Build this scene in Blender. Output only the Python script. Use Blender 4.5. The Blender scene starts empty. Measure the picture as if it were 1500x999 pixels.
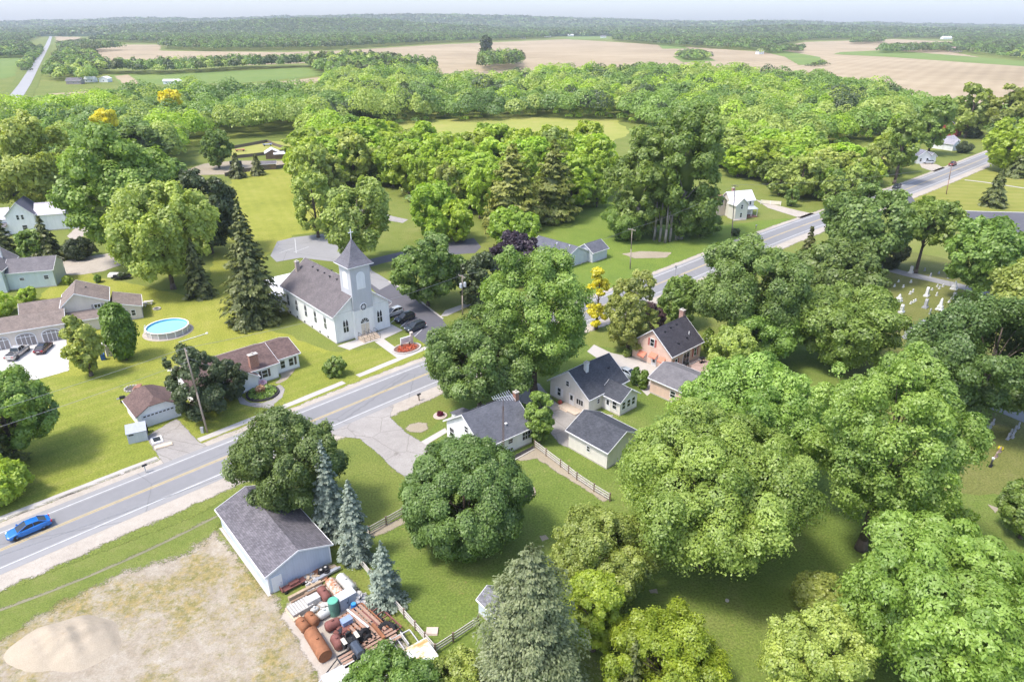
import bpy, bmesh, math, random
import numpy as np
R_ = math.radians
C = bpy.context.scene.collection
SC = bpy.context.scene

# ------------------------------------------------------------------ camera, sky, sun, exposure
CAMZ = 57.0
PITCH = 25.0            # degrees below the horizontal
SP, CP = math.sin(R_(PITCH)), math.cos(R_(PITCH))
F, CX, CY = 1000.0, 750.0, 499.5
cam = bpy.data.cameras.new('camera')
cam.sensor_width = 36.0
cam.lens = 24.0
cam.clip_start = 1.0
cam.clip_end = 40000.0
cam_o = bpy.data.objects.new('camera', cam)
C.objects.link(cam_o)
cam_o.location = (0, 0, CAMZ)
cam_o.rotation_euler = (R_(90 - PITCH), 0, 0)
SC.camera = cam_o

SUN_EL, SUN_AZ = 62.0, 206.0      # azimuth: direction towards the sun, degrees from +X counter-clockwise
SUN_STRENGTH, SKY_STRENGTH, EXPOSURE = 1.5, 0.15, 1.42
w = bpy.data.worlds.new('World')
SC.world = w
w.use_nodes = True
nt = w.node_tree
nt.nodes.clear()
sky = nt.nodes.new('ShaderNodeTexSky')
sky.sky_type = 'NISHITA'
sky.sun_disc = False
sky.sun_elevation = R_(SUN_EL)
sky.sun_rotation = R_(90 - SUN_AZ)
sky.air_density = 0.82
sky.dust_density = 2.0
sky.ozone_density = 1.0
bg = nt.nodes.new('ShaderNodeBackground')
bg.inputs['Strength'].default_value = SKY_STRENGTH
out = nt.nodes.new('ShaderNodeOutputWorld')
nt.links.new(sky.outputs[0], bg.inputs['Color'])
nt.links.new(bg.outputs[0], out.inputs['Surface'])
sun = bpy.data.lights.new('sun', 'SUN')
sun.energy = SUN_STRENGTH
sun.angle = R_(10.0)
sun.color = (1.0, 0.95, 0.87)
sun_o = bpy.data.objects.new('sun', sun)
C.objects.link(sun_o)
from mathutils import Vector, Matrix
sd = Vector((math.cos(R_(SUN_EL)) * math.cos(R_(SUN_AZ)), math.cos(R_(SUN_EL)) * math.sin(R_(SUN_AZ)), math.sin(R_(SUN_EL))))
sun_o.rotation_euler = sd.to_track_quat('Z', 'Y').to_euler()
sun_o.location = (0, 0, 200)
SC.view_settings.view_transform = 'Standard'
SC.view_settings.look = 'None'
SC.view_settings.exposure = EXPOSURE
SC.view_settings.gamma = 1.0
SC.view_settings.use_curve_mapping = False
SC.cycles.max_bounces = 8
SC.cycles.diffuse_bounces = 4
SC.cycles.glossy_bounces = 2
SC.cycles.transmission_bounces = 5
SC.cycles.transparent_max_bounces = 16
SC.cycles.volume_bounces = 0
HAZE_DENSITY = 0.000085

# ------------------------------------------------------------------ helpers
def G(x, y, z=0.0):
    """point of the ground (or of height z) that a pixel of the 1500 x 999 photograph looks at"""
    u = (x - CX) / F
    v = (y - CY) / F
    d = SP + v * CP
    t = (CAMZ - z) / d
    return Vector((u * t, (CP - v * SP) * t, z))

def height_at(p, y):
    """height above the ground at the ground point p that shows on pixel row y"""
    v = (y - CY) / F
    return CAMZ - (SP + v * CP) / (CP - v * SP) * p[1]

class MB:
    def __init__(s):
        s.v = []
        s.f = []
    def add(s, vs, fs):
        b = len(s.v)
        s.v += [tuple(p) for p in vs]
        s.f += [tuple(b + i for i in f) for f in fs]
        return s
    def box(s, x0, x1, y0, y1, z0, z1, M=None):
        vs = [Vector(p) for p in ((x0,y0,z0),(x1,y0,z0),(x1,y1,z0),(x0,y1,z0),(x0,y0,z1),(x1,y0,z1),(x1,y1,z1),(x0,y1,z1))]
        if M: vs = [M @ p for p in vs]
        return s.add(vs, [(0,3,2,1),(4,5,6,7),(0,1,5,4),(1,2,6,5),(2,3,7,6),(3,0,4,7)])
    def slab(s, pts, t):
        """a flat polygon given a thickness t below itself"""
        n = len(pts)
        a = [Vector(p) for p in pts]
        nrm = (a[1] - a[0]).cross(a[2] - a[0]).normalized()
        if nrm.z < 0:
            a.reverse()
            nrm = -nrm
        b = [p - nrm * t for p in a]
        return s.add(a + b, [tuple(range(n)), tuple(range(2*n-1, n-1, -1))] + [(i, n+i, n+(i+1)%n, (i+1)%n) for i in range(n)])
    def prism(s, prof, axis, a0, a1):
        """profile (list of 2-D points) extruded along axis 'x' or 'y' or 'z'"""
        def P(p, a):
            return {'x': (a, p[0], p[1]), 'y': (p[0], a, p[1]), 'z': (p[0], p[1], a)}[axis]
        n = len(prof)
        vs = [P(p, a0) for p in prof] + [P(p, a1) for p in prof]
        return s.add(vs, [tuple(range(n-1, -1, -1)), tuple(range(n, 2*n))] + [(i, (i+1)%n, n+(i+1)%n, n+i) for i in range(n)])
    def tube(s, p0, p1, r0, r1=None, n=8, caps=True):
        p0, p1 = Vector(p0), Vector(p1)
        r1 = r0 if r1 is None else r1
        d = (p1 - p0).normalized()
        a = d.orthogonal().normalized()
        b = d.cross(a)
        vs = []
        for p, r in ((p0, r0), (p1, r1)):
            for i in range(n):
                q = 2 * math.pi * i / n
                vs.append(p + a * (r * math.cos(q)) + b * (r * math.sin(q)))
        fs = [(i, (i+1)%n, n+(i+1)%n, n+i) for i in range(n)]
        if caps: fs += [tuple(range(n-1, -1, -1)), tuple(range(n, 2*n))]
        return s.add(vs, fs)
    def path(s, pts, radii, n=7):
        for i in range(len(pts) - 1):
            s.tube(pts[i], pts[i+1], radii[i], radii[i+1], n)
        return s
    def lathe(s, prof, p0=(0,0,0), d=(0,0,1), n=16):
        """prof: list of (distance along d, radius)"""
        p0, d = Vector(p0), Vector(d).normalized()
        a = d.orthogonal().normalized()
        b = d.cross(a)
        vs = []
        for h, r in prof:
            for i in range(n):
                q = 2 * math.pi * i / n
                vs.append(p0 + d * h + a * (r * math.cos(q)) + b * (r * math.sin(q)))
        m = len(prof)
        fs = [(k*n+i, k*n+(i+1)%n, (k+1)*n+(i+1)%n, (k+1)*n+i) for k in range(m-1) for i in range(n)]
        fs += [tuple(range(n-1, -1, -1)), tuple(range((m-1)*n, m*n))]
        return s.add(vs, fs)
    def torus(s, c, d, R, r, n=20, m=8):
        c, d = Vector(c), Vector(d).normalized()
        a = d.orthogonal().normalized()
        b = d.cross(a)
        vs = []
        for i in range(n):
            q = 2*math.pi*i/n
            e = a*math.cos(q) + b*math.sin(q)
            for j in range(m):
                t = 2*math.pi*j/m
                vs.append(c + e*(R + r*math.cos(t)) + d*(r*1.25*math.sin(t)))
        fs = [(i*m+j, ((i+1)%n)*m+j, ((i+1)%n)*m+(j+1)%m, i*m+(j+1)%m) for i in range(n) for j in range(m)]
        return s.add(vs, fs)
    def build(s, name, mat, parent=None, smooth=False):
        me = bpy.data.meshes.new(name)
        me.from_pydata(s.v, [], s.f)
        bm = bmesh.new()
        bm.from_mesh(me)
        bmesh.ops.recalc_face_normals(bm, faces=bm.faces)
        bm.to_mesh(me)
        bm.free()
        if smooth:
            me.polygons.foreach_set('use_smooth', [True] * len(me.polygons))
        me.materials.append(mat)
        o = bpy.data.objects.new(name, me)
        C.objects.link(o)
        if parent: o.parent = parent
        return o

def thing(name, label, cat, loc=(0, 0, 0), th=0.0, group=None):
    o = bpy.data.objects.new(name, None)
    o.empty_display_size = 0.3
    C.objects.link(o)
    o.location = loc
    o.rotation_euler = (0, 0, R_(th))
    o['label'] = label
    o['category'] = cat
    if group: o['group'] = group
    return o

def tag(o, label, cat, group=None):
    o['label'] = label
    o['category'] = cat
    if group: o['group'] = group
    return o

def raw_mesh(name, V, Fq, mats, tint=None, mat_idx=None, smooth=False):
    """mesh from numpy arrays, Fq = (n, k) polygons of k corners (or a list of such arrays)"""
    me = bpy.data.meshes.new(name)
    Fs = Fq if isinstance(Fq, list) else [Fq]
    nl = sum(f.size for f in Fs)
    npoly = sum(len(f) for f in Fs)
    me.vertices.add(len(V))
    me.vertices.foreach_set('co', np.ascontiguousarray(V, dtype=np.float32).ravel())
    me.loops.add(nl)
    me.loops.foreach_set('vertex_index', np.concatenate([f.ravel() for f in Fs]).astype(np.int32))
    me.polygons.add(npoly)
    tot = np.concatenate([np.full(len(f), f.shape[1], np.int32) for f in Fs])
    me.polygons.foreach_set('loop_start', np.concatenate([[0], np.cumsum(tot)[:-1]]).astype(np.int32))
    if tint is not None:
        at = me.attributes.new('tint', 'FLOAT', 'FACE')
        at.data.foreach_set('value', np.asarray(tint, np.float32))
    for m in (mats if isinstance(mats, list) else [mats]): me.materials.append(m)
    if smooth: me.polygons.foreach_set('use_smooth', np.ones(npoly, bool))
    me.update(calc_edges=True)
    return me

# ------------------------------------------------------------------ materials
MATS = {}
def new_mat(name):
    m = bpy.data.materials.new(name)
    m.use_nodes = True
    n = m.node_tree
    n.nodes.clear()
    o = n.nodes.new('ShaderNodeOutputMaterial')
    b = n.nodes.new('ShaderNodeBsdfPrincipled')
    n.links.new(b.outputs[0], o.inputs['Surface'])
    return m, n, b, o

def ramp(n, fac, stops):
    r = n.nodes.new('ShaderNodeValToRGB')
    while len(r.color_ramp.elements) < len(stops): r.color_ramp.elements.new(0.5)
    for e, (p, c) in zip(r.color_ramp.elements, stops):
        e.position = p
        e.color = (*c, 1) if len(c) == 3 else c
    n.links.new(fac, r.inputs[0])
    return r.outputs[0]

def noise(n, coord, scale, detail=4.0, rough=0.6):
    t = n.nodes.new('ShaderNodeTexNoise')
    t.inputs['Scale'].default_value = scale
    t.inputs['Detail'].default_value = detail
    t.inputs['Roughness'].default_value = rough
    n.links.new(coord, t.inputs['Vector'])
    return t.outputs['Fac']

def mixc(n, fac, a, b, mode='MIX'):
    m = n.nodes.new('ShaderNodeMix')
    m.data_type = 'RGBA'
    m.blend_type = mode
    for k, val in ((0, fac), (6, a), (7, b)):
        if isinstance(val, (int, float)): m.inputs[k].default_value = val
        elif isinstance(val, tuple): m.inputs[k].default_value = (*val, 1)
        else: n.links.new(val, m.inputs[k])
    return m.outputs[2]

def mathn(n, op, a, b=0.0):
    m = n.nodes.new('ShaderNodeMath')
    m.operation = op
    for k, val in ((0, a), (1, b)):
        if isinstance(val, (int, float)): m.inputs[k].default_value = val
        else: n.links.new(val, m.inputs[k])
    return m.outputs[0]

def coords(n, kind='Object'):
    if kind == 'World': return n.nodes.new('ShaderNodeNewGeometry').outputs['Position']
    return n.nodes.new('ShaderNodeTexCoord').outputs['Object']

def scaled(n, v, s):
    m = n.nodes.new('ShaderNodeMapping')
    m.inputs['Scale'].default_value = s
    n.links.new(v, m.inputs['Vector'])
    return m.outputs[0]

def bump(n, b, h, strength, dist=0.02):
    k = n.nodes.new('ShaderNodeBump')
    k.inputs['Strength'].default_value = strength
    k.inputs['Distance'].default_value = dist
    n.links.new(h, k.inputs['Height'])
    n.links.new(k.outputs[0], b.inputs['Normal'])

def scale_c(c, k): return tuple(min(1.0, x * k) for x in c)

def plain(name, col, rough=0.7, metal=0.0, var=0.12, scale=3.0, spec=0.3):
    """a painted or raw surface with slight uneven wear"""
    if name in MATS: return MATS[name]
    m, n, b, o = new_mat(name)
    f = noise(n, coords(n), scale, 5, 0.65)
    c = ramp(n, f, [(0.25, scale_c(col, 1 - var)), (0.75, scale_c(col, 1 + var))])
    n.links.new(c, b.inputs['Base Color'])
    b.inputs['Roughness'].default_value = rough
    b.inputs['Metallic'].default_value = metal
    b.inputs['Specular IOR Level'].default_value = spec
    MATS[name] = m
    return m

def shingle(name, col, var=0.3):
    if name in MATS: return MATS[name]
    m, n, b, o = new_mat(name)
    co = coords(n)
    # courses of shingles follow the height, tabs follow the plan directions
    sep = n.nodes.new('ShaderNodeSeparateXYZ')
    n.links.new(co, sep.inputs[0])
    comb = n.nodes.new('ShaderNodeCombineXYZ')
    n.links.new(mathn(n, 'ADD', sep.outputs[0], sep.outputs[1]), comb.inputs[0])
    n.links.new(sep.outputs[2], comb.inputs[1])
    br = n.nodes.new('ShaderNodeTexBrick')
    br.inputs['Scale'].default_value = 1.0
    br.inputs['Brick Width'].default_value = 0.28
    br.inputs['Row Height'].default_value = 0.075
    br.inputs['Mortar Size'].default_value = 0.005
    br.inputs['Color1'].default_value = (*scale_c(col, 1 - var), 1)
    br.inputs['Color2'].default_value = (*scale_c(col, 1 + var), 1)
    br.inputs['Mortar'].default_value = (*scale_c(col, 0.6), 1)
    n.links.new(comb.outputs[0], br.inputs['Vector'])
    f = noise(n, co, 0.6, 6, 0.7)
    c2 = ramp(n, f, [(0.3, (0.78, 0.78, 0.78)), (0.7, (1.18, 1.16, 1.14))])
    n.links.new(mixc(n, 1.0, br.outputs['Color'], c2, 'MULTIPLY'), b.inputs['Base Color'])
    b.inputs['Roughness'].default_value = 0.9
    b.inputs['Specular IOR Level'].default_value = 0.2
    MATS[name] = m
    return m

def siding(name, col, step=0.22, vertical=False, dark=0.78):
    """clapboard (or vertical ribbed) wall cladding"""
    if name in MATS: return MATS[name]
    m, n, b, o = new_mat(name)
    co = coords(n)
    sep = n.nodes.new('ShaderNodeSeparateXYZ')
    n.links.new(co, sep.inputs[0])
    h = mathn(n, 'ADD', sep.outputs[0], sep.outputs[1]) if vertical else sep.outputs[2]
    fr = mathn(n, 'FRACT', mathn(n, 'DIVIDE', h, step))
    line = ramp(n, fr, [(0.0, (dark,)*3), (0.14, (1.0,)*3), (0.9, (1.0,)*3), (1.0, (0.93,)*3)])
    f = noise(n, scaled(n, co, (1, 1, 0.25)), 1.3, 6, 0.7)
    c = ramp(n, f, [(0.3, scale_c(col, 0.9)), (0.7, scale_c(col, 1.05))])
    n.links.new(mixc(n, 1.0, c, line, 'MULTIPLY'), b.inputs['Base Color'])
    b.inputs['Roughness'].default_value = 0.6
    b.inputs['Specular IOR Level'].default_value = 0.3
    bump(n, b, fr, 0.25, 0.02)
    MATS[name] = m
    return m

def brick_mat(name, c1, c2, mortar):
    if name in MATS: return MATS[name]
    m, n, b, o = new_mat(name)
    co = coords(n)
    sep = n.nodes.new('ShaderNodeSeparateXYZ')
    n.links.new(co, sep.inputs[0])
    comb = n.nodes.new('ShaderNodeCombineXYZ')
    n.links.new(mathn(n, 'ADD', sep.outputs[0], sep.outputs[1]), comb.inputs[0])
    n.links.new(sep.outputs[2], comb.inputs[1])
    br = n.nodes.new('ShaderNodeTexBrick')
    br.inputs['Scale'].default_value = 1.0
    br.inputs['Brick Width'].default_value = 0.24
    br.inputs['Row Height'].default_value = 0.085
    br.inputs['Mortar Size'].default_value = 0.008
    br.inputs['Color1'].default_value = (*c1, 1)
    br.inputs['Color2'].default_value = (*c2, 1)
    br.inputs['Mortar'].default_value = (*mortar, 1)
    n.links.new(comb.outputs[0], br.inputs['Vector'])
    n.links.new(br.outputs['Color'], b.inputs['Base Color'])
    b.inputs['Roughness'].default_value = 0.85
    MATS[name] = m
    return m

def ground_mat(name, stops, scales=(0.03, 0.35, 3.0), weights=(0.5, 0.3, 0.2), rough=0.95, stripes=None, bmp=0.4, fine=None, spots=(), cracks=None):
    """soil, grass, gravel or asphalt: three sizes of noise through one colour ramp, in world space"""
    if name in MATS: return MATS[name]
    m, n, b, o = new_mat(name)
    co = coords(n, 'World')
    acc = None
    for s, wt in zip(scales, weights):
        t = mathn(n, 'MULTIPLY', noise(n, co, s, 5, 0.65), wt)
        acc = t if acc is None else mathn(n, 'ADD', acc, t)
    if stripes:                                    # mower stripes: (angle, width, depth)
        rot = n.nodes.new('ShaderNodeMapping')
        rot.inputs['Rotation'].default_value = (0, 0, R_(stripes[0]))
        n.links.new(co, rot.inputs['Vector'])
        sep = n.nodes.new('ShaderNodeSeparateXYZ')
        n.links.new(rot.outputs[0], sep.inputs[0])
        wv = mathn(n, 'SINE', mathn(n, 'MULTIPLY', sep.outputs[0], math.pi / stripes[1]))
        acc = mathn(n, 'ADD', acc, mathn(n, 'MULTIPLY', wv, stripes[2]))
    col = ramp(n, acc, stops)
    for sc, lo, hi, sc_col in spots:               # patches with a colour of their own: clover, dry grass, stains
        col = mixc(n, ramp(n, noise(n, co, sc, 6, 0.7), [(lo, (0, 0, 0)), (hi, (1, 1, 1))]), col, sc_col)
    if cracks:                                     # sealed and open cracks: (cells per metre, width, colour)
        vo = n.nodes.new('ShaderNodeTexVoronoi')
        vo.feature = 'DISTANCE_TO_EDGE'
        vo.inputs['Scale'].default_value = cracks[0]
        wob = n.nodes.new('ShaderNodeTexNoise')
        wob.inputs['Scale'].default_value = 0.9
        n.links.new(co, wob.inputs['Vector'])
        n.links.new(mixc(n, 0.25, co, wob.outputs['Color']), vo.inputs['Vector'])
        col = mixc(n, ramp(n, vo.outputs['Distance'], [(0.0, (0.6,)*3), (cracks[1], (0, 0, 0))]), col, cracks[2])
    if fine:
        f2 = noise(n, co, fine[0], 3, 0.7)
        k = ramp(n, f2, [(0.3, (1 - fine[1],)*3), (0.7, (1 + fine[1],)*3)])
        col = mixc(n, 1.0, col, k, 'MULTIPLY')
    n.links.new(col, b.inputs['Base Color'])
    b.inputs['Roughness'].default_value = rough
    b.inputs['Specular IOR Level'].default_value = 0.15
    if bmp:
        bump(n, b, noise(n, co, 5.0, 4, 0.7), bmp, 0.08)
    MATS[name] = m
    return m

def leaf_mat(name, dark, light, trans=0.34, hue_var=0.012, val_var=0.17):
    """foliage: colour runs from dark to light with the leaf's own tint, and shifts from tree to tree"""
    if name in MATS: return MATS[name]
    m = bpy.data.materials.new(name)
    m.use_nodes = True
    n = m.node_tree
    n.nodes.clear()
    o = n.nodes.new('ShaderNodeOutputMaterial')
    at = n.nodes.new('ShaderNodeAttribute')
    at.attribute_name = 'tint'
    f = noise(n, coords(n, 'World'), 0.5, 3, 0.6)
    k = mathn(n, 'ADD', mathn(n, 'MULTIPLY', at.outputs['Fac'], 0.75), mathn(n, 'MULTIPLY', mathn(n, 'SUBTRACT', f, 0.25), 0.5))
    c = ramp(n, k, [(0.0, dark), (1.0, light)])
    oi = n.nodes.new('ShaderNodeObjectInfo')
    hsv = n.nodes.new('ShaderNodeHueSaturation')
    n.links.new(mathn(n, 'ADD', mathn(n, 'MULTIPLY', oi.outputs['Random'], 2 * hue_var), 0.5 - hue_var), hsv.inputs['Hue'])
    rv = mathn(n, 'FRACT', mathn(n, 'MULTIPLY', oi.outputs['Random'], 7.31))
    n.links.new(mathn(n, 'ADD', mathn(n, 'MULTIPLY', rv, 2 * val_var), 1 - val_var), hsv.inputs['Value'])
    n.links.new(c, hsv.inputs['Color'])
    d = n.nodes.new('ShaderNodeBsdfDiffuse')
    t = n.nodes.new('ShaderNodeBsdfTranslucent')
    g = n.nodes.new('ShaderNodeBsdfGlossy')
    g.inputs['Roughness'].default_value = 0.5
    g.inputs['Color'].default_value = (1, 1, 1, 1)
    n.links.new(hsv.outputs[0], d.inputs['Color'])
    n.links.new(mixc(n, 1.0, hsv.outputs[0], (2.6*trans, 2.6*trans, 1.8*trans), 'MULTIPLY'), t.inputs['Color'])
    m1 = n.nodes.new('ShaderNodeAddShader')            # a leaf reflects and lets light through
    n.links.new(d.outputs[0], m1.inputs[0])
    n.links.new(t.outputs[0], m1.inputs[1])
    m2 = n.nodes.new('ShaderNodeMixShader')
    m2.inputs[0].default_value = 0.035
    n.links.new(m1.outputs[0], m2.inputs[1])
    n.links.new(g.outputs[0], m2.inputs[2])
    n.links.new(m2.outputs[0], o.inputs['Surface'])
    MATS[name] = m
    return m

def glass_mat():
    if 'window glass' in MATS: return MATS['window glass']
    m, n, b, o = new_mat('window glass')
    b.inputs['Base Color'].default_value = (0.025, 0.03, 0.035, 1)
    b.inputs['Roughness'].default_value = 0.08
    b.inputs['Specular IOR Level'].default_value = 0.6
    MATS['window glass'] = m
    return m
# ------------------------------------------------------------------ the setting: ground, roads, paths
def struct(o, kind='structure'):
    o['kind'] = kind
    return o

def sheet(name, pts, z, mat, px=True, n=1):
    """a flat sheet z above the ground; pts are photograph pixels unless px is False"""
    P = [G(*p) if px else Vector((*p, 0)) for p in pts]
    vs = [(p.x, p.y, z) for p in P]
    me = bpy.data.meshes.new(name)
    bm = bmesh.new()
    f = bm.faces.new([bm.verts.new(v) for v in vs])
    f.normal_update()
    if f.normal.z < 0: f.normal_flip()
    bmesh.ops.triangulate(bm, faces=bm.faces)
    bm.to_mesh(me)
    bm.free()
    me.materials.append(mat)
    o = bpy.data.objects.new(name, me)
    C.objects.link(o)
    return struct(o)

def rough_edge(pts, step=1.2, amp=0.35, seed=1):
    """the same outline in ground coordinates with an uneven edge"""
    rnd = random.Random(seed)
    P = [G(*p).to_2d() for p in pts]
    out = []
    for a, b in zip(P, P[1:] + P[:1]):
        k = max(1, int((b - a).length / step))
        nrm = Vector((-(b - a).y, (b - a).x)).normalized()
        for i in range(k):
            out.append(tuple(a.lerp(b, i / k) + nrm * rnd.uniform(-amp, amp)))
    return out

def soft(mat, fade):
    """the same surface thinning out in uneven tufts towards its edge (attribute 'edge' = metres from it)"""
    key = mat.name + ' thinning %.2f' % fade
    if key in MATS: return MATS[key]
    m = mat.copy()
    m.name = key
    n = m.node_tree
    o = [q for q in n.nodes if q.type == 'OUTPUT_MATERIAL'][0]
    b = o.inputs['Surface'].links[0].from_socket
    at = n.nodes.new('ShaderNodeAttribute')
    at.attribute_name = 'edge'
    co = n.nodes.new('ShaderNodeNewGeometry').outputs['Position']
    k = mathn(n, 'ADD', mathn(n, 'MULTIPLY', noise(n, co, 0.55, 3, 0.6), 0.5), mathn(n, 'MULTIPLY', noise(n, co, 4.5, 6, 0.75), 0.5))
    k = mathn(n, 'ADD', mathn(n, 'MULTIPLY', k, 2.4), -0.7)
    e = mathn(n, 'SUBTRACT', mathn(n, 'DIVIDE', at.outputs['Fac'], fade), k)
    f = ramp(n, mathn(n, 'ADD', e, 0.5), [(0.36, (0, 0, 0)), (0.66, (1, 1, 1))])
    tr = n.nodes.new('ShaderNodeBsdfTransparent')
    mx = n.nodes.new('ShaderNodeMixShader')
    n.links.new(f, mx.inputs[0])
    n.links.new(tr.outputs[0], mx.inputs[1])
    n.links.new(b, mx.inputs[2])
    n.links.new(mx.outputs[0], o.inputs['Surface'])
    MATS[key] = m
    return m

def edge_attr(me, d):
    a = me.attributes.new('edge', 'FLOAT', 'POINT')
    a.data.foreach_set('value', np.asarray(d, np.float32))

def soft_sheet(name, pts, z, mat, fade=1.2, cell=0.5):
    """a sheet over the outline (pixels) whose border is ragged like worn ground"""
    P = np.array([tuple(G(*p).to_2d()) for p in pts])
    x0, y0 = P.min(0) - cell - fade; x1, y1 = P.max(0) + cell + fade
    xs, ys = np.arange(x0, x1 + cell, cell), np.arange(y0, y1 + cell, cell)
    X, Y = np.meshgrid(xs, ys)
    ins = np.zeros(X.shape, bool)
    dist = np.full(X.shape, 1e9)
    for (ax, ay), (bx, by) in zip(P, np.roll(P, -1, 0)):
        c = (ay > Y) != (by > Y)
        with np.errstate(divide='ignore', invalid='ignore'):
            ins ^= c & (X < (bx - ax) * (Y - ay) / (by - ay if by != ay else 1e-9) + ax)
        L2 = max((bx-ax)**2 + (by-ay)**2, 1e-9)
        t = np.clip(((X-ax)*(bx-ax) + (Y-ay)*(by-ay)) / L2, 0, 1)
        dist = np.minimum(dist, np.hypot(X - ax - t*(bx-ax), Y - ay - t*(by-ay)))
    d = np.where(ins, dist, -dist)
    nx = len(xs)
    I = np.arange(X.size).reshape(X.shape)
    x_ = 0.45*fade
    use = np.maximum.reduce([d[:-1, :-1], d[1:, :-1], d[:-1, 1:], d[1:, 1:]]) > -x_
    F4 = np.stack([I[:-1, :-1][use], I[:-1, 1:][use], I[1:, 1:][use], I[1:, :-1][use]], 1)
    used = np.unique(F4)
    remap = np.zeros(X.size, int); remap[used] = np.arange(len(used))
    V = np.stack([X.ravel()[used], Y.ravel()[used], np.full(len(used), z)], 1)
    me = raw_mesh(name, V, remap[F4], soft(mat, fade))
    edge_attr(me, d.ravel()[used] + 0.45*fade)
    o = bpy.data.objects.new(name, me)
    C.objects.link(o)
    return struct(o)

def soft_ribbon(name, line, inner, outer, z, mat, fade=1.0, rows=5):
    """a strip beside a road: firm along its inner side, thinning out along the outer one"""
    vs, ed = [], []
    for i, p in enumerate(line):
        dd = (line[min(i+1, len(line)-1)] - line[max(i-1, 0)]).normalized()
        nrm = Vector((-dd.y, dd.x))
        for r in range(rows):
            t = r / (rows - 1)
            q = p + nrm * (inner + (outer - inner) * t)
            vs.append((q.x, q.y, z)); ed.append(abs(outer - inner) * (1 - t))
    Fq = [(i*rows+r, i*rows+r+1, (i+1)*rows+r+1, (i+1)*rows+r) for i in range(len(line)-1) for r in range(rows-1)]
    if outer > inner: Fq = [f[::-1] for f in Fq]
    me = raw_mesh(name, np.array(vs), np.array(Fq), soft(mat, fade))
    edge_attr(me, ed)
    o = bpy.data.objects.new(name, me)
    C.objects.link(o)
    return struct(o)

GRASS = ground_mat('grass', [(0.3, (0.105, 0.145, 0.03)), (0.5, (0.165, 0.195, 0.042)), (0.68, (0.235, 0.23, 0.075))],
                   (0.025, 0.22, 2.2), (0.5, 0.3, 0.2), spots=((0.35, 0.60, 0.75, (0.10, 0.15, 0.028)), (0.8, 0.62, 0.74, (0.30, 0.235, 0.10))), fine=(4.0, 0.38))
YARD = ground_mat('deep green yard grass', [(0.32, (0.10, 0.15, 0.028)), (0.5, (0.14, 0.19, 0.038)), (0.68, (0.20, 0.22, 0.065))],
                  (0.06, 0.3, 2.5), (0.45, 0.3, 0.25), spots=((0.35, 0.60, 0.75, (0.10, 0.15, 0.028)), (0.8, 0.62, 0.74, (0.30, 0.235, 0.10))), fine=(4.0, 0.38))  # the right yard's own grass, a deeper green than the mown lawns
LAWN = ground_mat('mown lawn', [(0.3, (0.18, 0.205, 0.032)), (0.5, (0.265, 0.275, 0.046)), (0.7, (0.345, 0.315, 0.085))],
                  (0.04, 0.25, 2.0), (0.5, 0.3, 0.2), stripes=(-25, 1.6, 0.018), spots=((0.35, 0.60, 0.75, (0.10, 0.15, 0.028)), (0.8, 0.62, 0.74, (0.30, 0.235, 0.10))), fine=(4.0, 0.38))
VERGE = ground_mat('roadside grass', [(0.3, (0.10, 0.14, 0.028)), (0.5, (0.15, 0.185, 0.04)), (0.7, (0.22, 0.215, 0.075))],
                   (0.08, 0.5, 3.0), (0.4, 0.35, 0.25), fine=(8.0, 0.3))
TALL = ground_mat('long rough grass', [(0.3, (0.10, 0.155, 0.03)), (0.5, (0.15, 0.21, 0.035)), (0.7, (0.22, 0.25, 0.06))],
                  (0.04, 0.3, 1.6), (0.4, 0.3, 0.3), fine=(3.5, 0.35))
MEADOW = ground_mat('meadow', [(0.3, (0.22, 0.26, 0.055)), (0.5, (0.30, 0.31, 0.075)), (0.7, (0.38, 0.33, 0.12))],
                    (0.02, 0.08, 0.6), (0.5, 0.3, 0.2))
CROP = ground_mat('young crop field', [(0.3, (0.12, 0.19, 0.045)), (0.7, (0.20, 0.25, 0.06))], (0.01, 0.05, 0.4), (0.5, 0.3, 0.2), bmp=0)
SOIL = ground_mat('ploughed field', [(0.3, (0.25, 0.19, 0.115)), (0.48, (0.35, 0.272, 0.17)), (0.68, (0.45, 0.36, 0.235))],
                  (0.004, 0.02, 0.2), (0.55, 0.3, 0.15), bmp=0, stripes=(35, 9.0, 0.03), spots=((0.006, 0.60, 0.72, (0.26, 0.215, 0.13)),))
ASPH = ground_mat('asphalt', [(0.25, (0.25, 0.245, 0.24)), (0.75, (0.33, 0.32, 0.315))], (0.1, 0.8, 12.0), (0.5, 0.25, 0.25), rough=0.85, bmp=0.1, cracks=(0.085, 0.006, (0.15, 0.15, 0.152)), spots=((0.06, 0.58, 0.66, (0.24, 0.235, 0.23)),))
DARKASPH = ground_mat('newer asphalt', [(0.25, (0.095, 0.093, 0.105)), (0.75, (0.15, 0.145, 0.16))], (0.08, 0.6, 10.0), (0.5, 0.25, 0.25), rough=0.85, bmp=0.1)
GRAVEL = ground_mat('gravel', [(0.25, (0.30, 0.26, 0.22)), (0.5, (0.42, 0.37, 0.31)), (0.75, (0.52, 0.47, 0.41))], (0.15, 1.2, 14.0), (0.4, 0.25, 0.35), fine=(18, 0.25))
OLDDRIVE = ground_mat('worn driveway', [(0.25, (0.24, 0.22, 0.20)), (0.5, (0.33, 0.305, 0.28)), (0.75, (0.42, 0.39, 0.36))], (0.12, 0.9, 10.0), (0.5, 0.3, 0.2), fine=(12, 0.2), cracks=(0.3, 0.02, (0.17, 0.15, 0.13)), spots=((0.5, 0.62, 0.70, (0.22, 0.20, 0.18)),))
CONC = ground_mat('concrete', [(0.25, (0.40, 0.37, 0.33)), (0.75, (0.54, 0.50, 0.46))], (0.2, 1.2, 9.0), (0.4, 0.35, 0.25), rough=0.9, bmp=0.1)
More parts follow.
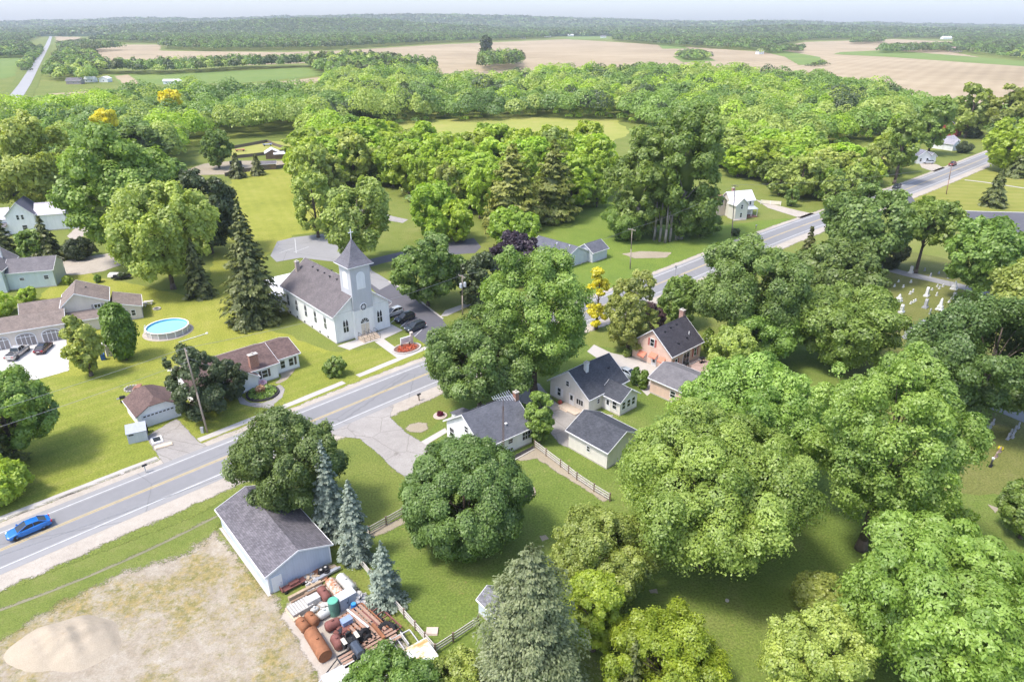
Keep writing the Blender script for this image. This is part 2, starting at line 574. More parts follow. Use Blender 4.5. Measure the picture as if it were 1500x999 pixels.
WHITECONC = ground_mat('pale concrete', [(0.25, (0.50, 0.47, 0.44)), (0.75, (0.60, 0.57, 0.53))], (0.2, 1.2, 9.0), (0.4, 0.35, 0.25), rough=0.9, bmp=0.1)
DIRT = ground_mat('bare dirt', [(0.25, (0.27, 0.225, 0.16)), (0.75, (0.40, 0.345, 0.26))], (0.15, 0.9, 8.0), (0.4, 0.3, 0.3), fine=(12, 0.25))
SAND = ground_mat('sand', [(0.25, (0.345, 0.285, 0.205)), (0.75, (0.46, 0.39, 0.30))], (0.3, 1.5, 10.0), (0.4, 0.3, 0.3), fine=(14, 0.15))
MULCH = ground_mat('dark mulch', [(0.25, (0.03, 0.028, 0.03)), (0.75, (0.07, 0.065, 0.065))], (0.5, 3.0, 14.0), (0.3, 0.3, 0.4))
WHITEP = plain('white road paint', (0.60, 0.60, 0.595), 0.8, var=0.25, scale=1.5)
YELP = plain('yellow road paint', (0.54, 0.41, 0.18), 0.8, var=0.2, scale=1.5)
# sandy lot with dry and green weeds
def lot_mat():
    m, n, b, o = new_mat('sandy lot with weeds')
    co = coords(n, 'World')
    sand = ramp(n, noise(n, co, 0.5, 8, 0.75), [(0.3, (0.265, 0.215, 0.155)), (0.5, (0.35, 0.30, 0.232)), (0.72, (0.44, 0.395, 0.325))])
    weed = ramp(n, noise(n, co, 1.1, 4, 0.7), [(0.35, (0.145, 0.145, 0.035)), (0.55, (0.29, 0.23, 0.085)), (0.7, (0.38, 0.28, 0.12))])
    k = mathn(n, 'ADD', mathn(n, 'MULTIPLY', noise(n, co, 0.09, 3, 0.6), 0.6), mathn(n, 'MULTIPLY', noise(n, co, 1.6, 8, 0.82), 0.42))
    fac = ramp(n, k, [(0.475, (0, 0, 0)), (0.56, (0.9, 0.9, 0.9))])
    c = mixc(n, fac, sand, weed)
    f2 = ramp(n, noise(n, co, 6.0, 4, 0.8), [(0.3, (0.78,)*3), (0.7, (1.2,)*3)])
    n.links.new(mixc(n, 1.0, c, f2, 'MULTIPLY'), b.inputs['Base Color'])
    b.inputs['Roughness'].default_value = 0.95
    b.inputs['Specular IOR Level'].default_value = 0.1
    bump(n, b, noise(n, co, 3.0, 6, 0.75), 0.6, 0.12)
    return m
LOT = lot_mat()

BIG = 9500.0
gmb = MB().add([(-BIG, -1500, 0), (BIG, -1500, 0), (BIG, BIG, 0), (-BIG, BIG, 0)], [(0, 1, 2, 3)])
struct(gmb.build('ground', GRASS))

Z1, Z2, Z3, Z4, Z5 = 0.012, 0.024, 0.036, 0.048, 0.060
# lawns and rough ground
sheet('lawn', rough_edge([(-60, 560), (110, 380), (140, 405), (300, 440), (330, 290), (345, 250), (440, 248), (520, 330), (430, 345), (330, 420), (390, 480), (500, 520), (400, 560), (300, 620), (-60, 770)], 2, 0.5, 3), Z1, LAWN, px=False)
FRONT = ground_mat('front lawn', [(0.3, (0.15, 0.19, 0.028)), (0.5, (0.215, 0.24, 0.04)), (0.7, (0.30, 0.28, 0.08))],
                   (0.05, 0.28, 2.0), (0.45, 0.32, 0.23), stripes=(48, 1.3, 0.03), spots=((0.35, 0.60, 0.75, (0.10, 0.15, 0.028)), (0.8, 0.62, 0.74, (0.30, 0.235, 0.10))), fine=(4.0, 0.38))
sheet('lawn', rough_edge([(-80, 590), (60, 555), (200, 540), (330, 545), (395, 500), (440, 515), (500, 515), (620, 500), (640, 520), (600, 560), (300, 660), (-80, 800)], 1.0, 0.8, 33), Z1 + 0.006, FRONT, px=False)
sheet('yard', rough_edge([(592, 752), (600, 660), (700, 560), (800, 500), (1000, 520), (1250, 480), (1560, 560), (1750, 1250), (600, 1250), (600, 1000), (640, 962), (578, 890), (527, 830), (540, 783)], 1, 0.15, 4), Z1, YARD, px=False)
CEM = ground_mat('cemetery grass', [(0.3, (0.10, 0.12, 0.03)), (0.5, (0.155, 0.165, 0.045)), (0.7, (0.23, 0.205, 0.09))], (0.06, 0.35, 2.5), (0.45, 0.3, 0.25), fine=(4.0, 0.38))
sheet('cemetery_grass', rough_edge([(1230, 390), (1300, 360), (1560, 420), (1700, 700), (1560, 730), (1380, 720), (1230, 540)], 2, 0.5, 5), Z2, CEM, px=False)
sheet('rough_grass', rough_edge([(780, 330), (860, 240), (900, 300), (1060, 330), (1150, 320), (1165, 322), (1060, 362), (955, 403), (880, 440), (780, 420)], 2, 0.5, 6), Z1, TALL, px=False)
sheet('meadow', rough_edge([(500, 190), (560, 178), (640, 176), (760, 170), (905, 176), (925, 195), (880, 215), (700, 215), (560, 205)], 6, 2, 7), Z2, MEADOW, px=False)
sheet('meadow', rough_edge([(1150, 235), (1290, 215), (1345, 240), (1260, 270), (1170, 262)], 5, 1, 8), Z2, MEADOW, px=False)
sheet('lawn', rough_edge([(1320, 300), (1460, 232), (1560, 225), (1600, 312), (1395, 308)], 4, 0.5, 9), Z1, ground_mat('striped mown grass', [(0.3, (0.17, 0.195, 0.035)), (0.5, (0.235, 0.24, 0.05)), (0.7, (0.31, 0.28, 0.09))], (0.03, 0.2, 2.0), (0.5, 0.3, 0.2), stripes=(-80, 3.0, 0.05)), px=False)

# far fields
for k, (pts, m, z) in enumerate([
    ([(478, 76), (640, 66), (830, 58), (900, 62), (1110, 76), (1180, 62), (1310, 58), (1405, 62), (1370, 72), (1500, 97), (1620, 105), (1620, 190), (1300, 150), (950, 122), (640, 120), (480, 95)], SOIL, 0.12),
    ([(80, 54), (118, 55), (125, 66), (235, 66), (235, 75), (420, 77), (478, 75), (480, 92), (370, 96), (130, 98), (88, 70)], SOIL, 0.12),
    ([(300, 42), (365, 38), (368, 41), (300, 49)], SOIL, 0.12),
    ([(160, 110), (330, 105), (450, 99), (482, 110), (360, 122), (180, 126)], CROP, 0.12),
    ([(362, 126), (490, 111), (498, 125), (395, 137)], SOIL, 0.10),
    ([(70, 138), (130, 134), (120, 152), (70, 158)], SOIL, 0.10),
    ([(168, 112), (188, 110), (205, 123), (182, 125)], SOIL, 0.2),
    ([(-80, 82), (30, 82), (22, 112), (-80, 134)], CROP, 0.12),
    ([(1230, 77), (1300, 74), (1500, 90), (1640, 98), (1640, 106), (1500, 98), (1300, 84), (1220, 80)], CROP, 0.25),
    ([(1090, 70), (1120, 70), (1200, 84), (1210, 95), (1170, 96), (1150, 84)], CROP, 0.25),
    ([(985, 83), (1030, 79), (1048, 90), (1000, 92)], CROP, 0.25),
    ([(960, 62), (985, 62), (1010, 72), (970, 72)], CROP, 0.25),
    ([(820, 55), (890, 53), (895, 58), (840, 59)], CROP, 0.25),
]):
    P = [G(*p) for p in pts]
    big = max((a - b).length for a, b in zip(P, P[1:] + P[:1]))
    sheet('field', rough_edge(pts, max(8, big / 60), max(1.0, big / 400), 20 + k), z, m, px=False)

# highway: the centre line in ground coordinates
RC = [(-170, -46), (-120, 4.2), (-90, 34.3), (-61.0, 63.2), (-52.5, 71.6), (-40.6, 83.2), (-29.0, 94.8), (-14.9, 108.6), (8, 129.8), (34.2, 153.4), (60, 178.6), (92, 208.9), (143.7, 252), (220.8, 324), (300, 398), (420, 512), (600, 690)]
def smooth_line(P, n=6):
    out = []
    P = [Vector(p) for p in P]
    for i in range(len(P) - 1):
        p0, p1, p2, p3 = P[max(i-1, 0)], P[i], P[i+1], P[min(i+2, len(P)-1)]
        for k in range(n):
            t = k / n
            out.append(0.5*((2*p1) + (p2-p0)*t + (2*p0-5*p1+4*p2-p3)*t*t + (-p0+3*p1-3*p2+p3)*t**3))
    out.append(P[-1])
    # even out the small wobbles of the picked points
    for _ in range(14):
        out = [out[0]] + [(out[i-1] + out[i]*2 + out[i+1]) / 4 for i in range(1, len(out)-1)] + [out[-1]]
    return out
def ribbon(name, line, o0, o1, z, mat, jag=0.0, seed=0):
    rnd = random.Random(seed)
    vs, fs = [], []
    for i, p in enumerate(line):
        d = (line[min(i+1, len(line)-1)] - line[max(i-1, 0)]).normalized()
        nrm = Vector((-d.y, d.x))
        for o in (o0, o1):
            q = p + nrm * (o + (rnd.uniform(-jag, jag) if jag else 0))
            vs.append((q.x, q.y, z))
    fs = [(2*i+1, 2*i, 2*i+2, 2*i+3) for i in range(len(line)-1)]
    return struct(MB().add(vs, fs).build(name, mat))
def dense(line, step):
    out = []
    for a, b in zip(line, line[1:]):
        k = max(1, int((b - a).length / step))
        out += [a.lerp(b, i / k) for i in range(k)]
    return out + [line[-1]]
HW = smooth_line(RC)
HWD = dense(HW, 1.3)
soft_ribbon('gravel_shoulder', HWD, -4.2, -8.4, Z3, GRAVEL, 1.6)
soft_ribbon('gravel_shoulder', HWD, 4.2, 6.6, Z3, GRAVEL, 1.1)
ribbon('road', HW, -4.75, 4.7, Z4, ASPH)
for lo in (-1.8, 1.8):                                         # slightly darker wheel tracks
    ribbon('road_lane', HW, lo - 1.35, lo + 1.35, Z5, ground_mat('polished asphalt', [(0.25, (0.205, 0.203, 0.205)), (0.75, (0.27, 0.265, 0.268))], (0.1, 0.8, 12.0), (0.5, 0.25, 0.25), rough=0.8, bmp=0.1, cracks=(0.085, 0.006, (0.15, 0.15, 0.152)), spots=((0.05, 0.57, 0.64, (0.19, 0.185, 0.185)),)))
for o0 in (-3.62, 3.48): ribbon('road_marking', HW, o0, o0 + 0.14, Z5 + 0.012, WHITEP)
for o0 in (-0.22, 0.08): ribbon('road_marking', HW, o0, o0 + 0.13, Z5 + 0.012, YELP)
# the straight road far off on the left
ASPH_PALE = ground_mat('sun bleached asphalt', [(0.25, (0.30, 0.295, 0.29)), (0.75, (0.37, 0.365, 0.36))], (0.05, 0.3, 2.0), (0.5, 0.3, 0.2), bmp=0)
LR = dense([Vector(G(*p).to_2d()) for p in ((76, 50), (70, 66), (53, 95), (37, 123), (-10, 190), (-70, 260))], 30)
ribbon('road', LR, -5.2, 5.2, 0.3, ASPH_PALE)
ribbon('grass_verge', LR, -12, 12, 0.2, VERGE, 1.0, 3)
# side road and car park on the right, cemetery drives
sheet('side_road', [(1310, 291), (1331, 282), (1345, 302), (1395, 309), (1500, 312), (1600, 314), (1620, 352), (1500, 343), (1420, 334), (1350, 318)], Z4, DARKASPH)
for a, b in (((1443, 329), (1451, 335)), ((1470, 330), (1480, 337))):
    p, q = G(*a).to_2d(), G(*b).to_2d()
    ribbon('parking_line', [p, q], -0.08, 0.08, Z5, WHITEP)
kl = [Vector(G(*p).to_2d()) for p in ((1392, 308.5), (1440, 310.5), (1485, 311.5), (1600, 313.5))]
def kerb(name, line, wd, h, mat):
    m = MB()
    for a, b in zip(line, line[1:]):
        d = (b - a).normalized()
        nn = Vector((-d.y, d.x)) * wd / 2
        vs = [(*(a - nn), 0), (*(b - nn), 0), (*(b + nn), 0), (*(a + nn), 0)]
        m.add(vs + [(x, y, h) for x, y, _ in vs], [(4,5,6,7), (0,1,5,4), (1,2,6,5), (2,3,7,6), (3,0,4,7)])
    return struct(m.build(name, mat))
kerb('kerb', kl, 0.5, 0.13, WHITECONC)
ribbon('footpath', dense([Vector(G(*p).to_2d()) for p in ((1413, 264), (1440, 267), (1500, 276), (1600, 290))], 4), -0.7, 0.7, Z4, CONC)
ribbon('cemetery_drive', dense(smooth_line([G(*p).to_2d() for p in ((1245, 375), (1285, 393), (1330, 402), (1375, 412), (1420, 422), (1450, 432), (1500, 450), (1600, 490))], 3), 2), -1.9, 1.9, Z4, ASPH, 0.2, 4)
ribbon('cemetery_drive', dense(smooth_line([G(*p).to_2d() for p in ((1300, 535), (1332, 550), (1396, 572), (1440, 588), (1480, 603), (1540, 625))], 3), 2), -1.9, 1.9, Z4, ASPH, 0.2, 5)

# church car park, drives and walks
sheet('car_park', [(647, 467), (622, 447), (599, 429), (569, 413), (556, 403), (545, 397), (537, 381), (520, 372), (497, 356), (473, 343), (430, 348), (406, 354), (396, 375), (405, 384), (455, 372), (520, 395), (560, 440), (574, 462), (598, 487), (626, 507), (655, 532), (685, 530), (665, 492)], Z3, DARKASPH)
sheet('car_park', [(497, 356), (473, 343), (430, 348), (406, 354), (396, 375), (405, 384), (440, 378), (500, 385), (556, 425), (575, 415), (556, 403), (545, 397), (537, 381), (520, 372)], Z3 + 0.006, ASPH)
sheet('driveway', [(537, 381), (575, 372), (600, 366), (640, 362), (665, 354), (694, 349), (705, 362), (696, 371), (650, 374), (600, 377), (560, 386), (540, 392)], Z2, DARKASPH)
sheet('driveway', [(520, 300), (548, 306), (575, 317), (598, 322), (590, 327), (560, 322), (530, 312)], Z2, OLDDRIVE)
def pline(name, a, b, wd, z, mat):
    p, q = G(*a).to_2d(), G(*b).to_2d()
    return ribbon(name, [p, q], -wd/2, wd/2, z, mat)
for a, b in (((571.5, 474), (590, 459)), ((586, 480), (608, 461)), ((607, 493.5), (625, 476)), ((560, 455), (574, 444)),
             ((409, 371), (430, 364)), ((430, 370), (452, 362)), ((432, 350), (434, 371))):
    pline('parking_line', a, b, 0.12, Z4, WHITEP)
kerb('kerb', [Vector(G(*p).to_2d()) for p in ((569, 412.5), (599, 428.5), (622, 446.5), (649, 467.5))], 0.35, 0.13, CONC)
sheet('pavement', [(494, 507), (512, 513), (530, 506), (548, 500), (562, 497), (590, 484), (571, 474), (569, 481)], Z4, CONC)
sheet('footpath', [(549, 501), (562, 496.5), (594, 520), (582, 525)], Z4 + 0.01, CONC)
SIDEWALK = lambda a, b, wd=1.25: ribbon('footpath', dense([G(*a).to_2d(), G(*b).to_2d()], 1.5), -wd/2, wd/2, Z3, CONC, 0.07, 6)
SIDEWALK((524, 551), (645, 501)); SIDEWALK((418, 595), (504, 560)); SIDEWALK((291, 645), (418, 595)); SIDEWALK((-60, 784), (231, 671))
sheet('footpath', [(645, 464), (655, 463), (690, 447), (686, 443), (652, 455)], Z3, CONC)
# driveways on both sides of the highway
soft_sheet('driveway', [(214, 641), (222, 634), (259, 613), (270, 625), (289, 645), (318, 662), (250, 690), (240, 681), (232, 668)], Z3 + 0.004, OLDDRIVE, 0.5, 0.35)
soft_sheet('driveway', [(578, 592), (573, 604), (572, 612), (594, 633), (617, 647), (640, 652), (640, 700), (616, 720), (597, 702), (577, 688), (553, 664), (527, 643), (492, 638), (478, 632)], Z3 + 0.004, OLDDRIVE, 0.5, 0.35)
sheet('footpath', [(617, 647), (652, 627), (656, 633), (624, 652)], Z4, CONC)
soft_sheet('driveway', [(700, 555), (752, 550), (790, 562), (812, 588), (828, 597), (862, 606), (900, 608), (850, 640), (833, 656), (818, 650), (806, 634), (790, 600), (740, 580)], Z3, OLDDRIVE, 0.5, 0.35)
sheet('driveway', [(870, 505), (895, 517), (930, 524), (985, 548), (948, 580), (930, 562), (905, 545), (860, 515)], Z3, CONC)
soft_sheet('driveway', [(-30, 512), (0, 513), (79, 497), (97, 495), (102, 543), (54, 556), (-30, 572)], Z3, WHITECONC, 0.5, 0.35)
soft_sheet('driveway', [(72, 388), (112, 378), (170, 370), (190, 384), (150, 398), (119, 403), (86, 403)], Z3, GRAVEL, 0.5, 0.35)
soft_sheet('driveway', [(98, 346), (112, 333), (134, 330), (137, 340), (106, 353)], Z3, GRAVEL, 0.5, 0.35)
soft_sheet('driveway', [(1105, 292), (1130, 299), (1170, 309), (1210, 317), (1190, 325), (1160, 316), (1125, 305)], Z3, GRAVEL, 0.5, 0.35)
soft_sheet('driveway', [(1345, 238), (1372, 241), (1385, 247), (1368, 252), (1350, 246)], Z3, GRAVEL, 0.5, 0.35)
# dirt
soft_sheet('dirt', [(270, 250), (300, 240), (340, 236), (420, 236), (432, 243), (380, 250), (330, 256), (290, 257)], Z3, DIRT, 0.7, 0.35)
soft_sheet('dirt', [(305, 222), (390, 207), (420, 208), (432, 220), (340, 232)], Z2, MEADOW, 0.7, 0.35)
soft_sheet('dirt', [(600, 622), (612, 618), (625, 620), (627, 628), (617, 634), (600, 633), (594, 628)], Z3, DIRT, 0.7, 0.35)
soft_sheet('dirt', [(830, 268), (855, 250), (862, 256), (845, 276)], Z3, DIRT, 0.7, 0.35)
soft_sheet('dirt', [(910, 372), (940, 368), (985, 370), (975, 378), (930, 379)], Z3, DIRT, 0.7, 0.35)
for k, q in enumerate(([(552, 600), (600, 575), (606, 582), (560, 606)],)):
    pass
# worn strips along the split rail fences
soft_sheet('dirt', [(784, 655), (792, 655), (893, 731), (885, 736), (786, 672), (762, 676), (752, 672)], Z3, DIRT, 0.7, 0.35)
soft_sheet('dirt', [(534, 788), (545, 776), (590, 758), (596, 766), (556, 784)], Z3, DIRT, 0.7, 0.35)
sheet('mulch_bed', [(735, 676), (781, 653), (784, 657), (740, 684)], Z4, MULCH)
sheet('mulch_bed', rough_edge([(756, 704), (764, 703), (782, 716), (784, 724), (766, 738), (752, 740)], 0.5, 0.06, 26), Z4 + 0.01, MULCH, px=False)
for k, pts in enumerate([[(790, 785), (800, 783), (804, 789), (794, 793)], [(950, 863), (962, 862), (964, 869), (952, 869)], [(1447, 738), (1462, 744), (1458, 752)], [(1225, 712), (1240, 715), (1236, 724)]]):
    sheet('dirt', rough_edge(pts, 0.4, 0.1, 30 + k), Z3, DIRT, px=False)
# the sandy lot, its grass strip and the gravel of the storage yard
soft_sheet('grass_verge', [(-80, 900), (0, 868), (120, 818), (280, 758), (336, 728), (372, 700), (300, 800), (60, 910), (-80, 985)], Z3 - 0.006, VERGE, 1.2, 0.4)
soft_sheet('sandy_lot', [(-150, 1000), (0, 936), (90, 882), (190, 834), (270, 812), (318, 778), (396, 871), (425, 900), (470, 985), (480, 1120), (-150, 1120)], Z4, LOT, 2.6, 0.4)
soft_sheet('gravel_yard', [(410, 905), (420, 885), (505, 838), (560, 905), (600, 950), (640, 985), (560, 1060), (480, 1040), (462, 985), (430, 930)], Z5, GRAVEL, 1.0, 0.35)

soft_ribbon('worn_track', dense(smooth_line([G(*p).to_2d() for p in ((-60, 915), (0, 894), (80, 866), (170, 828), (250, 793), (320, 755))], 3), 0.5), -0.2, 0.6, Z3 + 0.008, ground_mat('worn grass track', [(0.3, (0.16, 0.165, 0.085)), (0.7, (0.27, 0.24, 0.16))], (0.2, 1.0, 6.0), (0.4, 0.3, 0.3)), 0.7)
def mound(name, box_px, h, mat, seed):
    """a low lumpy heap filling a box of pixels on the ground"""
    x0, y0, x1, y1 = box_px
    a, b = G(x0, (y0+y1)/2), G(x1, (y0+y1)/2)
    c, d = G((x0+x1)/2, y1), G((x0+x1)/2, y0)
    o = (c + d) / 2
    rx, ry = (b - a).length / 2, (d - c).length / 2
    rnd = random.Random(seed)
    ph = [rnd.uniform(0, 6.28) for _ in range(8)]
    n, rings = 72, 26
    vs = []
    for r in range(rings + 1):
        t = r / rings
        for i in range(n):
            q = 2*math.pi*i/n
            e = 1 + 0.10*math.sin(2*q + ph[0]) + 0.06*math.sin(3*q + ph[1]) + 0.03*math.sin(7*q + ph[2])
            x, y = o.x + rx*e*t*math.cos(q), o.y + ry*e*t*math.sin(q)
            hh = h*max(0, 1 - t**1.7)*(0.86 + 0.14*math.sin(1.3*x + ph[3])*math.cos(1.7*y + ph[4])) + 0.10*h*math.sin(3.1*x + ph[5])*math.sin(2.7*y + ph[6])*(1 - t)
            vs.append((x, y, hh + rnd.uniform(-.02, .02)*(t < 1) - 0.02*t))
    fs = [(r*n+i, (r+1)*n+i, (r+1)*n+(i+1) % n, r*n+(i+1) % n) for r in range(rings) for i in range(n)]
    return MB().add(vs, fs).build(name, mat, smooth=True)
tag(mound('sand_heap', (25, 905, 172, 986), 1.7, SAND, 3), 'low heap of tan sand on the weedy lot', 'sand heap')

# hills on the horizon
def fbm(x, y, seed=0):
    a = 0
    for k in range(1, 5):
        a += math.sin(x * 0.0011 * 1.9**k + seed * 1.7 + k) * math.cos(y * 0.0013 * 1.9**k + seed + 2 * k) / 1.6**k
    return a
FORFLOOR = ground_mat('wooded hill', [(0.3, (0.02, 0.04, 0.014)), (0.5, (0.035, 0.065, 0.02)), (0.72, (0.075, 0.105, 0.035))], (0.004, 0.03, 0.09), (0.3, 0.3, 0.4), bmp=0)
def hills(name, y0, y1, crest, seed, step=45):
    """rolling wooded ground; crest(x, y) gives its height"""
    xs = np.arange(-BIG * 0.98, BIG * 0.98, step * 1.4)
    ys = np.arange(y0, y1 + 1, step)
    rs = np.random.RandomState(seed)
    V, idx = [], 0
    for y in ys:
        t = (y - y0) / (y1 - y0)
        for x in xs:
            env = min(1, 3 * t) * min(1, 4 * (1 - t))
            V.append((x, y + rs.uniform(-15, 15), env * max(0, crest(x, y)) + rs.uniform(0, 9) * env - 0.5))
    nx = len(xs)
    Fq = np.array([(j*nx+i, j*nx+i+1, (j+1)*nx+i+1, (j+1)*nx+i) for j in range(len(ys)-1) for i in range(nx-1)])
    me = raw_mesh(name, np.array(V), Fq, FORFLOOR)
    o = bpy.data.objects.new(name, me)
    C.objects.link(o)
    return struct(o)
def crest_far(x, y):
    return 34 + 24 * fbm(x, y, 1) + 58 * math.exp(-((x + 1100) / 2300) ** 2) - 22 * math.exp(-((x - 5200) / 2400) ** 2)
def crest_mid(x, y):
    return 8 + 18 * fbm(x, y, 4) + 42 * math.exp(-((x + 950) / 750) ** 2)
hills('hills', 5200, 9000, crest_far, 1, 70)
hills('hills', 3300, 4900, crest_mid, 2, 45)
# ------------------------------------------------------------------ trees
LEAF = {
 'maple':  leaf_mat('maple leaves', (0.079, 0.127, 0.023), (0.210, 0.285, 0.051)),
 'dark':   leaf_mat('dark maple leaves', (0.064, 0.106, 0.023), (0.160, 0.228, 0.049), 0.25),
 'deep':   leaf_mat('deep green leaves', (0.035, 0.054, 0.019), (0.094, 0.123, 0.041), 0.2),
 'lime':   leaf_mat('yellow green leaves', (0.128, 0.186, 0.016), (0.290, 0.360, 0.036), 0.4),
 'light':  leaf_mat('pale green leaves', (0.132, 0.173, 0.034), (0.319, 0.354, 0.079), 0.35),
 'silver': leaf_mat('silver maple leaves', (0.078, 0.133, 0.021), (0.287, 0.366, 0.078), 0.35),
 'willow': leaf_mat('narrow soft leaves', (0.093, 0.151, 0.023), (0.226, 0.308, 0.058), 0.35),
 'golden': leaf_mat('golden leaves', (0.30, 0.28, 0.012), (0.60, 0.52, 0.03), 0.35, 0.005, 0.06),
 'purple': leaf_mat('purple leaves', (0.022, 0.014, 0.019), (0.066, 0.042, 0.058), 0.15),
 'wine':   leaf_mat('wine red leaves', (0.042, 0.022, 0.019), (0.108, 0.060, 0.054), 0.15),
 'spruce': leaf_mat('spruce needles', (0.044, 0.060, 0.016), (0.131, 0.144, 0.035), 0.12),
 'blue':   leaf_mat('blue spruce needles', (0.105, 0.135, 0.095), (0.27, 0.315, 0.245), 0.12, 0.008, 0.08),
 'sage':   leaf_mat('sage spruce needles', (0.085, 0.105, 0.042), (0.225, 0.245, 0.11), 0.12, 0.01, 0.1),
 'pine':   leaf_mat('pine needles', (0.090, 0.120, 0.021), (0.245, 0.257, 0.048), 0.15),
 'cedar':  leaf_mat('arborvitae leaves', (0.061, 0.105, 0.009), (0.153, 0.225, 0.018), 0.2),
}
BARK = plain('bark', (0.13, 0.10, 0.08), 0.95, var=0.35, scale=2.5)
PALEBARK = plain('pale bark', (0.27, 0.245, 0.215), 0.95, var=0.3, scale=2.5)

def unit(a): return a / np.maximum(np.linalg.norm(a, axis=1, keepdims=True), 1e-9)
def rdir(rs, n): return unit(rs.normal(size=(n, 3)))

def leaf_quads(P, N, T, size, asp):
    """kite shaped leaf sprays at P with normals N, long axes near T"""
    T = unit(T - N * np.sum(T * N, axis=1, keepdims=True))
    B = np.cross(N, T)
    s = size[:, None]
    V = np.empty((len(P), 4, 3))
    V[:, 0] = P - T * s * asp * 0.5
    V[:, 1] = P + B * s * 0.5 - T * s * asp * 0.05 - N * s * 0.10
    V[:, 2] = P + T * s * asp * 0.5 - N * s * 0.16
    V[:, 3] = P - B * s * 0.5 - T * s * asp * 0.05 - N * s * 0.10
    return V.reshape(-1, 3)

def _ico():
    bm = bmesh.new()
    bmesh.ops.create_icosphere(bm, subdivisions=2, radius=1.0)
    v = np.array([q.co[:] for q in bm.verts])
    f = np.array([[q.index for q in fc.verts] for fc in bm.faces])
    bm.free()
    return v, f
ICO_V, ICO_F = _ico()

def pack(QV, tints, cores):
    """leaf quads plus rough inner masses -> V, [quads, tris], tint"""
    nq = len(QV) // 4
    Fq = np.arange(nq * 4).reshape(-1, 4)
    Vs, Ft, tt = [QV], [], [tints]
    base = len(QV)
    for V, t in cores:
        Ft.append(ICO_F + base)
        Vs.append(V)
        base += len(V)
        tt.append(np.full(len(ICO_F), t))
    return np.concatenate(Vs), ([Fq, np.concatenate(Ft)] if Ft else [Fq]), np.concatenate(tt)

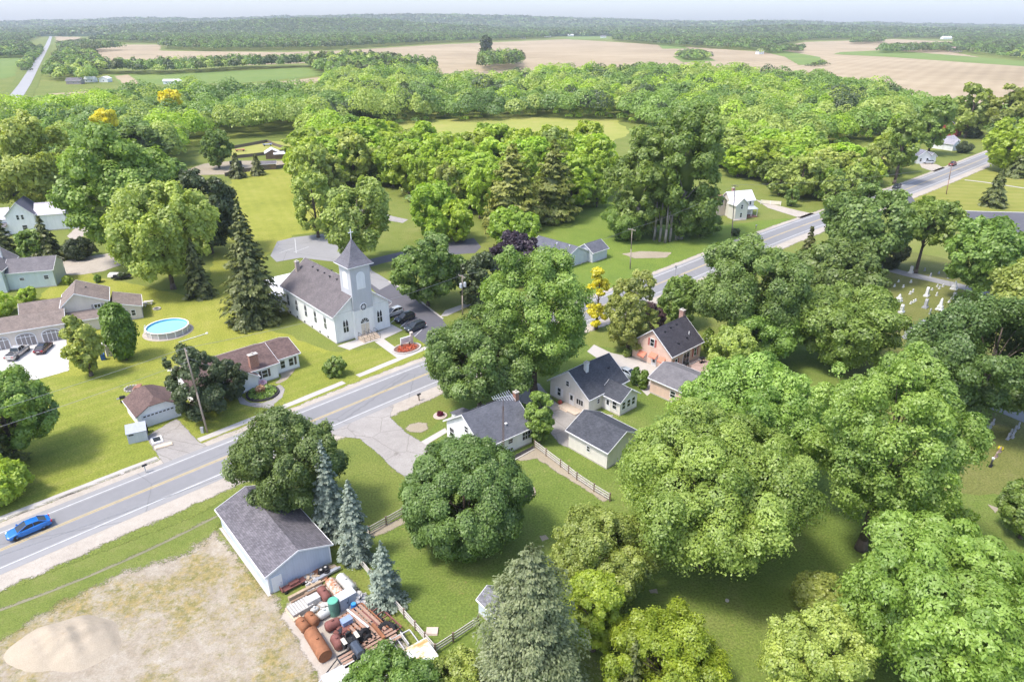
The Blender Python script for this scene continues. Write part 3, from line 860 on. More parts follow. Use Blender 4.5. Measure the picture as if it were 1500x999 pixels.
def crown_broad(seed, R, H, cb, leaf, nl=22, lr=0.36, nt=8, tr=0.42, cover=1.7, droop=0.0, sweep=None, asp=1.35, ragged=0.14, open_=0.0, squash=0.85, flat_bottom=0.75, core=0.3, reach_=(0.72, 1.1), solid=True, stray=0.4):
    """boughs spread over the crown, each ending in tufts of leaves; nt = tufts on a bough (0: the bough itself is the tuft)"""
    rs = np.random.RandomState(seed)
    zc, hz = (cb + H) / 2, (H - cb) / 2
    i = np.arange(nl) + 0.5
    ph = np.arccos(1 - 2 * i / nl)
    th = np.pi * (1 + 5 ** 0.5) * i + rs.uniform(0, 6.28)
    D = np.stack([np.cos(th) * np.sin(ph), np.sin(th) * np.sin(ph), np.cos(ph)], 1)
    D = unit(D + rs.normal(scale=0.2, size=D.shape))
    D = D[D[:, 2] > -flat_bottom - 0.25]
    L = R * lr * rs.uniform(0.7, 1.3, len(D))
    reach = rs.uniform(*reach_, len(D))
    if open_: reach *= rs.uniform(1 - open_, 1.0, len(D))
    ext = np.stack([np.maximum(R - L * 0.85, 0.1 * R), np.maximum(R - L * 0.85, 0.1 * R), np.maximum(hz - L * 0.75, 0.15 * hz)], 1)
    Cn = D * ext * reach[:, None]
    Cn[:, 2] = np.maximum(Cn[:, 2], -hz * flat_bottom + rs.uniform(-0.1, 0.15, len(D)) * hz) + zc
    bough = Cn
    tone = rs.uniform(0.1, 0.5, len(D))
    if nt:
        c2, d2, l2, t2 = [], [], [], []
        for k in range(len(D)):
            u = rdir(rs, nt * 4)
            u = u[(u @ D[k]) > -0.15][:nt]
            q = L[k] * rs.uniform(0.45, 0.95, len(u))
            p = Cn[k] + u * q[:, None] * np.array([1, 1, squash])
            if droop: p[:, 2] -= droop * L[k] * rs.uniform(0, 1, len(u))
            c2.append(p); d2.append(unit(u + 0.5 * D[k]))
            l2.append(L[k] * tr * rs.uniform(0.7, 1.3, len(u)))
            t2.append(np.clip(tone[k] + rs.uniform(-0.15, 0.2, len(u)), 0, 1))
        Cn, D, L, tone = np.concatenate(c2), np.concatenate(d2), np.concatenate(l2), np.concatenate(t2)
    S = np.stack([L, L, L * squash], 1) * rs.uniform(0.85, 1.15, (len(D), 3))
    Ps, Ns, Ts, tint = [], [], [], []
    for k in range(len(D)):
        n = int(cover * 4 * np.pi * L[k] ** 2 / (0.55 * leaf * leaf * asp)) + 4
        u = rdir(rs, n)
        u = u[(u @ D[k]) > -0.4 + rs.uniform(-0.25, 0.25, n)]
        n = len(u)
        m = 7 if nt else 12
        tu = rdir(rs, m)
        near = (u @ tu.T)
        b = near.max(1)
        rad = 0.62 + 0.45 * np.clip((b - 0.5) / 0.5, 0, 1) + rs.normal(scale=0.09, size=n)
        out = rs.uniform(size=n) < ragged
        rad[out] += rs.uniform(0.05, stray, out.sum())
        P = Cn[k] + u * S[k] * rad[:, None]
        if droop: P[:, 2] -= droop * L[k] * np.clip(rad - 0.7, 0, 1) * 1.6
        tn = tu[near.argmax(1)]
        N = unit(0.55 * u + 0.4 * tn + np.array([0, 0, 0.3]) + 0.5 * rdir(rs, n))
        T = rdir(rs, n) if sweep is None else unit(0.5 * rdir(rs, n) + np.array(sweep) + 0.3 * u)
        Ps.append(P); Ns.append(N); Ts.append(T)
        tt = tone[k] + rs.uniform(-0.12, 0.12, m)
        tint.append(tt[near.argmax(1)] + rs.uniform(-0.14, 0.3, n))
    P = np.concatenate(Ps); N = np.concatenate(Ns); T = np.concatenate(Ts); tint = np.concatenate(tint)
    keep = np.ones(len(P), bool)
    for k in range(len(D)):
        keep &= (((P - Cn[k]) / S[k]) ** 2).sum(1) > 0.30
    P, N, T, tint = P[keep], N[keep], T[keep], tint[keep]
    # bring the grown crown back to its own outline: radius R, from cb up to H
    kx = R / np.percentile(np.hypot(P[:, 0], P[:, 1]), 89)
    z0, z1 = np.percentile(P[:, 2], [2.5, 97.5])
    kz = (H - cb) / (z1 - z0)
    def fit(a):
        return np.stack([a[:, 0]*kx, a[:, 1]*kx, cb + (a[:, 2] - z0)*kz], 1)
    P, Cn, bough = fit(P), fit(Cn), fit(bough)
    S = S * np.array([kx, kx, kz])
    mid = np.array([0, 0, zc])
    rho = np.sqrt((P[:, 0]**2 + P[:, 1]**2) / R**2 + ((P[:, 2] - zc) / hz)**2)
    q = np.percentile(rho, 92)
    f = np.where(rho > 1.12*q, (1.12 + (rho/q - 1.12)*0.7) / np.maximum(rho, 1e-6), 1 / q)
    P = mid + (P - mid) * f[:, None]
    Cn, bough, S = mid + (Cn - mid)/q, mid + (bough - mid)/q, S/q
    size = leaf * rs.uniform(0.65, 1.4, len(P))
    QV = leaf_quads(P, N, T, size, asp)
    cores = [(Cn[k] + ICO_V * S[k] * ((0.38 if nt else 0.6) + rs.uniform(-0.1, 0.1, (len(ICO_V), 1))), 0.25) for k in range(len(D))] if (solid or not nt) else []
    if core and (solid or not nt): cores.append((np.array([0, 0, zc]) + ICO_V * np.array([R, R, hz]) * (core + rs.uniform(-0.1, 0.1, (len(ICO_V), 1))), 0.2))
    return (*pack(QV, tint, cores), bough)

def crown_conifer(seed, R, H, cb, leaf, whorl=0.62, nb=13, power=0.85, droop=0.25, cover=1.0, irregular=0.18, gap=0.0, blunt=0.06, tuft=0.5):
    rs = np.random.RandomState(seed)
    Ps, Ns, Ts, tint, tips = [], [], [], [], []
    z = cb
    while z < H - 0.2:
        t = (z - cb) / (H - cb)
        rad = R * ((1 - t) ** power * (1 - blunt) + blunt * (1 - t * t)) * rs.uniform(1 - irregular, 1 + irregular * 0.6)
        k = max(5, int(nb * (0.45 + 0.55 * rad / R)))
        a0 = rs.uniform(0, 6.28)
        for j in range(k):
            if rs.uniform() < gap: continue
            a = a0 + 6.283 * j / k + rs.normal(scale=0.18)
            ln = rad * rs.uniform(0.68, 1.12)
            zz = z + rs.uniform(-0.4, 0.4) * whorl
            dv = np.array([math.cos(a), math.sin(a), 0.0])
            sd = np.array([-math.sin(a), math.cos(a), 0.0])
            n = max(5, int(cover * 4.6 * ln / leaf * (0.6 + 0.8 * tuft)))
            s = rs.uniform(0.12, 1.0, n) ** 0.6
            wd = (0.10 + 0.20 * np.sin(np.pi * np.clip(s, 0, 1) ** 1.3)) * ln * tuft * 1.4
            lat = rs.uniform(-1, 1, n)
            lift = 0.10 * ln * (1 - t) - droop * ln * s * s * (1.15 - 0.6 * t) + (0.35 * ln * s * t)
            P = dv * (s * ln)[:, None] + sd * (lat * wd)[:, None]
            P[:, 2] += zz + lift - np.abs(lat) * wd * 0.35 + rs.normal(scale=0.05, size=n) * ln * 0.5
            Ps.append(P)
            Ns.append(unit(np.array([0, 0, 0.75]) + dv * 0.55 + 0.45 * rdir(rs, n)))
            Ts.append(unit(dv + sd * lat[:, None] * 0.8 + 0.35 * rdir(rs, n)))
            tint.append(np.clip(rs.uniform(0.15, 0.6) + rs.uniform(-0.15, 0.25, n) + 0.3 * (s > 0.8), 0, 1))
            tips.append(dv * ln * 0.75 + np.array([0, 0, zz]))
        z += whorl * rs.uniform(0.8, 1.2) * (1.0 - 0.35 * t)
    Ps.append(np.stack([rs.normal(scale=leaf*0.25, size=40), rs.normal(scale=leaf*0.25, size=40), np.linspace(H - 1.2, H, 40)], 1))
    Ns.append(rdir(rs, 40)); Ts.append(np.tile([0, 0, 1.0], (40, 1)) + 0.4*rdir(rs, 40)); tint.append(rs.uniform(0.3, 0.7, 40))
    P = np.concatenate(Ps); N = np.concatenate(Ns); T = np.concatenate(Ts); tint = np.concatenate(tint)
    size = leaf * rs.uniform(0.75, 1.3, len(P))
    QV = leaf_quads(P, N, T, size, 1.7)
    cores = []
    for q in range(5):
        t = q / 7
        rr = R * ((1 - t) ** power) * 0.40
        cores.append((np.array([0, 0, cb + (H - cb) * (t + 0.04)]) + ICO_V * np.array([rr, rr, (H - cb) / 9]) * (1 + rs.uniform(-0.2, 0.2, (len(ICO_V), 1))), 0.15))
    return (*pack(QV, tint, cores), np.array(tips[::max(1, len(tips)//10)]))

SPEC = {   # crown builder settings of each kind
 'maple':  dict(nl=26, nt=7),
 'dark':   dict(nl=26, nt=7, tr=0.45),
 'deep':   dict(nl=34, lr=0.30, nt=5, tr=0.5),
 'dense':  dict(nl=130, lr=0.185, nt=0, squash=0.9, ragged=0.06, flat_bottom=0.75, cover=2.6, core=0.0, reach_=(0.86, 1.06)),
 'lime':   dict(nl=24, nt=7),
 'light':  dict(nl=24, nt=8, tr=0.38, ragged=0.2, open_=0.12, cover=1.7, core=0.0),
 'silver': dict(nl=44, lr=0.25, nt=9, tr=0.36, ragged=0.34, stray=0.5, droop=0.7, sweep=(0.35, 0.5, -0.2), asp=1.55, open_=0.5, squash=1.1, flat_bottom=0.75, cover=1.75, core=0.0),
 'willow': dict(nl=44, lr=0.26, nt=9, tr=0.36, ragged=0.3, droop=0.6, sweep=(0.2, -0.1, -0.45), asp=1.9, stray=0.5, open_=0.35, squash=1.05, flat_bottom=0.8, core=0.0),
 'golden': dict(nl=14, lr=0.42, nt=6, ragged=0.2),
 'purple': dict(nl=24, nt=6),
 'wine':   dict(nl=16, nt=6),
 'cedar':  dict(nl=46, lr=0.42, nt=0, ragged=0.1, squash=1.2, flat_bottom=0.95, sweep=(0, 0, 1.2), asp=1.9, core=0.6),
}
CONI = {
 'spruce': dict(whorl=0.7, nb=13, droop=0.22, gap=0.08, irregular=0.25),
 'blue':   dict(whorl=0.55, nb=14, droop=0.20, tuft=0.62, power=0.75),
 'sage':   dict(whorl=0.6, nb=15, droop=0.42, gap=0.1, irregular=0.3, tuft=0.75, power=0.42, blunt=0.35),
 'pine':   dict(whorl=1.15, nb=11, droop=0.06, gap=0.15, irregular=0.4, tuft=0.85, power=0.55, blunt=0.25),
}
MATKEY = {'dense': 'dark'}

def trunk_mb(rs, H, cb, R, tips, r0):
    m = MB()
    lean = rs.uniform(-0.03, 0.03, 2) * H
    def at(t): return (lean[0] * t * t, lean[1] * t * t, H * t - 0.05 * (t == 0))
    m.path([at(0), at(0.06), at(0.3), at(0.62), at(0.8)], [r0 * 1.5, r0, r0 * 0.8, r0 * 0.42, r0 * 0.15], 9)
    for p in tips:
        t = min(0.6, max(0.12, (0.75 * p[2] - 0.25 * R) / H))
        a = Vector(at(t))
        p = Vector(p)
        mid = a.lerp(p, 0.5) + Vector((0, 0, 0.05 * R))
        m.path([a, mid, p], [r0 * 0.4 * (1 - t), r0 * 0.24 * (1 - t), r0 * 0.07], 5)
    return m

def make_tree_meshes(kind, seed, R, H, cb, leaf, over=None):
    mat = LEAF[MATKEY.get(kind, kind)]
    if kind in CONI:
        a = dict(CONI[kind]); a.update(over or {})
        V, Fs, t, tips = crown_conifer(seed, R, H, cb, leaf, **a)
        tr = trunk_mb(np.random.RandomState(seed), H, cb, R, [], 0.014 * H + 0.05)
    else:
        a = dict(SPEC[kind]); a['solid'] = leaf > 0.36; a.update(over or {})
        V, Fs, t, Cn = crown_broad(seed, R, H, cb, leaf, **a)
        tr = trunk_mb(np.random.RandomState(seed), H, cb, R, Cn[::max(1, len(Cn)//14)], 0.018 * H + 0.06)
    return V, Fs, t, tr, mat

TREES = []             # (x, y, r) of every tree placed, so that filling does not plant one inside another
NTREE = 0
def place_tree(kind, x, y, R, H, cb, label, cat='tree', group=None, name=None, over=None, seed=None, leaf=None, bark=None):
    """a tree with a crown of its own"""
    global NTREE
    NTREE += 1
    seed = seed or NTREE * 13 + 5
    dist = math.sqrt(x*x + y*y + CAMZ*CAMZ)
    lf = leaf or (max(0.125, 0.0022 * dist) if dist < 150 else 0.0029 * dist)
    if R < 3.2 and kind not in CONI: over = dict(dict(cover=2.6, tr=0.5), **(over or {}))
    V, Fs, t, tr, mat = make_tree_meshes(kind, seed, R, H, cb, lf, over)
    nm = name or {'spruce': 'spruce_tree', 'blue': 'blue_spruce', 'sage': 'spruce_tree', 'pine': 'pine_tree', 'cedar': 'arborvitae'}.get(kind, 'tree')
    o = thing(nm, label, cat, (x, y, 0), 0, group)
    tr.build('trunk', bark or BARK, o, smooth=True)
    c = bpy.data.objects.new('crown', raw_mesh('crown', V, Fs, mat, t))
    C.objects.link(c)
    c.parent = o
    TREES.append((x, y, R))
    return o

def solve_broad(x0, y0, x1, y1, k):
    """ellipsoid crown that fills a box of pixels and stands on the ground; k = bare fraction below it"""
    u, v = ((x0 + x1)/2 - CX) / F, ((y0 + y1)/2 - CY) / F
    d, h = SP + v*CP, CP - v*SP
    L = math.sqrt(1 + v*v)
    s = d / L
    c = math.sqrt(1 - s*s)
    r = (x1 - x0) / 2 / F
    e = (y1 - y0) / 2 / F / L
    hz = math.sqrt(max(e*e - (r*s)**2, 0)) / c
    hz = min(max(hz, 0.62*r), 1.9*r)
    t = CAMZ / (d + hz*(1+k)/(1-k))
    R, Hz = r*t, hz*t
    zc = Hz*(1+k)/(1-k)
    return u*t, h*t, R, zc + Hz, zc - Hz

def broad(kind, box, label, k=0.14, **kw):
    x, y, R, H, cb = solve_broad(*box, k)
    return place_tree(kind, x, y, R, H, cb, label, **kw)

def broad_at(kind, box, Y, label, **kw):
    """a crown filling a box of pixels at a known distance Y over the ground"""
    x0, y0, x1, y1 = box
    v = ((y0 + y1)/2 - CY)/F
    k = (SP + v*CP)/(CP - v*SP)
    zc = CAMZ - k*Y
    D = Y*CP + (CAMZ - zc)*SP
    c = 1/math.sqrt(1 + k*k)
    R = (x1 - x0)/2/F*D
    hz = math.sqrt(max(((y1 - y0)/2/F*D/math.sqrt(1 + v*v)*1.0)**2 - (R*k*c)**2, 0.2*R*R))/c
    return place_tree(kind, ((x0 + x1)/2 - CX)/F*D, Y, R, zc + hz, max(0.3, zc - hz), label, **kw)

def conifer(kind, box, label, cb=0.5, **kw):
    x0, y0, x1, y1 = box
    xc = (x0 + x1)/2
    p = G(xc, y1)
    s = CAMZ / math.sqrt(p.length_squared + CAMZ**2)
    p = G(xc, y1 - 0.30 * (x1 - x0) * s)
    D = p.y * CP + CAMZ * SP
    R = (x1 - x0)/2 / F * D
    H = height_at(p, y0)
    return place_tree(kind, p.x, p.y, R, H, cb, label, **kw)

def bush(kind, box, label, cat='bush', group=None, name='bush'):
    """a low shrub: crown down to the ground"""
    x, y, R, H, cb = solve_broad(*box, 0.02)
    return place_tree(kind, x, y, R, H, max(cb, 0.02), label, cat=cat, group=group, name=name, over=dict(nl=14, lr=0.42, flat_bottom=0.9, nt=5), leaf=0.22)

# ---- prototypes for trees further off
PROTO = {}
def proto(kind, variant, leaf):
    key = (kind, variant, leaf)
    if key not in PROTO:
        R, H = (5.0, 12.5) if kind not in CONI else (3.2, 13.0)
        cb = 1.3 if kind not in CONI else 0.6
        over = None
        if kind not in CONI: over = dict(nl=[16, 20, 24][variant % 3], lr=[0.40, 0.37, 0.34][variant % 3], nt=6, cover=2.0)
        V, Fs, t, tr, mat = make_tree_meshes(kind, 900 + 31*variant + len(kind)*7, R, H, cb, leaf, over)
        me = raw_mesh('crown', V, Fs, mat, t)
        o = tr.build('trunk', BARK, None, smooth=True)
        tm = o.data
        bpy.data.objects.remove(o)
        PROTO[key] = (me, tm, R, H, V, Fs, t)
    return PROTO[key]

def proto_tree(kind, x, y, R, H, label, group, rnd, leaf=0.75):
    me, tm, R0, H0 = proto(kind, rnd.randrange(3), leaf)[:4]
    nm = {'spruce': 'spruce_tree', 'pine': 'pine_tree'}.get(kind, 'tree')
    o = thing(nm, label, 'tree', (x, y, 0), rnd.uniform(0, 360), group)
    o.scale = (R/R0, R/R0*rnd.uniform(0.9, 1.1), H/H0)
    for n, m in (('trunk', tm), ('crown', me)):
        c = bpy.data.objects.new(n, m)
        C.objects.link(c)
        c.parent = o
    TREES.append((x, y, R))
    return o

def inside(poly, x, y):
    c = False
    j = len(poly) - 1
    for i in range(len(poly)):
        xi, yi = poly[i]; xj, yj = poly[j]
        if (yi > y) != (yj > y) and x < (xj - xi) * (y - yi) / (yj - yi) + xi: c = not c
        j = i
    return c

def scatter(poly_px, spacing, rnd, holes=(), tries=1.0):
    """random stand of points inside an outline given in pixels, kept apart on the ground"""
    P = [tuple(G(*p).to_2d()) for p in poly_px]
    Hs = [[tuple(G(*p).to_2d()) for p in h] for h in holes]
    x0, x1 = min(p[0] for p in P), max(p[0] for p in P)
    y0, y1 = min(p[1] for p in P), max(p[1] for p in P)
    out, y = [], y0
    while y < y1:
        x = x0 + rnd.uniform(0, spacing)
        while x < x1:
            q = (x + rnd.uniform(-.4, .4)*spacing, y + rnd.uniform(-.4, .4)*spacing)
            if inside(P, *q) and not any(inside(h, *q) for h in Hs): out.append(q)
            x += spacing
        y += spacing * 0.87
    return out
# ------------------------------------------------------------------ the trees one can tell apart
# nearest, bottom of the photograph
broad('dense', (583, 638, 776, 817), 'round dense dark green maple in the fenced back yard of the white house', k=0.05)
broad('dark', (346, 593, 503, 757), 'broad maple leaning over the grey roof of the metal barn', k=0.12)
conifer('blue', (457, 645, 518, 792), 'tallest blue spruce, beside the barn and the big maple')
conifer('blue', (490, 703, 556, 832), 'middle blue green spruce of the three along the rail fence', over=dict(droop=0.35))
conifer('blue', (534, 792, 597, 893), 'short silvery blue spruce by the rail fence and the junk yard')
broad('silver', (886, 588, 1196, 840), 'huge silver maple with long hanging boughs in the right yard', k=0.2)
broad('silver', (985, 515, 1205, 690), 'silver maple standing behind the huge one, by the pink garage', k=0.2)
broad('silver', (1192, 508, 1420, 775), 'silver maple with wind turned pale leaf tips beside the cemetery', k=0.2)
broad('light', (798, 738, 962, 893), 'loose light green tree at the edge of the back yard lawn', k=0.1)
broad('lime', (828, 832, 916, 955), 'small bright green tree between the grey green spruce and the loose light tree', k=0.08)
broad('lime', (880, 872, 1062, 1040), 'bright yellow green tree at the bottom edge right of the grey green spruce', k=0.1)
conifer('spruce', (896, 936, 950, 1040), 'small dark spruce half hidden in the bright yellow green tree')
conifer('sage', (682, 803, 868, 1062), 'large grey green spruce with hanging twigs at the bottom edge')
broad('maple', (488, 962, 650, 1080), 'round green tree top at the bottom edge below the junk yard', k=0.1)
broad('light', (610, 950, 722, 1060), 'olive bushy tree at the bottom edge outside the rail fence', k=0.08)
broad('maple', (748, 942, 825, 1040), 'small fresh green tree in front of the grey green spruce', k=0.08)
broad('willow', (1232, 735, 1600, 1080), 'very large soft green tree in the lower right corner', k=0.15)
broad('light', (1122, 878, 1275, 1060), 'yellowish tree low in front of the very large soft green tree', k=0.1)
broad('light', (1163, 832, 1242, 902), 'small olive tree at the left edge of the very large soft green tree', k=0.1)
broad('lime', (1300, 718, 1420, 800), 'bright green tree top behind the very large soft green tree', k=0.12)
broad('maple', (1470, 705, 1550, 790), 'dark green tree at the right edge below the cemetery lawn', k=0.1)
broad('dark', (1343, 430, 1575, 612), 'broad green maple on the cemetery between the two drives', k=0.15)
broad('light', (1455, 380, 1560, 470), 'thin grey brown tree at the right edge of the cemetery', k=0.2, over=dict(open_=0.4, cover=1.2))
# trees right of the pink house
broad('dark', (1022, 352, 1185, 500), 'big round maple on the right of the pink house by the highway', k=0.15)
broad('dark', (1165, 350, 1300, 450), 'dark green maple in the row behind the cemetery, left of the stones', k=0.15)
broad('maple', (1165, 418, 1322, 535), 'lighter green maple at the near left corner of the cemetery stones', k=0.12)
broad('maple', (1060, 440, 1175, 528), 'olive green tree behind the deck of the pink house', k=0.12)
broad('light', (1035, 478, 1110, 560), 'pale bushy tree next to the brick patio of the pink house', k=0.1)
broad('dark', (1205, 275, 1335, 388), 'dark tree between the highway and the cemetery drive', k=0.2)
p = G(1341, 400)
place_tree('maple', p.x, p.y, 42/F*(p.y*CP + CAMZ*SP), height_at(p, 290), height_at(p, 352), 'tree with a bare forked trunk beside the cemetery drive')
broad('maple', (1388, 318, 1500, 422), 'wide green tree by the car park past the cemetery drive', k=0.2)
broad('maple', (1478, 330, 1560, 420), 'green tree at the right edge past the cemetery drive', k=0.2)
conifer('spruce', (1166, 333, 1194, 390), 'slim dark cedar beside the highway bend')
broad('maple', (965, 402, 1030, 470), 'small round maple beside the highway behind the pink house', k=0.15)
bush('deep', (1278, 352, 1330, 393), 'dark low shrubs under the trees by the cemetery drive')
# middle, along the highway
broad('dark', (617, 455, 785, 585), 'dark maple overhanging the highway in front of the white house', k=0.2)
broad('maple', (700, 363, 868, 540), 'tall spreading maple between the highway and the beige house', k=0.22, over=dict(open_=0.15, ragged=0.2))
broad_at('golden', (858, 388, 894, 482), 128.0, 'narrow golden leaved tree against the green crowns by the highway')
broad('light', (886, 395, 962, 514), 'grey green tree right of the golden tree', k=0.05)
broad('wine', (925, 440, 975, 492), 'low wine red tree behind the pink house', k=0.1)
broad('purple', (716, 340, 790, 408), 'round purple leaved tree next to the grey roofed house', k=0.12, over=dict(nl=34, cover=2.8))
broad('deep', (664, 368, 736, 448), 'very dark tree behind the utility pole with transformers', k=0.02)
broad('maple', (574, 345, 674, 440), 'round fresh green tree on the lawn strip beside the church car park', k=0.12)
broad('maple', (768, 574, 813, 645), 'slender young tree between the white and the beige house', k=0.06)
# behind the church
broad('light', (470, 265, 577, 372), 'pale open crowned tree directly behind the church steeple', k=0.16, over=dict(open_=0.25))
broad('light', (428, 250, 492, 342), 'tree with a shaded side at the edge of the church lawn', k=0.08)
broad('lime', (594, 266, 672, 345), 'bright yellow green tree at the near edge of the grove', k=0.1)
broad('lime', (640, 292, 696, 352), 'leafy green shrub tree right of the bright yellow green tree', k=0.05)
conifer('pine', (700, 212, 800, 345), 'tall ragged pine behind the purple tree')
conifer('pine', (770, 205, 850, 330), 'second tall pine, at the meadow side of the grove')
broad('lime', (712, 303, 792, 362), 'low light green tree in front of the tall pine', k=0.06)
broad('lime', (858, 264, 892, 302), 'small bush like tree standing alone in the rough grass', k=0.05)
# big cottonwoods
broad('maple', (890, 190, 985, 350), 'left tree of the big cottonwood clump by the highway', k=0.02, over=dict(ragged=0.25, flat_bottom=0.95, nl=34), bark=PALEBARK)
broad('maple', (950, 155, 1062, 345), 'tallest cottonwood of the clump by the highway', k=0.05, over=dict(ragged=0.25, flat_bottom=0.95, nl=36), bark=PALEBARK)
broad('maple', (920, 185, 1010, 335), 'back tree of the big cottonwood clump by the highway', k=0.05, over=dict(flat_bottom=0.95), bark=PALEBARK)
for q, (px, py) in enumerate(((958, 352), (966, 354), (974, 356), (981, 354), (990, 352))):
    p = G(px, py)
    o = thing('bare_trunk', 'pale bare trunk in the row under the cottonwood clump', 'tree trunk', p, 0, 'bare trunks under the cottonwoods')
    MB().path([(0, 0, -0.1), (0.1, 0, 4), (0.1, 0.6, 11)], [0.42, 0.34, 0.12], 8).build('trunk', PALEBARK, o, smooth=True)
    MB().path([(0.1, 0, 4), (0.9 * (-1)**q, 0.4, 9)], [0.2, 0.06], 6).build('branch', PALEBARK, o, smooth=True)
bush('maple', (884, 296, 948, 352), 'leafy low growth at the left foot of the cottonwood clump')
bush('maple', (994, 300, 1062, 346), 'leafy low growth at the right foot of the cottonwood clump')
# left half
conifer('spruce', (328, 293, 425, 482), 'tall dark spruce at the rear corner of the church')
conifer('spruce', (270, 350, 320, 440), 'small spruce on the lawn between the pale tree and the tall spruce')
broad('light', (158, 266, 312, 408), 'large pale green tree at the end of the gravel drive', k=0.14)
broad('deep', (246, 248, 350, 365), 'dense very dark green maple behind the pale tree', k=0.08)
broad('maple', (90, 190, 250, 365), 'big fresh green tree behind the white farmhouse', k=0.12)
broad('light', (-30, 172, 112, 300), 'broad pale tree at the left edge above the farmhouse', k=0.15)
broad('cedar', (150, 436, 197, 533), 'tall dark arborvitae beside the round pool', k=0.02)
broad('light', (95, 456, 146, 552), 'scruffy narrow tree at the corner of the pale concrete drive', k=0.04)
broad('maple', (-70, 538, 71, 668), 'green maple at the left edge beside the lower lawn', k=0.15)
broad('lime', (-50, 672, 42, 738), 'bright yellow green tree at the left edge by the pavement', k=0.1)
conifer('spruce', (-45, 625, 48, 705), 'flat layered young pine at the left edge between two trees', over=dict(droop=0.05))
broad('deep', (240, 502, 330, 618), 'dark layered tree around the leaning utility pole', k=0.02, over=dict(squash=0.7))
broad('deep', (304, 526, 360, 584), 'small round dark tree against the brown roofed house', k=0.1)
conifer('spruce', (-8, 310, 30, 380), 'left one of two scraggy conifers before the white farmhouse', over=dict(gap=0.3))
conifer('spruce', (48, 318, 100, 385), 'right one of two scraggy conifers before the white farmhouse', over=dict(gap=0.3))
broad('maple', (25, 335, 75, 380), 'leafy green tree between the two scraggy conifers', k=0.05)
bush('deep', (92, 348, 140, 378), 'rounded bluish green shrub beside the gravel drive')
bush('deep', (88, 300, 128, 325), 'dark hedge beside the white farmhouse')
bush('lime', (-25, 428, 22, 462), 'bright green shrub at the left edge by the pale blue house')
bush('lime', (25, 420, 52, 444), 'yellowish shrub between the two houses on the left')
bush('lime', (90, 404, 106, 417), 'small yellow green shrub off the gable of the pale blue house')
bush('maple', (472, 521, 507, 551), 'clipped round bush alone on the lawn left of the church')
bush('maple', (88, 473, 112, 493), 'low hedge in front of the tan house window')
bush('cedar', (137, 402, 148, 414), 'small pointed evergreen by the wing of the tan house')
bush('deep', (178, 504, 194, 524), 'rounded shrub at the foot of the arborvitae')
broad('cedar', (924, 527, 939, 574), 'left narrow arborvitae beside the pink garage', k=0.02)
broad('cedar', (935, 534, 951, 577), 'right narrow arborvitae beside the pink garage', k=0.02)
broad('cedar', (1028, 472, 1047, 524), 'bright green columnar arborvitae at the corner of the pink house', k=0.02)
bush('light', (911, 511, 924, 523), 'small light bush beside the pink house wall')
conifer('spruce', (336, 226, 362, 262), 'left of two small conifers by the paddock fence')
conifer('spruce', (366, 228, 390, 258), 'right of two small conifers by the paddock fence')
broad('maple', (294, 190, 338, 242), 'round tree on the bare earth of the paddock', k=0.1)
# right side beyond the side road
conifer('spruce', (1432, 250, 1474, 305), 'leaning spruce alone on the striped lawn by the side road')
conifer('spruce', (1470, 212, 1525, 262), 'blue green spruce at the right edge of the striped lawn')
broad('lime', (1446, 175, 1530, 245), 'bright yellow green tree at the right edge by the highway', k=0.1)
broad('maple', (1300, 165, 1350, 245), 'open tree in front of the far white houses', k=0.25, over=dict(open_=0.25))
broad('maple', (1345, 140, 1398, 215), 'green tree behind the far white houses', k=0.15)
broad('light', (1398, 122, 1452, 195), 'left pale tree of the pair in front of the ploughed field', k=0.1)
broad('light', (1448, 125, 1510, 200), 'right pale tree of the pair in front of the ploughed field', k=0.1)
bush('deep', (1412, 178, 1440, 202), 'round dark shrub beside the red barn')
bush('deep', (1400, 208, 1425, 224), 'low shrubs along the second far white house')
bush('maple', (1313, 238, 1322, 262), 'thin shrub on the verge before the far white houses')
bush('maple', (1150, 272, 1172, 302), 'young tree on the verge past the old white house')
bush('deep', (1071, 334, 1084, 346), 'small shrub at the foot of the pole by the highway')
# two golden trees
broad('golden', (134, 160, 172, 188), 'lower golden tree among the green crowns on the left', k=0.62)
broad('golden', (229, 132, 266, 156), 'upper golden tree among the green crowns on the left', k=0.6)
broad('deep', (703, 52, 721, 76), 'single dark tree standing in the ploughed field', k=0.1)

# ------------------------------------------------------------------ stands of trees
rnd = random.Random(5)
PLACE, UNDER = [], []
AVOID = [G(*p) for p in ((95, 294), (122, 194), (1352, 236), (1392, 214), (1321, 227), (1404, 197), (401, 230), (413, 230), (392, 247), (352, 222), (392, 214), (346, 243))]
def stand(name, poly, spacing, kinds, hr, where, holes=(), keep=0.62):
    ks = [k for k, n in kinds for _ in range(n)]
    for x, y in scatter(poly, spacing, rnd, holes):
        patch = math.sin(x*0.041 + 1.3*math.sin(y*0.023)) + math.sin(y*0.037 + 1.1*math.sin(x*0.031))
        k_ = ks[int((patch + 2)/4*0.999*len(ks)) % len(ks)] if rnd.random() < 0.6 else rnd.choice(ks)
        R = spacing * rnd.choice([rnd.uniform(0.36, 0.6), rnd.uniform(0.5, 0.9), rnd.uniform(0.8, 1.1)])
        if 'wood' in where or 'grove' in where: UNDER.append((x + rnd.uniform(-4, 4), y + rnd.uniform(-4, 4), rnd.uniform(1.8, 3.8), rnd.uniform(2.5, 6.5), rnd.choice([0, 1, 2, 3]), 0.9, 70))
        if any((x-a)**2 + (y-b)**2 < (keep*(R+c))**2 for a, b, c in TREES[:95]): continue
        if any((x - a.x)**2 + (y - a.y)**2 < 90 for a in AVOID): continue
        PLACE.append((math.hypot(x, y), x, y, R, min(hr[1]*1.15, rnd.uniform(*hr)*(0.72 + 0.28*R/spacing/0.7)*(1 + 0.08*patch)), k_, where))
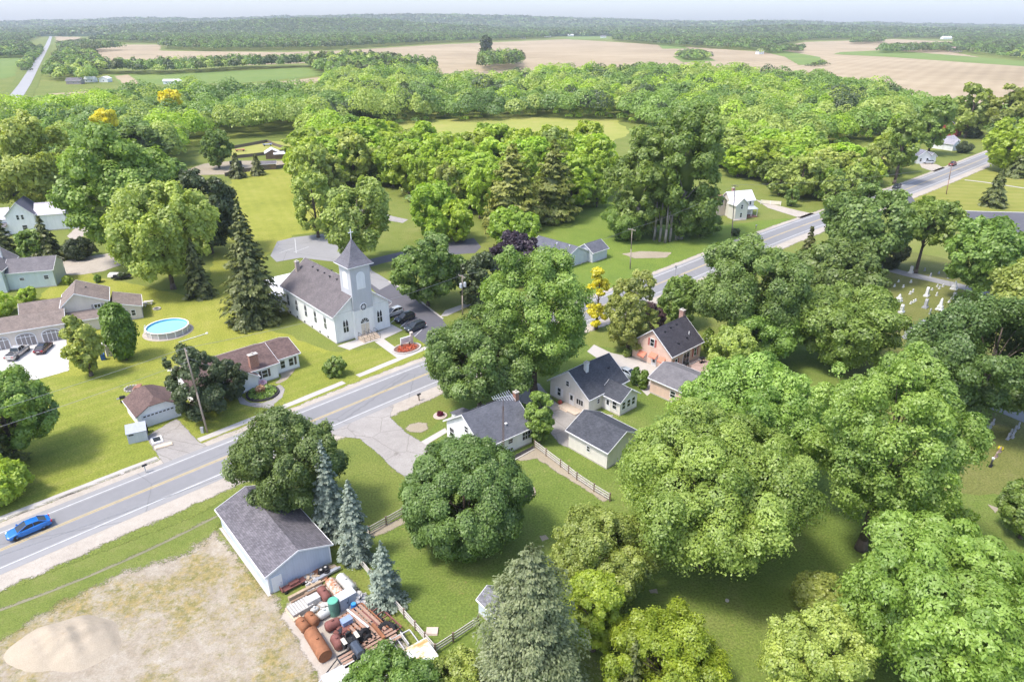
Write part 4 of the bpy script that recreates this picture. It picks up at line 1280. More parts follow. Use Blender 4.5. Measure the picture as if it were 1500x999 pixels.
MIX = [('maple', 4), ('dark', 3), ('light', 3), ('lime', 2)]
stand('grove', [(452, 262), (446, 296), (470, 302), (500, 280), (560, 270), (600, 298), (640, 318), (690, 330), (730, 345), (845, 335), (875, 290), (872, 255), (835, 242), (700, 240), (600, 232), (520, 218), (455, 210), (450, 240)], 9.5, [('lime', 7), ('light', 3), ('maple', 1)], (14, 20), 'in the grove behind the church', keep=0.55)
stand('roadside wood', [(1062, 262), (1115, 268), (1135, 288), (1180, 302), (1220, 305), (1262, 284), (1300, 262), (1325, 240), (1320, 205), (1150, 195), (1060, 200), (1010, 225), (1050, 250)], 8.5, [('lime', 5), ('light', 4), ('maple', 4)], (10, 16), 'in the roadside wood', holes=[[(1190, 228), (1240, 208), (1300, 208), (1318, 232), (1270, 262), (1215, 258)]])
stand('village', [(-80, 262), (60, 300), (100, 300), (210, 275), (240, 258), (272, 236), (300, 206), (420, 198), (470, 200), (480, 182), (560, 178), (560, 165), (480, 150), (330, 150), (160, 162), (0, 185), (-80, 200)], 11.0, MIX, (12, 18), 'in the village on the left', keep=0.5)
stand('behind farmhouse', [(150, 300), (215, 288), (250, 268), (262, 280), (240, 330), (200, 330)], 10.0, [('maple', 3), ('dark', 2)], (10, 14), 'between the farmhouse and the paddock', keep=0.7)
stand('wood', [(480, 186), (560, 184), (640, 180), (760, 174), (905, 176), (960, 195), (1060, 200), (1150, 195), (1320, 205), (1345, 172), (1300, 150), (1200, 130), (1100, 125), (960, 115), (850, 122), (760, 128), (700, 134), (640, 128), (580, 118), (500, 112), (480, 140)], 11.0, [('dark', 4), ('maple', 4), ('deep', 1), ('light', 4), ('lime', 2)], (12, 19), 'in the wood behind the meadow')
stand('right', [(1440, 215), (1500, 212), (1600, 205), (1600, 165), (1500, 172), (1450, 195)], 12, MIX, (11, 16), 'at the right edge by the far end of the highway')
stand('bend', [(1395, 200), (1300, 190), (1345, 165), (1400, 165), (1400, 195)], 11, MIX, (10, 14), 'behind the far white houses')
PLACE.sort()
N_SINGLE = 212
seen = {}
for dd, x, y, R, H, kind, where in PLACE[:N_SINGLE]:
    word = {'maple': 'mid green', 'dark': 'dark green', 'light': 'pale green', 'lime': 'yellow green', 'deep': 'very dark'}[kind]
    b = G(0, 0)
    part = 'left half' if x / y < -0.1 else ('middle' if x / y < 0.25 else 'right half')
    lab = f'{word} leafy tree {where}' + (f', {part} of the view' if 'wood' in where else '')
    proto_tree(kind, x, y, R, H, lab, f'{word} trees {where}', rnd, 0.62 if dd < 330 else 0.85)

# the rest of the woods as one object of many crowns
def ground_z(x, y):
    z = 0.0
    for y0, y1, f in ((5200, 9000, crest_far), (3300, 4900, crest_mid)):
        if y0 < y < y1:
            t = (y - y0)/(y1 - y0)
            z = min(1, 3*t)*min(1, 4*(1 - t))*max(0, f(x, y))
    return z
def woods(name, pts_list, mats):
    """pts_list: (x, y, R, H, material index, leaf size, leaf count)"""
    Vs, tint, mi = [], [], []
    rs = np.random.RandomState(9)
    by = {}
    for p in pts_list: by.setdefault((p[5], p[6]), []).append(p)
    for (leaf, n), L in by.items():
        A = np.array([(p[0], p[1], p[2], p[3]) for p in L])
        m = np.array([p[4] for p in L])
        nt_ = len(A)
        # directions over the crown, lobed so that the outline is uneven
        u = rdir(rs, nt_*n).reshape(nt_, n, 3)
        u[:, :, 2] = np.abs(u[:, :, 2]) * 1.15 - 0.28
        u = u / np.linalg.norm(u, axis=2, keepdims=True)
        lob = rdir(rs, nt_*6).reshape(nt_, 6, 3)
        b = np.einsum('tni,tli->tnl', u, lob)
        rad = 0.70 + 0.34*np.clip((b.max(2) - 0.4)/0.6, 0, 1) + rs.normal(scale=0.05, size=(nt_, n))
        tn = rs.uniform(0.1, 0.6, (nt_, 6))
        tt = np.take_along_axis(tn, b.argmax(2), 1) + rs.uniform(-0.15, 0.3, (nt_, n))
        R = A[:, 2][:, None, None]; Hh = A[:, 3][:, None]
        P = u * rad[:, :, None] * R
        sq = rs.uniform(0.75, 1.25, (nt_, 1))
        P[:, :, :2] *= np.where(u[:, :, 2] > 0.2, 1 - (sq - 0.75)*0.9*np.clip(u[:, :, 2] - 0.2, 0, 1), 1.0)[:, :, None]
        P[:, :, 2] = Hh*0.56 + u[:, :, 2]*rad*Hh*0.46
        P[:, :, 2] += np.array([ground_z(p[0], p[1]) for p in L])[:, None]
        P[:, :, 0] += A[:, 0][:, None]; P[:, :, 1] += A[:, 1][:, None]
        N = unit((u*0.8 + np.array([0, 0, 0.25])).reshape(-1, 3) + 0.45*rdir(rs, nt_*n))
        Q = leaf_quads(P.reshape(-1, 3), N, rdir(rs, nt_*n), leaf*rs.uniform(0.75, 1.3, nt_*n), 1.3)
        Vs.append(Q); tint.append(tt.ravel()); mi.append(np.repeat(m, n))
    V = np.concatenate(Vs)
    me = raw_mesh(name, V, np.arange(len(V)).reshape(-1, 4), mats, np.concatenate(tint))
    me.polygons.foreach_set('material_index', np.concatenate(mi).astype(np.int32))
    o = bpy.data.objects.new(name, me)
    C.objects.link(o)
    return struct(o, 'stuff')
WM = ['maple', 'dark', 'light', 'lime', 'spruce', 'deep']
WM_MATS = [LEAF[k] for k in WM]
pts = []
for dd, x, y, R, H, kind, where in PLACE[N_SINGLE:]:
    n = 700 if dd < 520 else (420 if dd < 750 else 220)
    pts.append((x, y, R, H, WM.index(kind), 0.98 if dd < 520 else (1.2 if dd < 750 else 1.6), n))
pts += UNDER
def belt(poly, spacing, hr, leaf, n, holes=(), rk=(0.5, 0.75)):
    for x, y in scatter(poly, spacing, rnd, holes):
        pts.append((x, y, spacing*rnd.uniform(*rk), rnd.uniform(*hr), rnd.choice([0, 1, 1, 1, 2, 4, 5, 5] if y < 1500 else [1, 1, 4, 5, 5]), leaf, n))
belt([(140, 104), (240, 104), (345, 98), (480, 96), (492, 108), (445, 99), (350, 104), (240, 110), (145, 110)], 11, (12, 18), 1.9, 120)
belt([(455, 100), (500, 96), (560, 98), (640, 112), (640, 118), (500, 122), (470, 112)], 11, (16, 22), 1.9, 150)
belt([(85, 88), (140, 84), (150, 100), (140, 122), (120, 124), (70, 118)], 12, (10, 17), 1.9, 120, holes=[[(96, 119), (120, 116), (122, 126), (96, 126)]])
belt([(-80, 70), (40, 66), (55, 78), (30, 86), (-80, 86)], 12, (10, 16), 2.2, 100)
belt([(30, 100), (45, 82), (60, 70), (62, 76), (38, 108)], 9, (6, 10), 1.6, 80)
belt([(85, 68), (125, 62), (135, 74), (95, 86)], 12, (9, 14), 2.0, 80)
belt([(700, 108), (765, 100), (762, 90), (705, 94)], 11, (16, 22), 1.9, 120)
belt([(990, 83), (1025, 80), (1042, 88), (1005, 90)], 9, (7, 12), 1.5, 110)
belt([(1110, 80), (1172, 78), (1176, 73), (1120, 74)], 12, (10, 15), 2.0, 90)
belt([(1180, 100), (1210, 97), (1204, 92)], 8, (4, 6), 1.2, 60)
belt([(1245, 66), (1290, 64), (1295, 60), (1250, 61)], 14, (12, 17), 2.4, 70)
belt([(1285, 79), (1390, 77), (1400, 70), (1292, 72)], 14, (10, 15), 2.2, 80)
belt([(1390, 78), (1430, 80), (1500, 90), (1640, 96), (1640, 72), (1500, 68), (1400, 70)], 20, (8, 16), 2.2, 90, rk=(0.3, 0.5))
belt([(1400, 66), (1500, 72), (1640, 80), (1640, 60), (1480, 57), (1400, 60)], 15, (10, 16), 2.4, 70)
belt([(120, 80), (210, 71), (300, 76), (480, 74), (640, 64), (800, 57), (820, 53), (600, 49), (400, 49), (365, 44), (310, 52), (200, 57), (130, 62)], 15, (15, 22), 2.6, 60, holes=[[(118, 62), (238, 64), (236, 75), (120, 72)]])
belt([(900, 61), (1000, 70), (1110, 75), (1180, 60), (1310, 57), (1420, 58), (1640, 64), (1700, 50), (1200, 46), (820, 48), (830, 54), (900, 52)], 16, (13, 20), 2.8, 55)
belt([(-200, 66), (40, 62), (60, 54), (80, 48), (70, 46), (-200, 48)], 15, (13, 20), 2.6, 55)
belt([(84, 54), (120, 52), (210, 56), (310, 48), (300, 42), (100, 46)], 16, (13, 20), 2.8, 50)
belt([(-300, 49.5), (400, 49.5), (800, 50.5), (1200, 49.5), (1700, 50), (1800, 45.5), (1200, 45), (800, 45), (400, 45), (-300, 45.5)], 24, (14, 22), 4.6, 26)
for (ya, yb, sp_) in ((3300, 4900, 42.0), (5200, 8900, 85.0)):
    yy = ya
    while yy < yb:
        half = yy*0.86
        xx = -half
        while xx < half:
            if rnd.random() < 0.9: pts.append((xx + rnd.uniform(-.4, .4)*sp_, yy + rnd.uniform(-.4, .4)*sp_, sp_*rnd.uniform(.5, .75), rnd.uniform(16, 27), rnd.choice([1, 4, 5, 5, 5]), sp_*.17, 22))
            xx += sp_
        yy += sp_*.9
print('woods crowns', len(pts), 'quads', sum(p[6] for p in pts), 'individual trees', NTREE + N_SINGLE, 'placed', len(PLACE))
woods('woods', pts, WM_MATS)
# ------------------------------------------------------------------ buildings
WHITE = siding('white clapboard', (0.88, 0.87, 0.86), dark=0.85)
TRIM = plain('white trim paint', (0.82, 0.81, 0.81), 0.5, var=0.05)
GLASS = glass_mat()
CONCRETE_O = plain('cast concrete', (0.50, 0.46, 0.41), 0.9, var=0.15)
BRICK = brick_mat('red brick', (0.34, 0.12, 0.07), (0.42, 0.17, 0.10), (0.45, 0.40, 0.36))
PALEBRICK = brick_mat('pale brick', (0.50, 0.42, 0.36), (0.60, 0.50, 0.44), (0.62, 0.58, 0.54))
DARKMETAL = plain('dark metal', (0.05, 0.05, 0.055), 0.5, 0.5)
STEEL = plain('grey steel', (0.35, 0.35, 0.37), 0.45, 0.7)

def on_face(face, W, L, s, z, d):
    """point on a wall of a W x L footprint: s along the wall from its left end seen from outside, d outward"""
    return {'front': (s, -d, z), 'right': (W + d, s, z), 'back': (W - s, L + d, z), 'left': (-d, L - s, z)}[face]

def face_box(mb, face, W, L, s0, s1, z0, z1, d0, d1):
    a, b = on_face(face, W, L, s0, z0, d0), on_face(face, W, L, s1, z1, d1)
    return mb.box(min(a[0], b[0]), max(a[0], b[0]), min(a[1], b[1]), max(a[1], b[1]), z0, z1)

def window(root, face, W, L, s, z, w_, h, off=(0, 0), panes=(1, 2), frame=TRIM, shutter=None, name='window', fw=0.09):
    """glazed opening centred at s along the wall, sill height z"""
    ox, oy = off
    def sh(mb):
        mb.v = [(x + ox, y + oy, zz) for x, y, zz in mb.v]
        return mb
    g = MB()
    face_box(g, face, W, L, s - w_/2, s + w_/2, z, z + h, 0.004, 0.03)
    g = sh(g).build(name, GLASS, root)
    f = MB()
    for a, b, c, d in ((s - w_/2 - fw, s - w_/2, z - fw, z + h + fw), (s + w_/2, s + w_/2 + fw, z - fw, z + h + fw)):
        face_box(f, face, W, L, a, b, c, d, 0.0, 0.07)
    for c, d in ((z - fw, z), (z + h, z + h + fw)):
        face_box(f, face, W, L, s - w_/2, s + w_/2, c, d, 0.0, 0.07)
    nx, nz = panes
    for i in range(1, nx): face_box(f, face, W, L, s - w_/2 + w_*i/nx - 0.03, s - w_/2 + w_*i/nx + 0.03, z, z + h, 0.03, 0.055)
    for i in range(1, nz): face_box(f, face, W, L, s - w_/2, s + w_/2, z + h*i/nz - 0.03, z + h*i/nz + 0.03, 0.03, 0.053)
    sh(f).build('frame', frame, g)
    if shutter:
        for sg in (-1, 1):
            m = MB()
            c = s + sg * (w_/2 + fw + 0.24)
            face_box(m, face, W, L, c - 0.2, c + 0.2, z - 0.05, z + h + 0.05, 0.0, 0.045)
            for k in range(7):
                zz = z + h * (k + 0.5) / 7
                face_box(m, face, W, L, c - 0.15, c + 0.15, zz - 0.02, zz + 0.02, 0.045, 0.06)
            sh(m).build('shutter', shutter, root)
    return g

def door(root, face, W, L, s, w_, h, mat, off=(0, 0), z=0.0, glass=None, frame=TRIM, handle=True):
    ox, oy = off
    def sh(mb):
        mb.v = [(x + ox, y + oy, zz) for x, y, zz in mb.v]
        return mb
    g = MB()
    face_box(g, face, W, L, s - w_/2, s + w_/2, z, z + h, 0.0, 0.045)
    for k in range(2): face_box(g, face, W, L, s - w_*0.34, s + w_*0.34, z + 0.15 + k*h*0.48, z + 0.15 + k*h*0.48 + h*0.36, 0.045, 0.055)
    g = sh(g).build('door', mat, root)
    f = MB()
    face_box(f, face, W, L, s - w_/2 - 0.1, s - w_/2, z, z + h + 0.1, 0.0, 0.07)
    face_box(f, face, W, L, s + w_/2, s + w_/2 + 0.1, z, z + h + 0.1, 0.0, 0.07)
    face_box(f, face, W, L, s - w_/2, s + w_/2, z + h, z + h + 0.1, 0.0, 0.07)
    sh(f).build('frame', frame, g)
    if glass:
        m = MB()
        face_box(m, face, W, L, s - w_*0.3, s + w_*0.3, z + h*glass[0], z + h*glass[1], 0.056, 0.066)
        sh(m).build('pane', GLASS, g)
    if handle:
        m = MB()
        face_box(m, face, W, L, s + w_*0.36, s + w_*0.43, z + h*0.45, z + h*0.5, 0.055, 0.11)
        sh(m).build('handle', STEEL, g)
    return g

def gable(root, w, l, e, r, axis, wall, roof, o=0.35, t=0.16, x0=0.0, y0=0.0, z0=-0.1, rx=0.5, fascia=TRIM, footing=True, o_gable=None):
    """walls with gables, two roof slabs and their white edge boards; ridge along 'u' or 'v' at fraction rx of the span"""
    og = o if o_gable is None else o_gable
    m = MB()
    if axis == 'u':
        prof = [(y0, z0), (y0 + l, z0), (y0 + l, e), (y0 + l*rx, r), (y0, e)]
        m.prism(prof, 'x', x0, x0 + w)
    else:
        prof = [(x0, z0), (x0 + w, z0), (x0 + w, e), (x0 + w*rx, r), (x0, e)]
        m.prism(prof, 'y', y0, y0 + l)
    m.build('wall', wall, root)
    rm, fm = MB(), MB()
    lift = 0.02 + t
    span = l if axis == 'u' else w
    a0, a1 = (x0 - og, x0 + w + og) if axis == 'u' else (y0 - og, y0 + l + og)
    base = y0 if axis == 'u' else x0
    s1 = (r - e) / (span*rx)
    s2 = (r - e) / (span*(1 - rx))
    pts = [(base - o, e - o*s1), (base + span*rx, r), (base + span + o, e - o*s2)]
    def P(a, q): return (a, q[0], q[1] + lift) if axis == 'u' else (q[0], a, q[1] + lift)
    for i in (0, 1):
        rm.slab([P(a0, pts[i]), P(a1, pts[i]), P(a1, pts[i+1]), P(a0, pts[i+1])], t)
        for a, b in ((a0 - 0.05, a0 - 0.004), (a1 + 0.004, a1 + 0.05)):       # rake boards
            q0, q1 = pts[i], pts[i+1]
            vs = []
            for aa in (a, b):
                vs += [P(aa, (q0[0], q0[1] - 0.19)), P(aa, (q0[0], q0[1] + 0.03)), P(aa, (q1[0], q1[1] + 0.03)), P(aa, (q1[0], q1[1] - 0.19))]
            fm.add(vs, [(0,1,2,3), (7,6,5,4), (0,4,5,1), (1,5,6,2), (2,6,7,3), (3,7,4,0)])
    for q, sg in ((pts[0], -1), (pts[2], 1)):                                  # eave boards / gutters
        b0, b1 = sorted((q[0] + sg*0.003, q[0] + sg*0.09))
        if axis == 'u': fm.box(a0 - 0.05, a1 + 0.05, b0, b1, q[1] + lift - 0.18, q[1] + lift - 0.02)
        else: fm.box(b0, b1, a0 - 0.05, a1 + 0.05, q[1] + lift - 0.18, q[1] + lift - 0.02)
    yr = pts[1][0]; zr = r + lift
    if axis == 'u': rm.prism([(yr - .17, zr - .17*s1 + .012), (yr, zr + .035), (yr + .17, zr - .17*s2 + .012)], 'x', a0, a1)
    else: rm.prism([(yr - .17, zr - .17*s1 + .012), (yr, zr + .035), (yr + .17, zr - .17*s2 + .012)], 'y', a0, a1)
    ro = rm.build('roof', roof, root)
    fm.build('fascia', fascia, root)
    if footing:
        MB().box(x0 - 0.03, x0 + w + 0.03, y0 - 0.03, y0 + l + 0.03, z0, 0.22).build('foundation', CONCRETE_O, root)
    return ro

def chimney(root, x, y, z0, z1, a, b, mat, cap=True):
    m = MB().box(x - a/2, x + a/2, y - b/2, y + b/2, z0, z1)
    m.box(x - a/2 - 0.05, x + a/2 + 0.05, y - b/2 - 0.05, y + b/2 + 0.05, z1 - 0.25, z1 - 0.1)
    c = m.build('chimney', mat, root)
    if cap:
        k = MB().box(x - a/2 - 0.08, x + a/2 + 0.08, y - b/2 - 0.08, y + b/2 + 0.08, z1, z1 + 0.09)
        k.tube((x, y, z1 + 0.09), (x, y, z1 + 0.35), min(a, b)*0.22)
        k.build('chimney_cap', CONCRETE_O, c)
    return c

def vents(root, pts, mat=None):
    for p in pts:
        m = MB().tube((p[0], p[1], p[2] - 0.3), (p[0], p[1], p[2] + 0.25), 0.09, n=8)
        m.box(p[0] - 0.17, p[0] + 0.17, p[1] - 0.17, p[1] + 0.17, p[2] + 0.2, p[2] + 0.3)
        m.build('roof_vent', mat or DARKMETAL, root)

# ---- the church
ch = thing('church', 'white clapboard church with a square steeple and a cross on top', 'church', (-34.26, 120.8, 0), 41.5)
W, L, E, RG = 12.24, 22.7, 5.93, 10.5
CHROOF = shingle('church roof shingles', (0.155, 0.137, 0.14), 0.12)
gable(ch, W, L, E, RG, 'v', WHITE, CHROOF, o=0.45)
vents(ch, [(W/2 - 0.9 - 0.2*(i % 2), 7.5 + i*2.6, RG - 0.55) for i in range(5)] + [(W/2 + 0.6, 12.3, RG - 0.25)])
def lancet(face, s, z, off=(0, 0), w_=1.15, h=2.6):
    """pair of narrow pointed church windows"""
    for q in (-1, 1):
        c = s + q * w_ * 0.26
        g = MB(); f = MB()
        prof = [(c - w_*0.19, z), (c + w_*0.19, z), (c + w_*0.19, z + h*0.78), (c, z + h), (c - w_*0.19, z + h*0.78)]
        def ext(mb, prof, d0, d1):
            n = len(prof)
            vs = [on_face(face, W, L, a, b, d0) for a, b in prof] + [on_face(face, W, L, a, b, d1) for a, b in prof]
            vs = [(x + off[0], y + off[1], zz) for x, y, zz in vs]
            return mb.add(vs, [tuple(range(n-1, -1, -1)), tuple(range(n, 2*n))] + [(i, (i+1) % n, n+(i+1) % n, n+i) for i in range(n)])
        ext(g, prof, 0.02, 0.06)
        g = g.build('window', GLASS, ch)
        big = [(c + (a - c)*1.45, z + (b - z)*1.06 - 0.1) for a, b in prof]
        ext(f, big, 0.0, 0.025)
        ext(f, [(c - w_*0.19, z + h*0.42), (c + w_*0.19, z + h*0.42), (c + w_*0.19, z + h*0.46), (c - w_*0.19, z + h*0.46)], 0.06, 0.085)
        f.build('frame', TRIM, g)
for s in (2.3, W - 2.3): lancet('front', s, 1.9)
for s in (4.0, 8.2, 12.4, 16.6, 20.6): lancet('left', L - s, 2.0, w_=1.0, h=2.7)
for s in (4.0, 8.2, 12.4, 16.6): lancet('right', s, 2.0, w_=1.0, h=2.7)
for s in range(6):
    m = MB(); face_box(m, 'left', W, L, 2 + s*3.4, 2.6 + s*3.4, 0.25, 0.6, 0.0, 0.05)
    m.build('basement_window', GLASS, ch)
# steeple
TW = 4.3
tx0, tx1, ty0, ty1 = W/2 - TW/2, W/2 + TW/2, -0.75, TW - 0.75
MB().box(tx0, tx1, ty0, ty1, -0.1, 5.9).build('tower_base', WHITE, ch)
GREYSHAKE = siding('grey painted shakes', (0.54, 0.54, 0.565), 0.16, dark=0.9)
MB().box(tx0 + 0.02, tx1 - 0.02, ty0 + 0.02, ty1 - 0.02, 5.9, 15.0).build('tower', GREYSHAKE, ch)
MB().box(tx0 - 0.05, tx1 + 0.05, ty0 - 0.05, ty1 + 0.05, 14.9, 15.15).box(tx0 - 0.04, tx1 + 0.04, ty0 - 0.04, ty1 + 0.04, 5.8, 5.95).build('cornice', TRIM, ch)
cx_, cy_ = W/2, (ty0 + ty1)/2
sr = TW/2 + 0.62
prof = [(sr, 15.05), (sr*0.72, 16.0), (sr*0.40, 17.5), (0.06, 19.7)]
sp_ = MB()
vs = []
for rr, zz in prof: vs += [(cx_ - rr, cy_ - rr, zz), (cx_ + rr, cy_ - rr, zz), (cx_ + rr, cy_ + rr, zz), (cx_ - rr, cy_ + rr, zz)]
sp_.add(vs, [(3, 2, 1, 0)] + [(k*4+i, k*4+(i+1) % 4, k*4+4+(i+1) % 4, k*4+4+i) for k in range(3) for i in range(4)] + [(12, 13, 14, 15)])
sp_.build('spire', shingle('spire shingles', (0.17, 0.165, 0.185), 0.2), ch)
MB().box(cx_ - sr - 0.03, cx_ + sr + 0.03, cy_ - sr - 0.03, cy_ + sr + 0.03, 14.9, 15.04).build('spire_eave', TRIM, ch)
MB().box(cx_ - 0.06, cx_ + 0.06, cy_ - 0.06, cy_ + 0.06, 19.6, 21.6).box(cx_ - 0.5, cx_ - 0.06, cy_ - 0.055, cy_ + 0.055, 20.9, 21.02).box(cx_ + 0.06, cx_ + 0.5, cy_ - 0.055, cy_ + 0.055, 20.9, 21.02).build('cross', plain('white cross paint', (0.85, 0.85, 0.85)), ch)
LOUV = siding('white louvres', (0.82, 0.82, 0.83), 0.18, dark=0.75)
def arch(face, s, z, w_, h, d0, d1):
    m = MB()
    pr = [(s - w_/2, z), (s + w_/2, z)] + [(s + w_/2*math.cos(a), z + h - w_/2 + w_/2*math.sin(a)) for a in np.linspace(0, math.pi, 9)]
    n = len(pr)
    vs = [on_face(face, TW, TW, a, b, d0) for a, b in pr] + [on_face(face, TW, TW, a, b, d1) for a, b in pr]
    vs = [(x + tx0, y + ty0, zz) for x, y, zz in vs]
    return m.add(vs, [tuple(range(n-1, -1, -1)), tuple(range(n, 2*n))] + [(i, (i+1) % n, n+(i+1) % n, n+i) for i in range(n)])
for fc in ('front', 'left', 'right', 'back'):
    a = arch(fc, TW/2, 10.4, 1.45, 3.1, -0.02, 0.05).build('belfry_louvre', LOUV, ch)
    arch(fc, TW/2, 10.2, 1.85, 3.5, -0.02, 0.025).build('frame', TRIM, a)
# round window, door, fan light
yd = ty0
rw = MB().lathe([(0, 0.72), (0.06, 0.72)], (W/2, yd + 0.0, 6.45), (0, -1, 0), 20).build('rose_window', GLASS, ch)
fr = MB().torus((W/2, yd - 0.06, 6.45), (0, -1, 0), 0.74, 0.08, 22, 6)
for k in range(4):
    a = k*math.pi/4
    fr.tube((W/2 - 0.7*math.cos(a), yd - 0.08, 6.45 - 0.7*math.sin(a)), (W/2 + 0.7*math.cos(a), yd - 0.08, 6.45 + 0.7*math.sin(a)), 0.035, n=6)
fr.torus((W/2, yd - 0.08, 6.45), (0, -1, 0), 0.28, 0.035, 16, 6)
fr.build('tracery', TRIM, rw)
CREAM = plain('cream door paint', (0.72, 0.64, 0.53), 0.5)
for q in (-0.48, 0.48): door(ch, 'front', TW, TW, TW/2 + q, 0.86, 2.3, CREAM, off=(tx0, ty0), z=0.65, handle=q < 0)
fan = arch('front', TW/2, 3.05, 1.8, 1.0, 0.0, 0.05).build('fan_window', GLASS, ch)
fm_ = MB()
for k in range(6):
    a = math.pi*k/5
    fm_.tube((W/2, yd - 0.06, 3.1), (W/2 + 0.95*math.cos(a), yd - 0.06, 3.1 + 0.95*math.sin(a)), 0.04, n=6)
fm_.box(W/2 - 1.0, W/2 + 1.0, yd - 0.09, yd - 0.05, 3.0, 3.1)
fm_.build('glazing_bar', TRIM, fan)
st = MB()
for k in range(4): st.box(W/2 - 1.9 + 0.0*k, W/2 + 1.9, yd - 1.4 - 0.35*k, yd - 1.05 - 0.35*k if k else yd, -0.05, 0.62 - 0.155*k)
st.build('steps', plain('sandy concrete', (0.55, 0.44, 0.33), 0.9), ch)
for q in (-1.75, -0.5, 0.5, 1.75):
    m = MB().tube((W/2 + q, yd - 0.2, 1.55), (W/2 + q, yd - 1.4, 1.5), 0.03, n=6).tube((W/2 + q, yd - 1.4, 1.5), (W/2 + q, yd - 2.5, 0.95), 0.03, n=6)
    for yy, zb, zt in ((-0.2, 0.6, 1.55), (-1.4, 0.6, 1.5), (-2.5, 0.0, 0.95)): m.tube((W/2 + q, yd + yy, zb), (W/2 + q, yd + yy, zt), 0.03, n=6)
    m.build('handrail', DARKMETAL, ch)
chimney(ch, W/2 - 2.6, L - 0.9, 6.5, 10.7, 0.75, 0.75, brick_mat('tan brick', (0.36, 0.27, 0.22), (0.44, 0.33, 0.27), (0.5, 0.46, 0.42)))
# low white flat roofed hall at the back
MB().box(-3.2, W + 2.6, L + 0.05, L + 12.5, -0.1, 3.4).build('rear_hall', WHITE, ch)
MB().box(-3.4, W + 2.8, L + 0.06, L + 12.7, 3.4, 3.62).build('flat_roof', plain('white roof membrane', (0.74, 0.73, 0.72), 0.8, var=0.1), ch)
for q in range(4): MB().box(3 + q*2.0, 4.0 + q*2.0, L + 2.6 + (q % 2)*1.2, L + 3.5 + (q % 2)*1.2, 3.62, 4.3).build('roof_unit', TRIM, ch)

# church sign in its flower bed
p = G(595, 507)
sg = thing('church_sign', 'white notice board sign on short legs in a stone ringed flower bed by the church', 'sign', p, 38)
MB().box(-1.15, 1.0, -0.12, 0.12, 0.75, 1.95).build('board', plain('sign board white', (0.78, 0.77, 0.75)), sg)
m = MB()
for z in (1.5, 1.25, 1.02): m.box(-0.9, 0.7, -0.132, -0.121, z, z + 0.09)
m.build('lettering', plain('faded lettering', (0.45, 0.4, 0.4)), sg)
MB().box(-1.0, -0.85, -0.08, 0.08, 0, 0.75).box(0.7, 0.85, -0.08, 0.08, 0, 0.75).build('legs', DARKMETAL, sg)
MB().box(1.05, 1.5, -0.25, 0.25, 0, 2.5).box(0.98, 1.57, -0.32, 0.32, 2.5, 2.6).build('pillar', PALEBRICK, sg)
fb = thing('flower_bed', 'oval stone edged bed of red flowers around the church sign', 'flower bed', G(596, 511), 38)
MB().lathe([(-0.05, 2.1), (0.16, 2.05), (0.16, 1.7), (0.10, 1.65), (0.12, 0.05)], n=26).build('soil', plain('rusty mulch', (0.20, 0.12, 0.09), 0.95), fb)
fb.scale = (1.35, 1.0, 1.0)
m = MB()
for k in range(30):
    a = 6.283*k/30
    m.box(-0.22, 0.22, -0.12, 0.12, 0, 0.24, Matrix.Translation((2.05*math.cos(a), 2.05*math.sin(a), 0)) @ Matrix.Rotation(a + 1.57, 4, 'Z'))
m.build('edging', plain('edging stone', (0.48, 0.44, 0.40), 0.9, var=0.25), fb)
FLOWERBED = fb

# ---- brown roofed bungalow left of the church
BROWN = shingle('brown roof shingles', (0.155, 0.105, 0.095), 0.2)
hb = thing('house', 'white bungalow with a brown roof and a red brick chimney', 'house', (-48.23, 100.46, 0), 43.0)
W, L = 9.5, 9.6
X0 = -5.2                                       # the left part, mostly behind the dark trees
gable(hb, W - X0, L, 2.95, 4.9, 'u', WHITE, BROWN, x0=X0)
SHUT = plain('brown shutters', (0.10, 0.075, 0.07), 0.7)
window(hb, 'front', W, L, 7.1, 0.95, 0.95, 1.35, shutter=SHUT)
gable(hb, 4.4, 3.4, 2.3, 4.3, 'v', WHITE, BROWN, x0=0.9, y0=-1.2, rx=0.36)
door(hb, 'front', W, L, 2.1, 0.9, 2.0, plain('blue grey door', (0.12, 0.15, 0.22)), off=(0, -1.2), glass=(0.45, 0.92))
chimney(hb, 5.75, 0.55, 0.0, 5.6, 1.5, 0.8, BRICK)
gable(hb, 4.6, 8.2, 2.9, 4.35, 'u', WHITE, BROWN, x0=W + 0.02, y0=1.2)
for s in (11.0, 12.6): window(hb, 'front', W, L, s, 0.9, 0.8, 1.4, off=(0, 1.2))
m = MB(); face_box(m, 'front', W, L, 13.25, 13.65, 0.85, 2.4, -1.2, -1.155); m.build('shutter', SHUT, hb)
MB().box(X0 + 0.3, X0 + 4.2, -1.7, -0.05, -0.05, 0.45).build('porch_floor', CONCRETE_O, hb)
m = MB().box(X0 + 0.3, X0 + 4.2, -1.68, -1.6, 1.05, 1.15)
for k in range(12): m.box(X0 + 0.32 + k*0.35, X0 + 0.4 + k*0.35, -1.68, -1.6, 0.45, 1.05)
m.build('porch_railing', TRIM, hb)
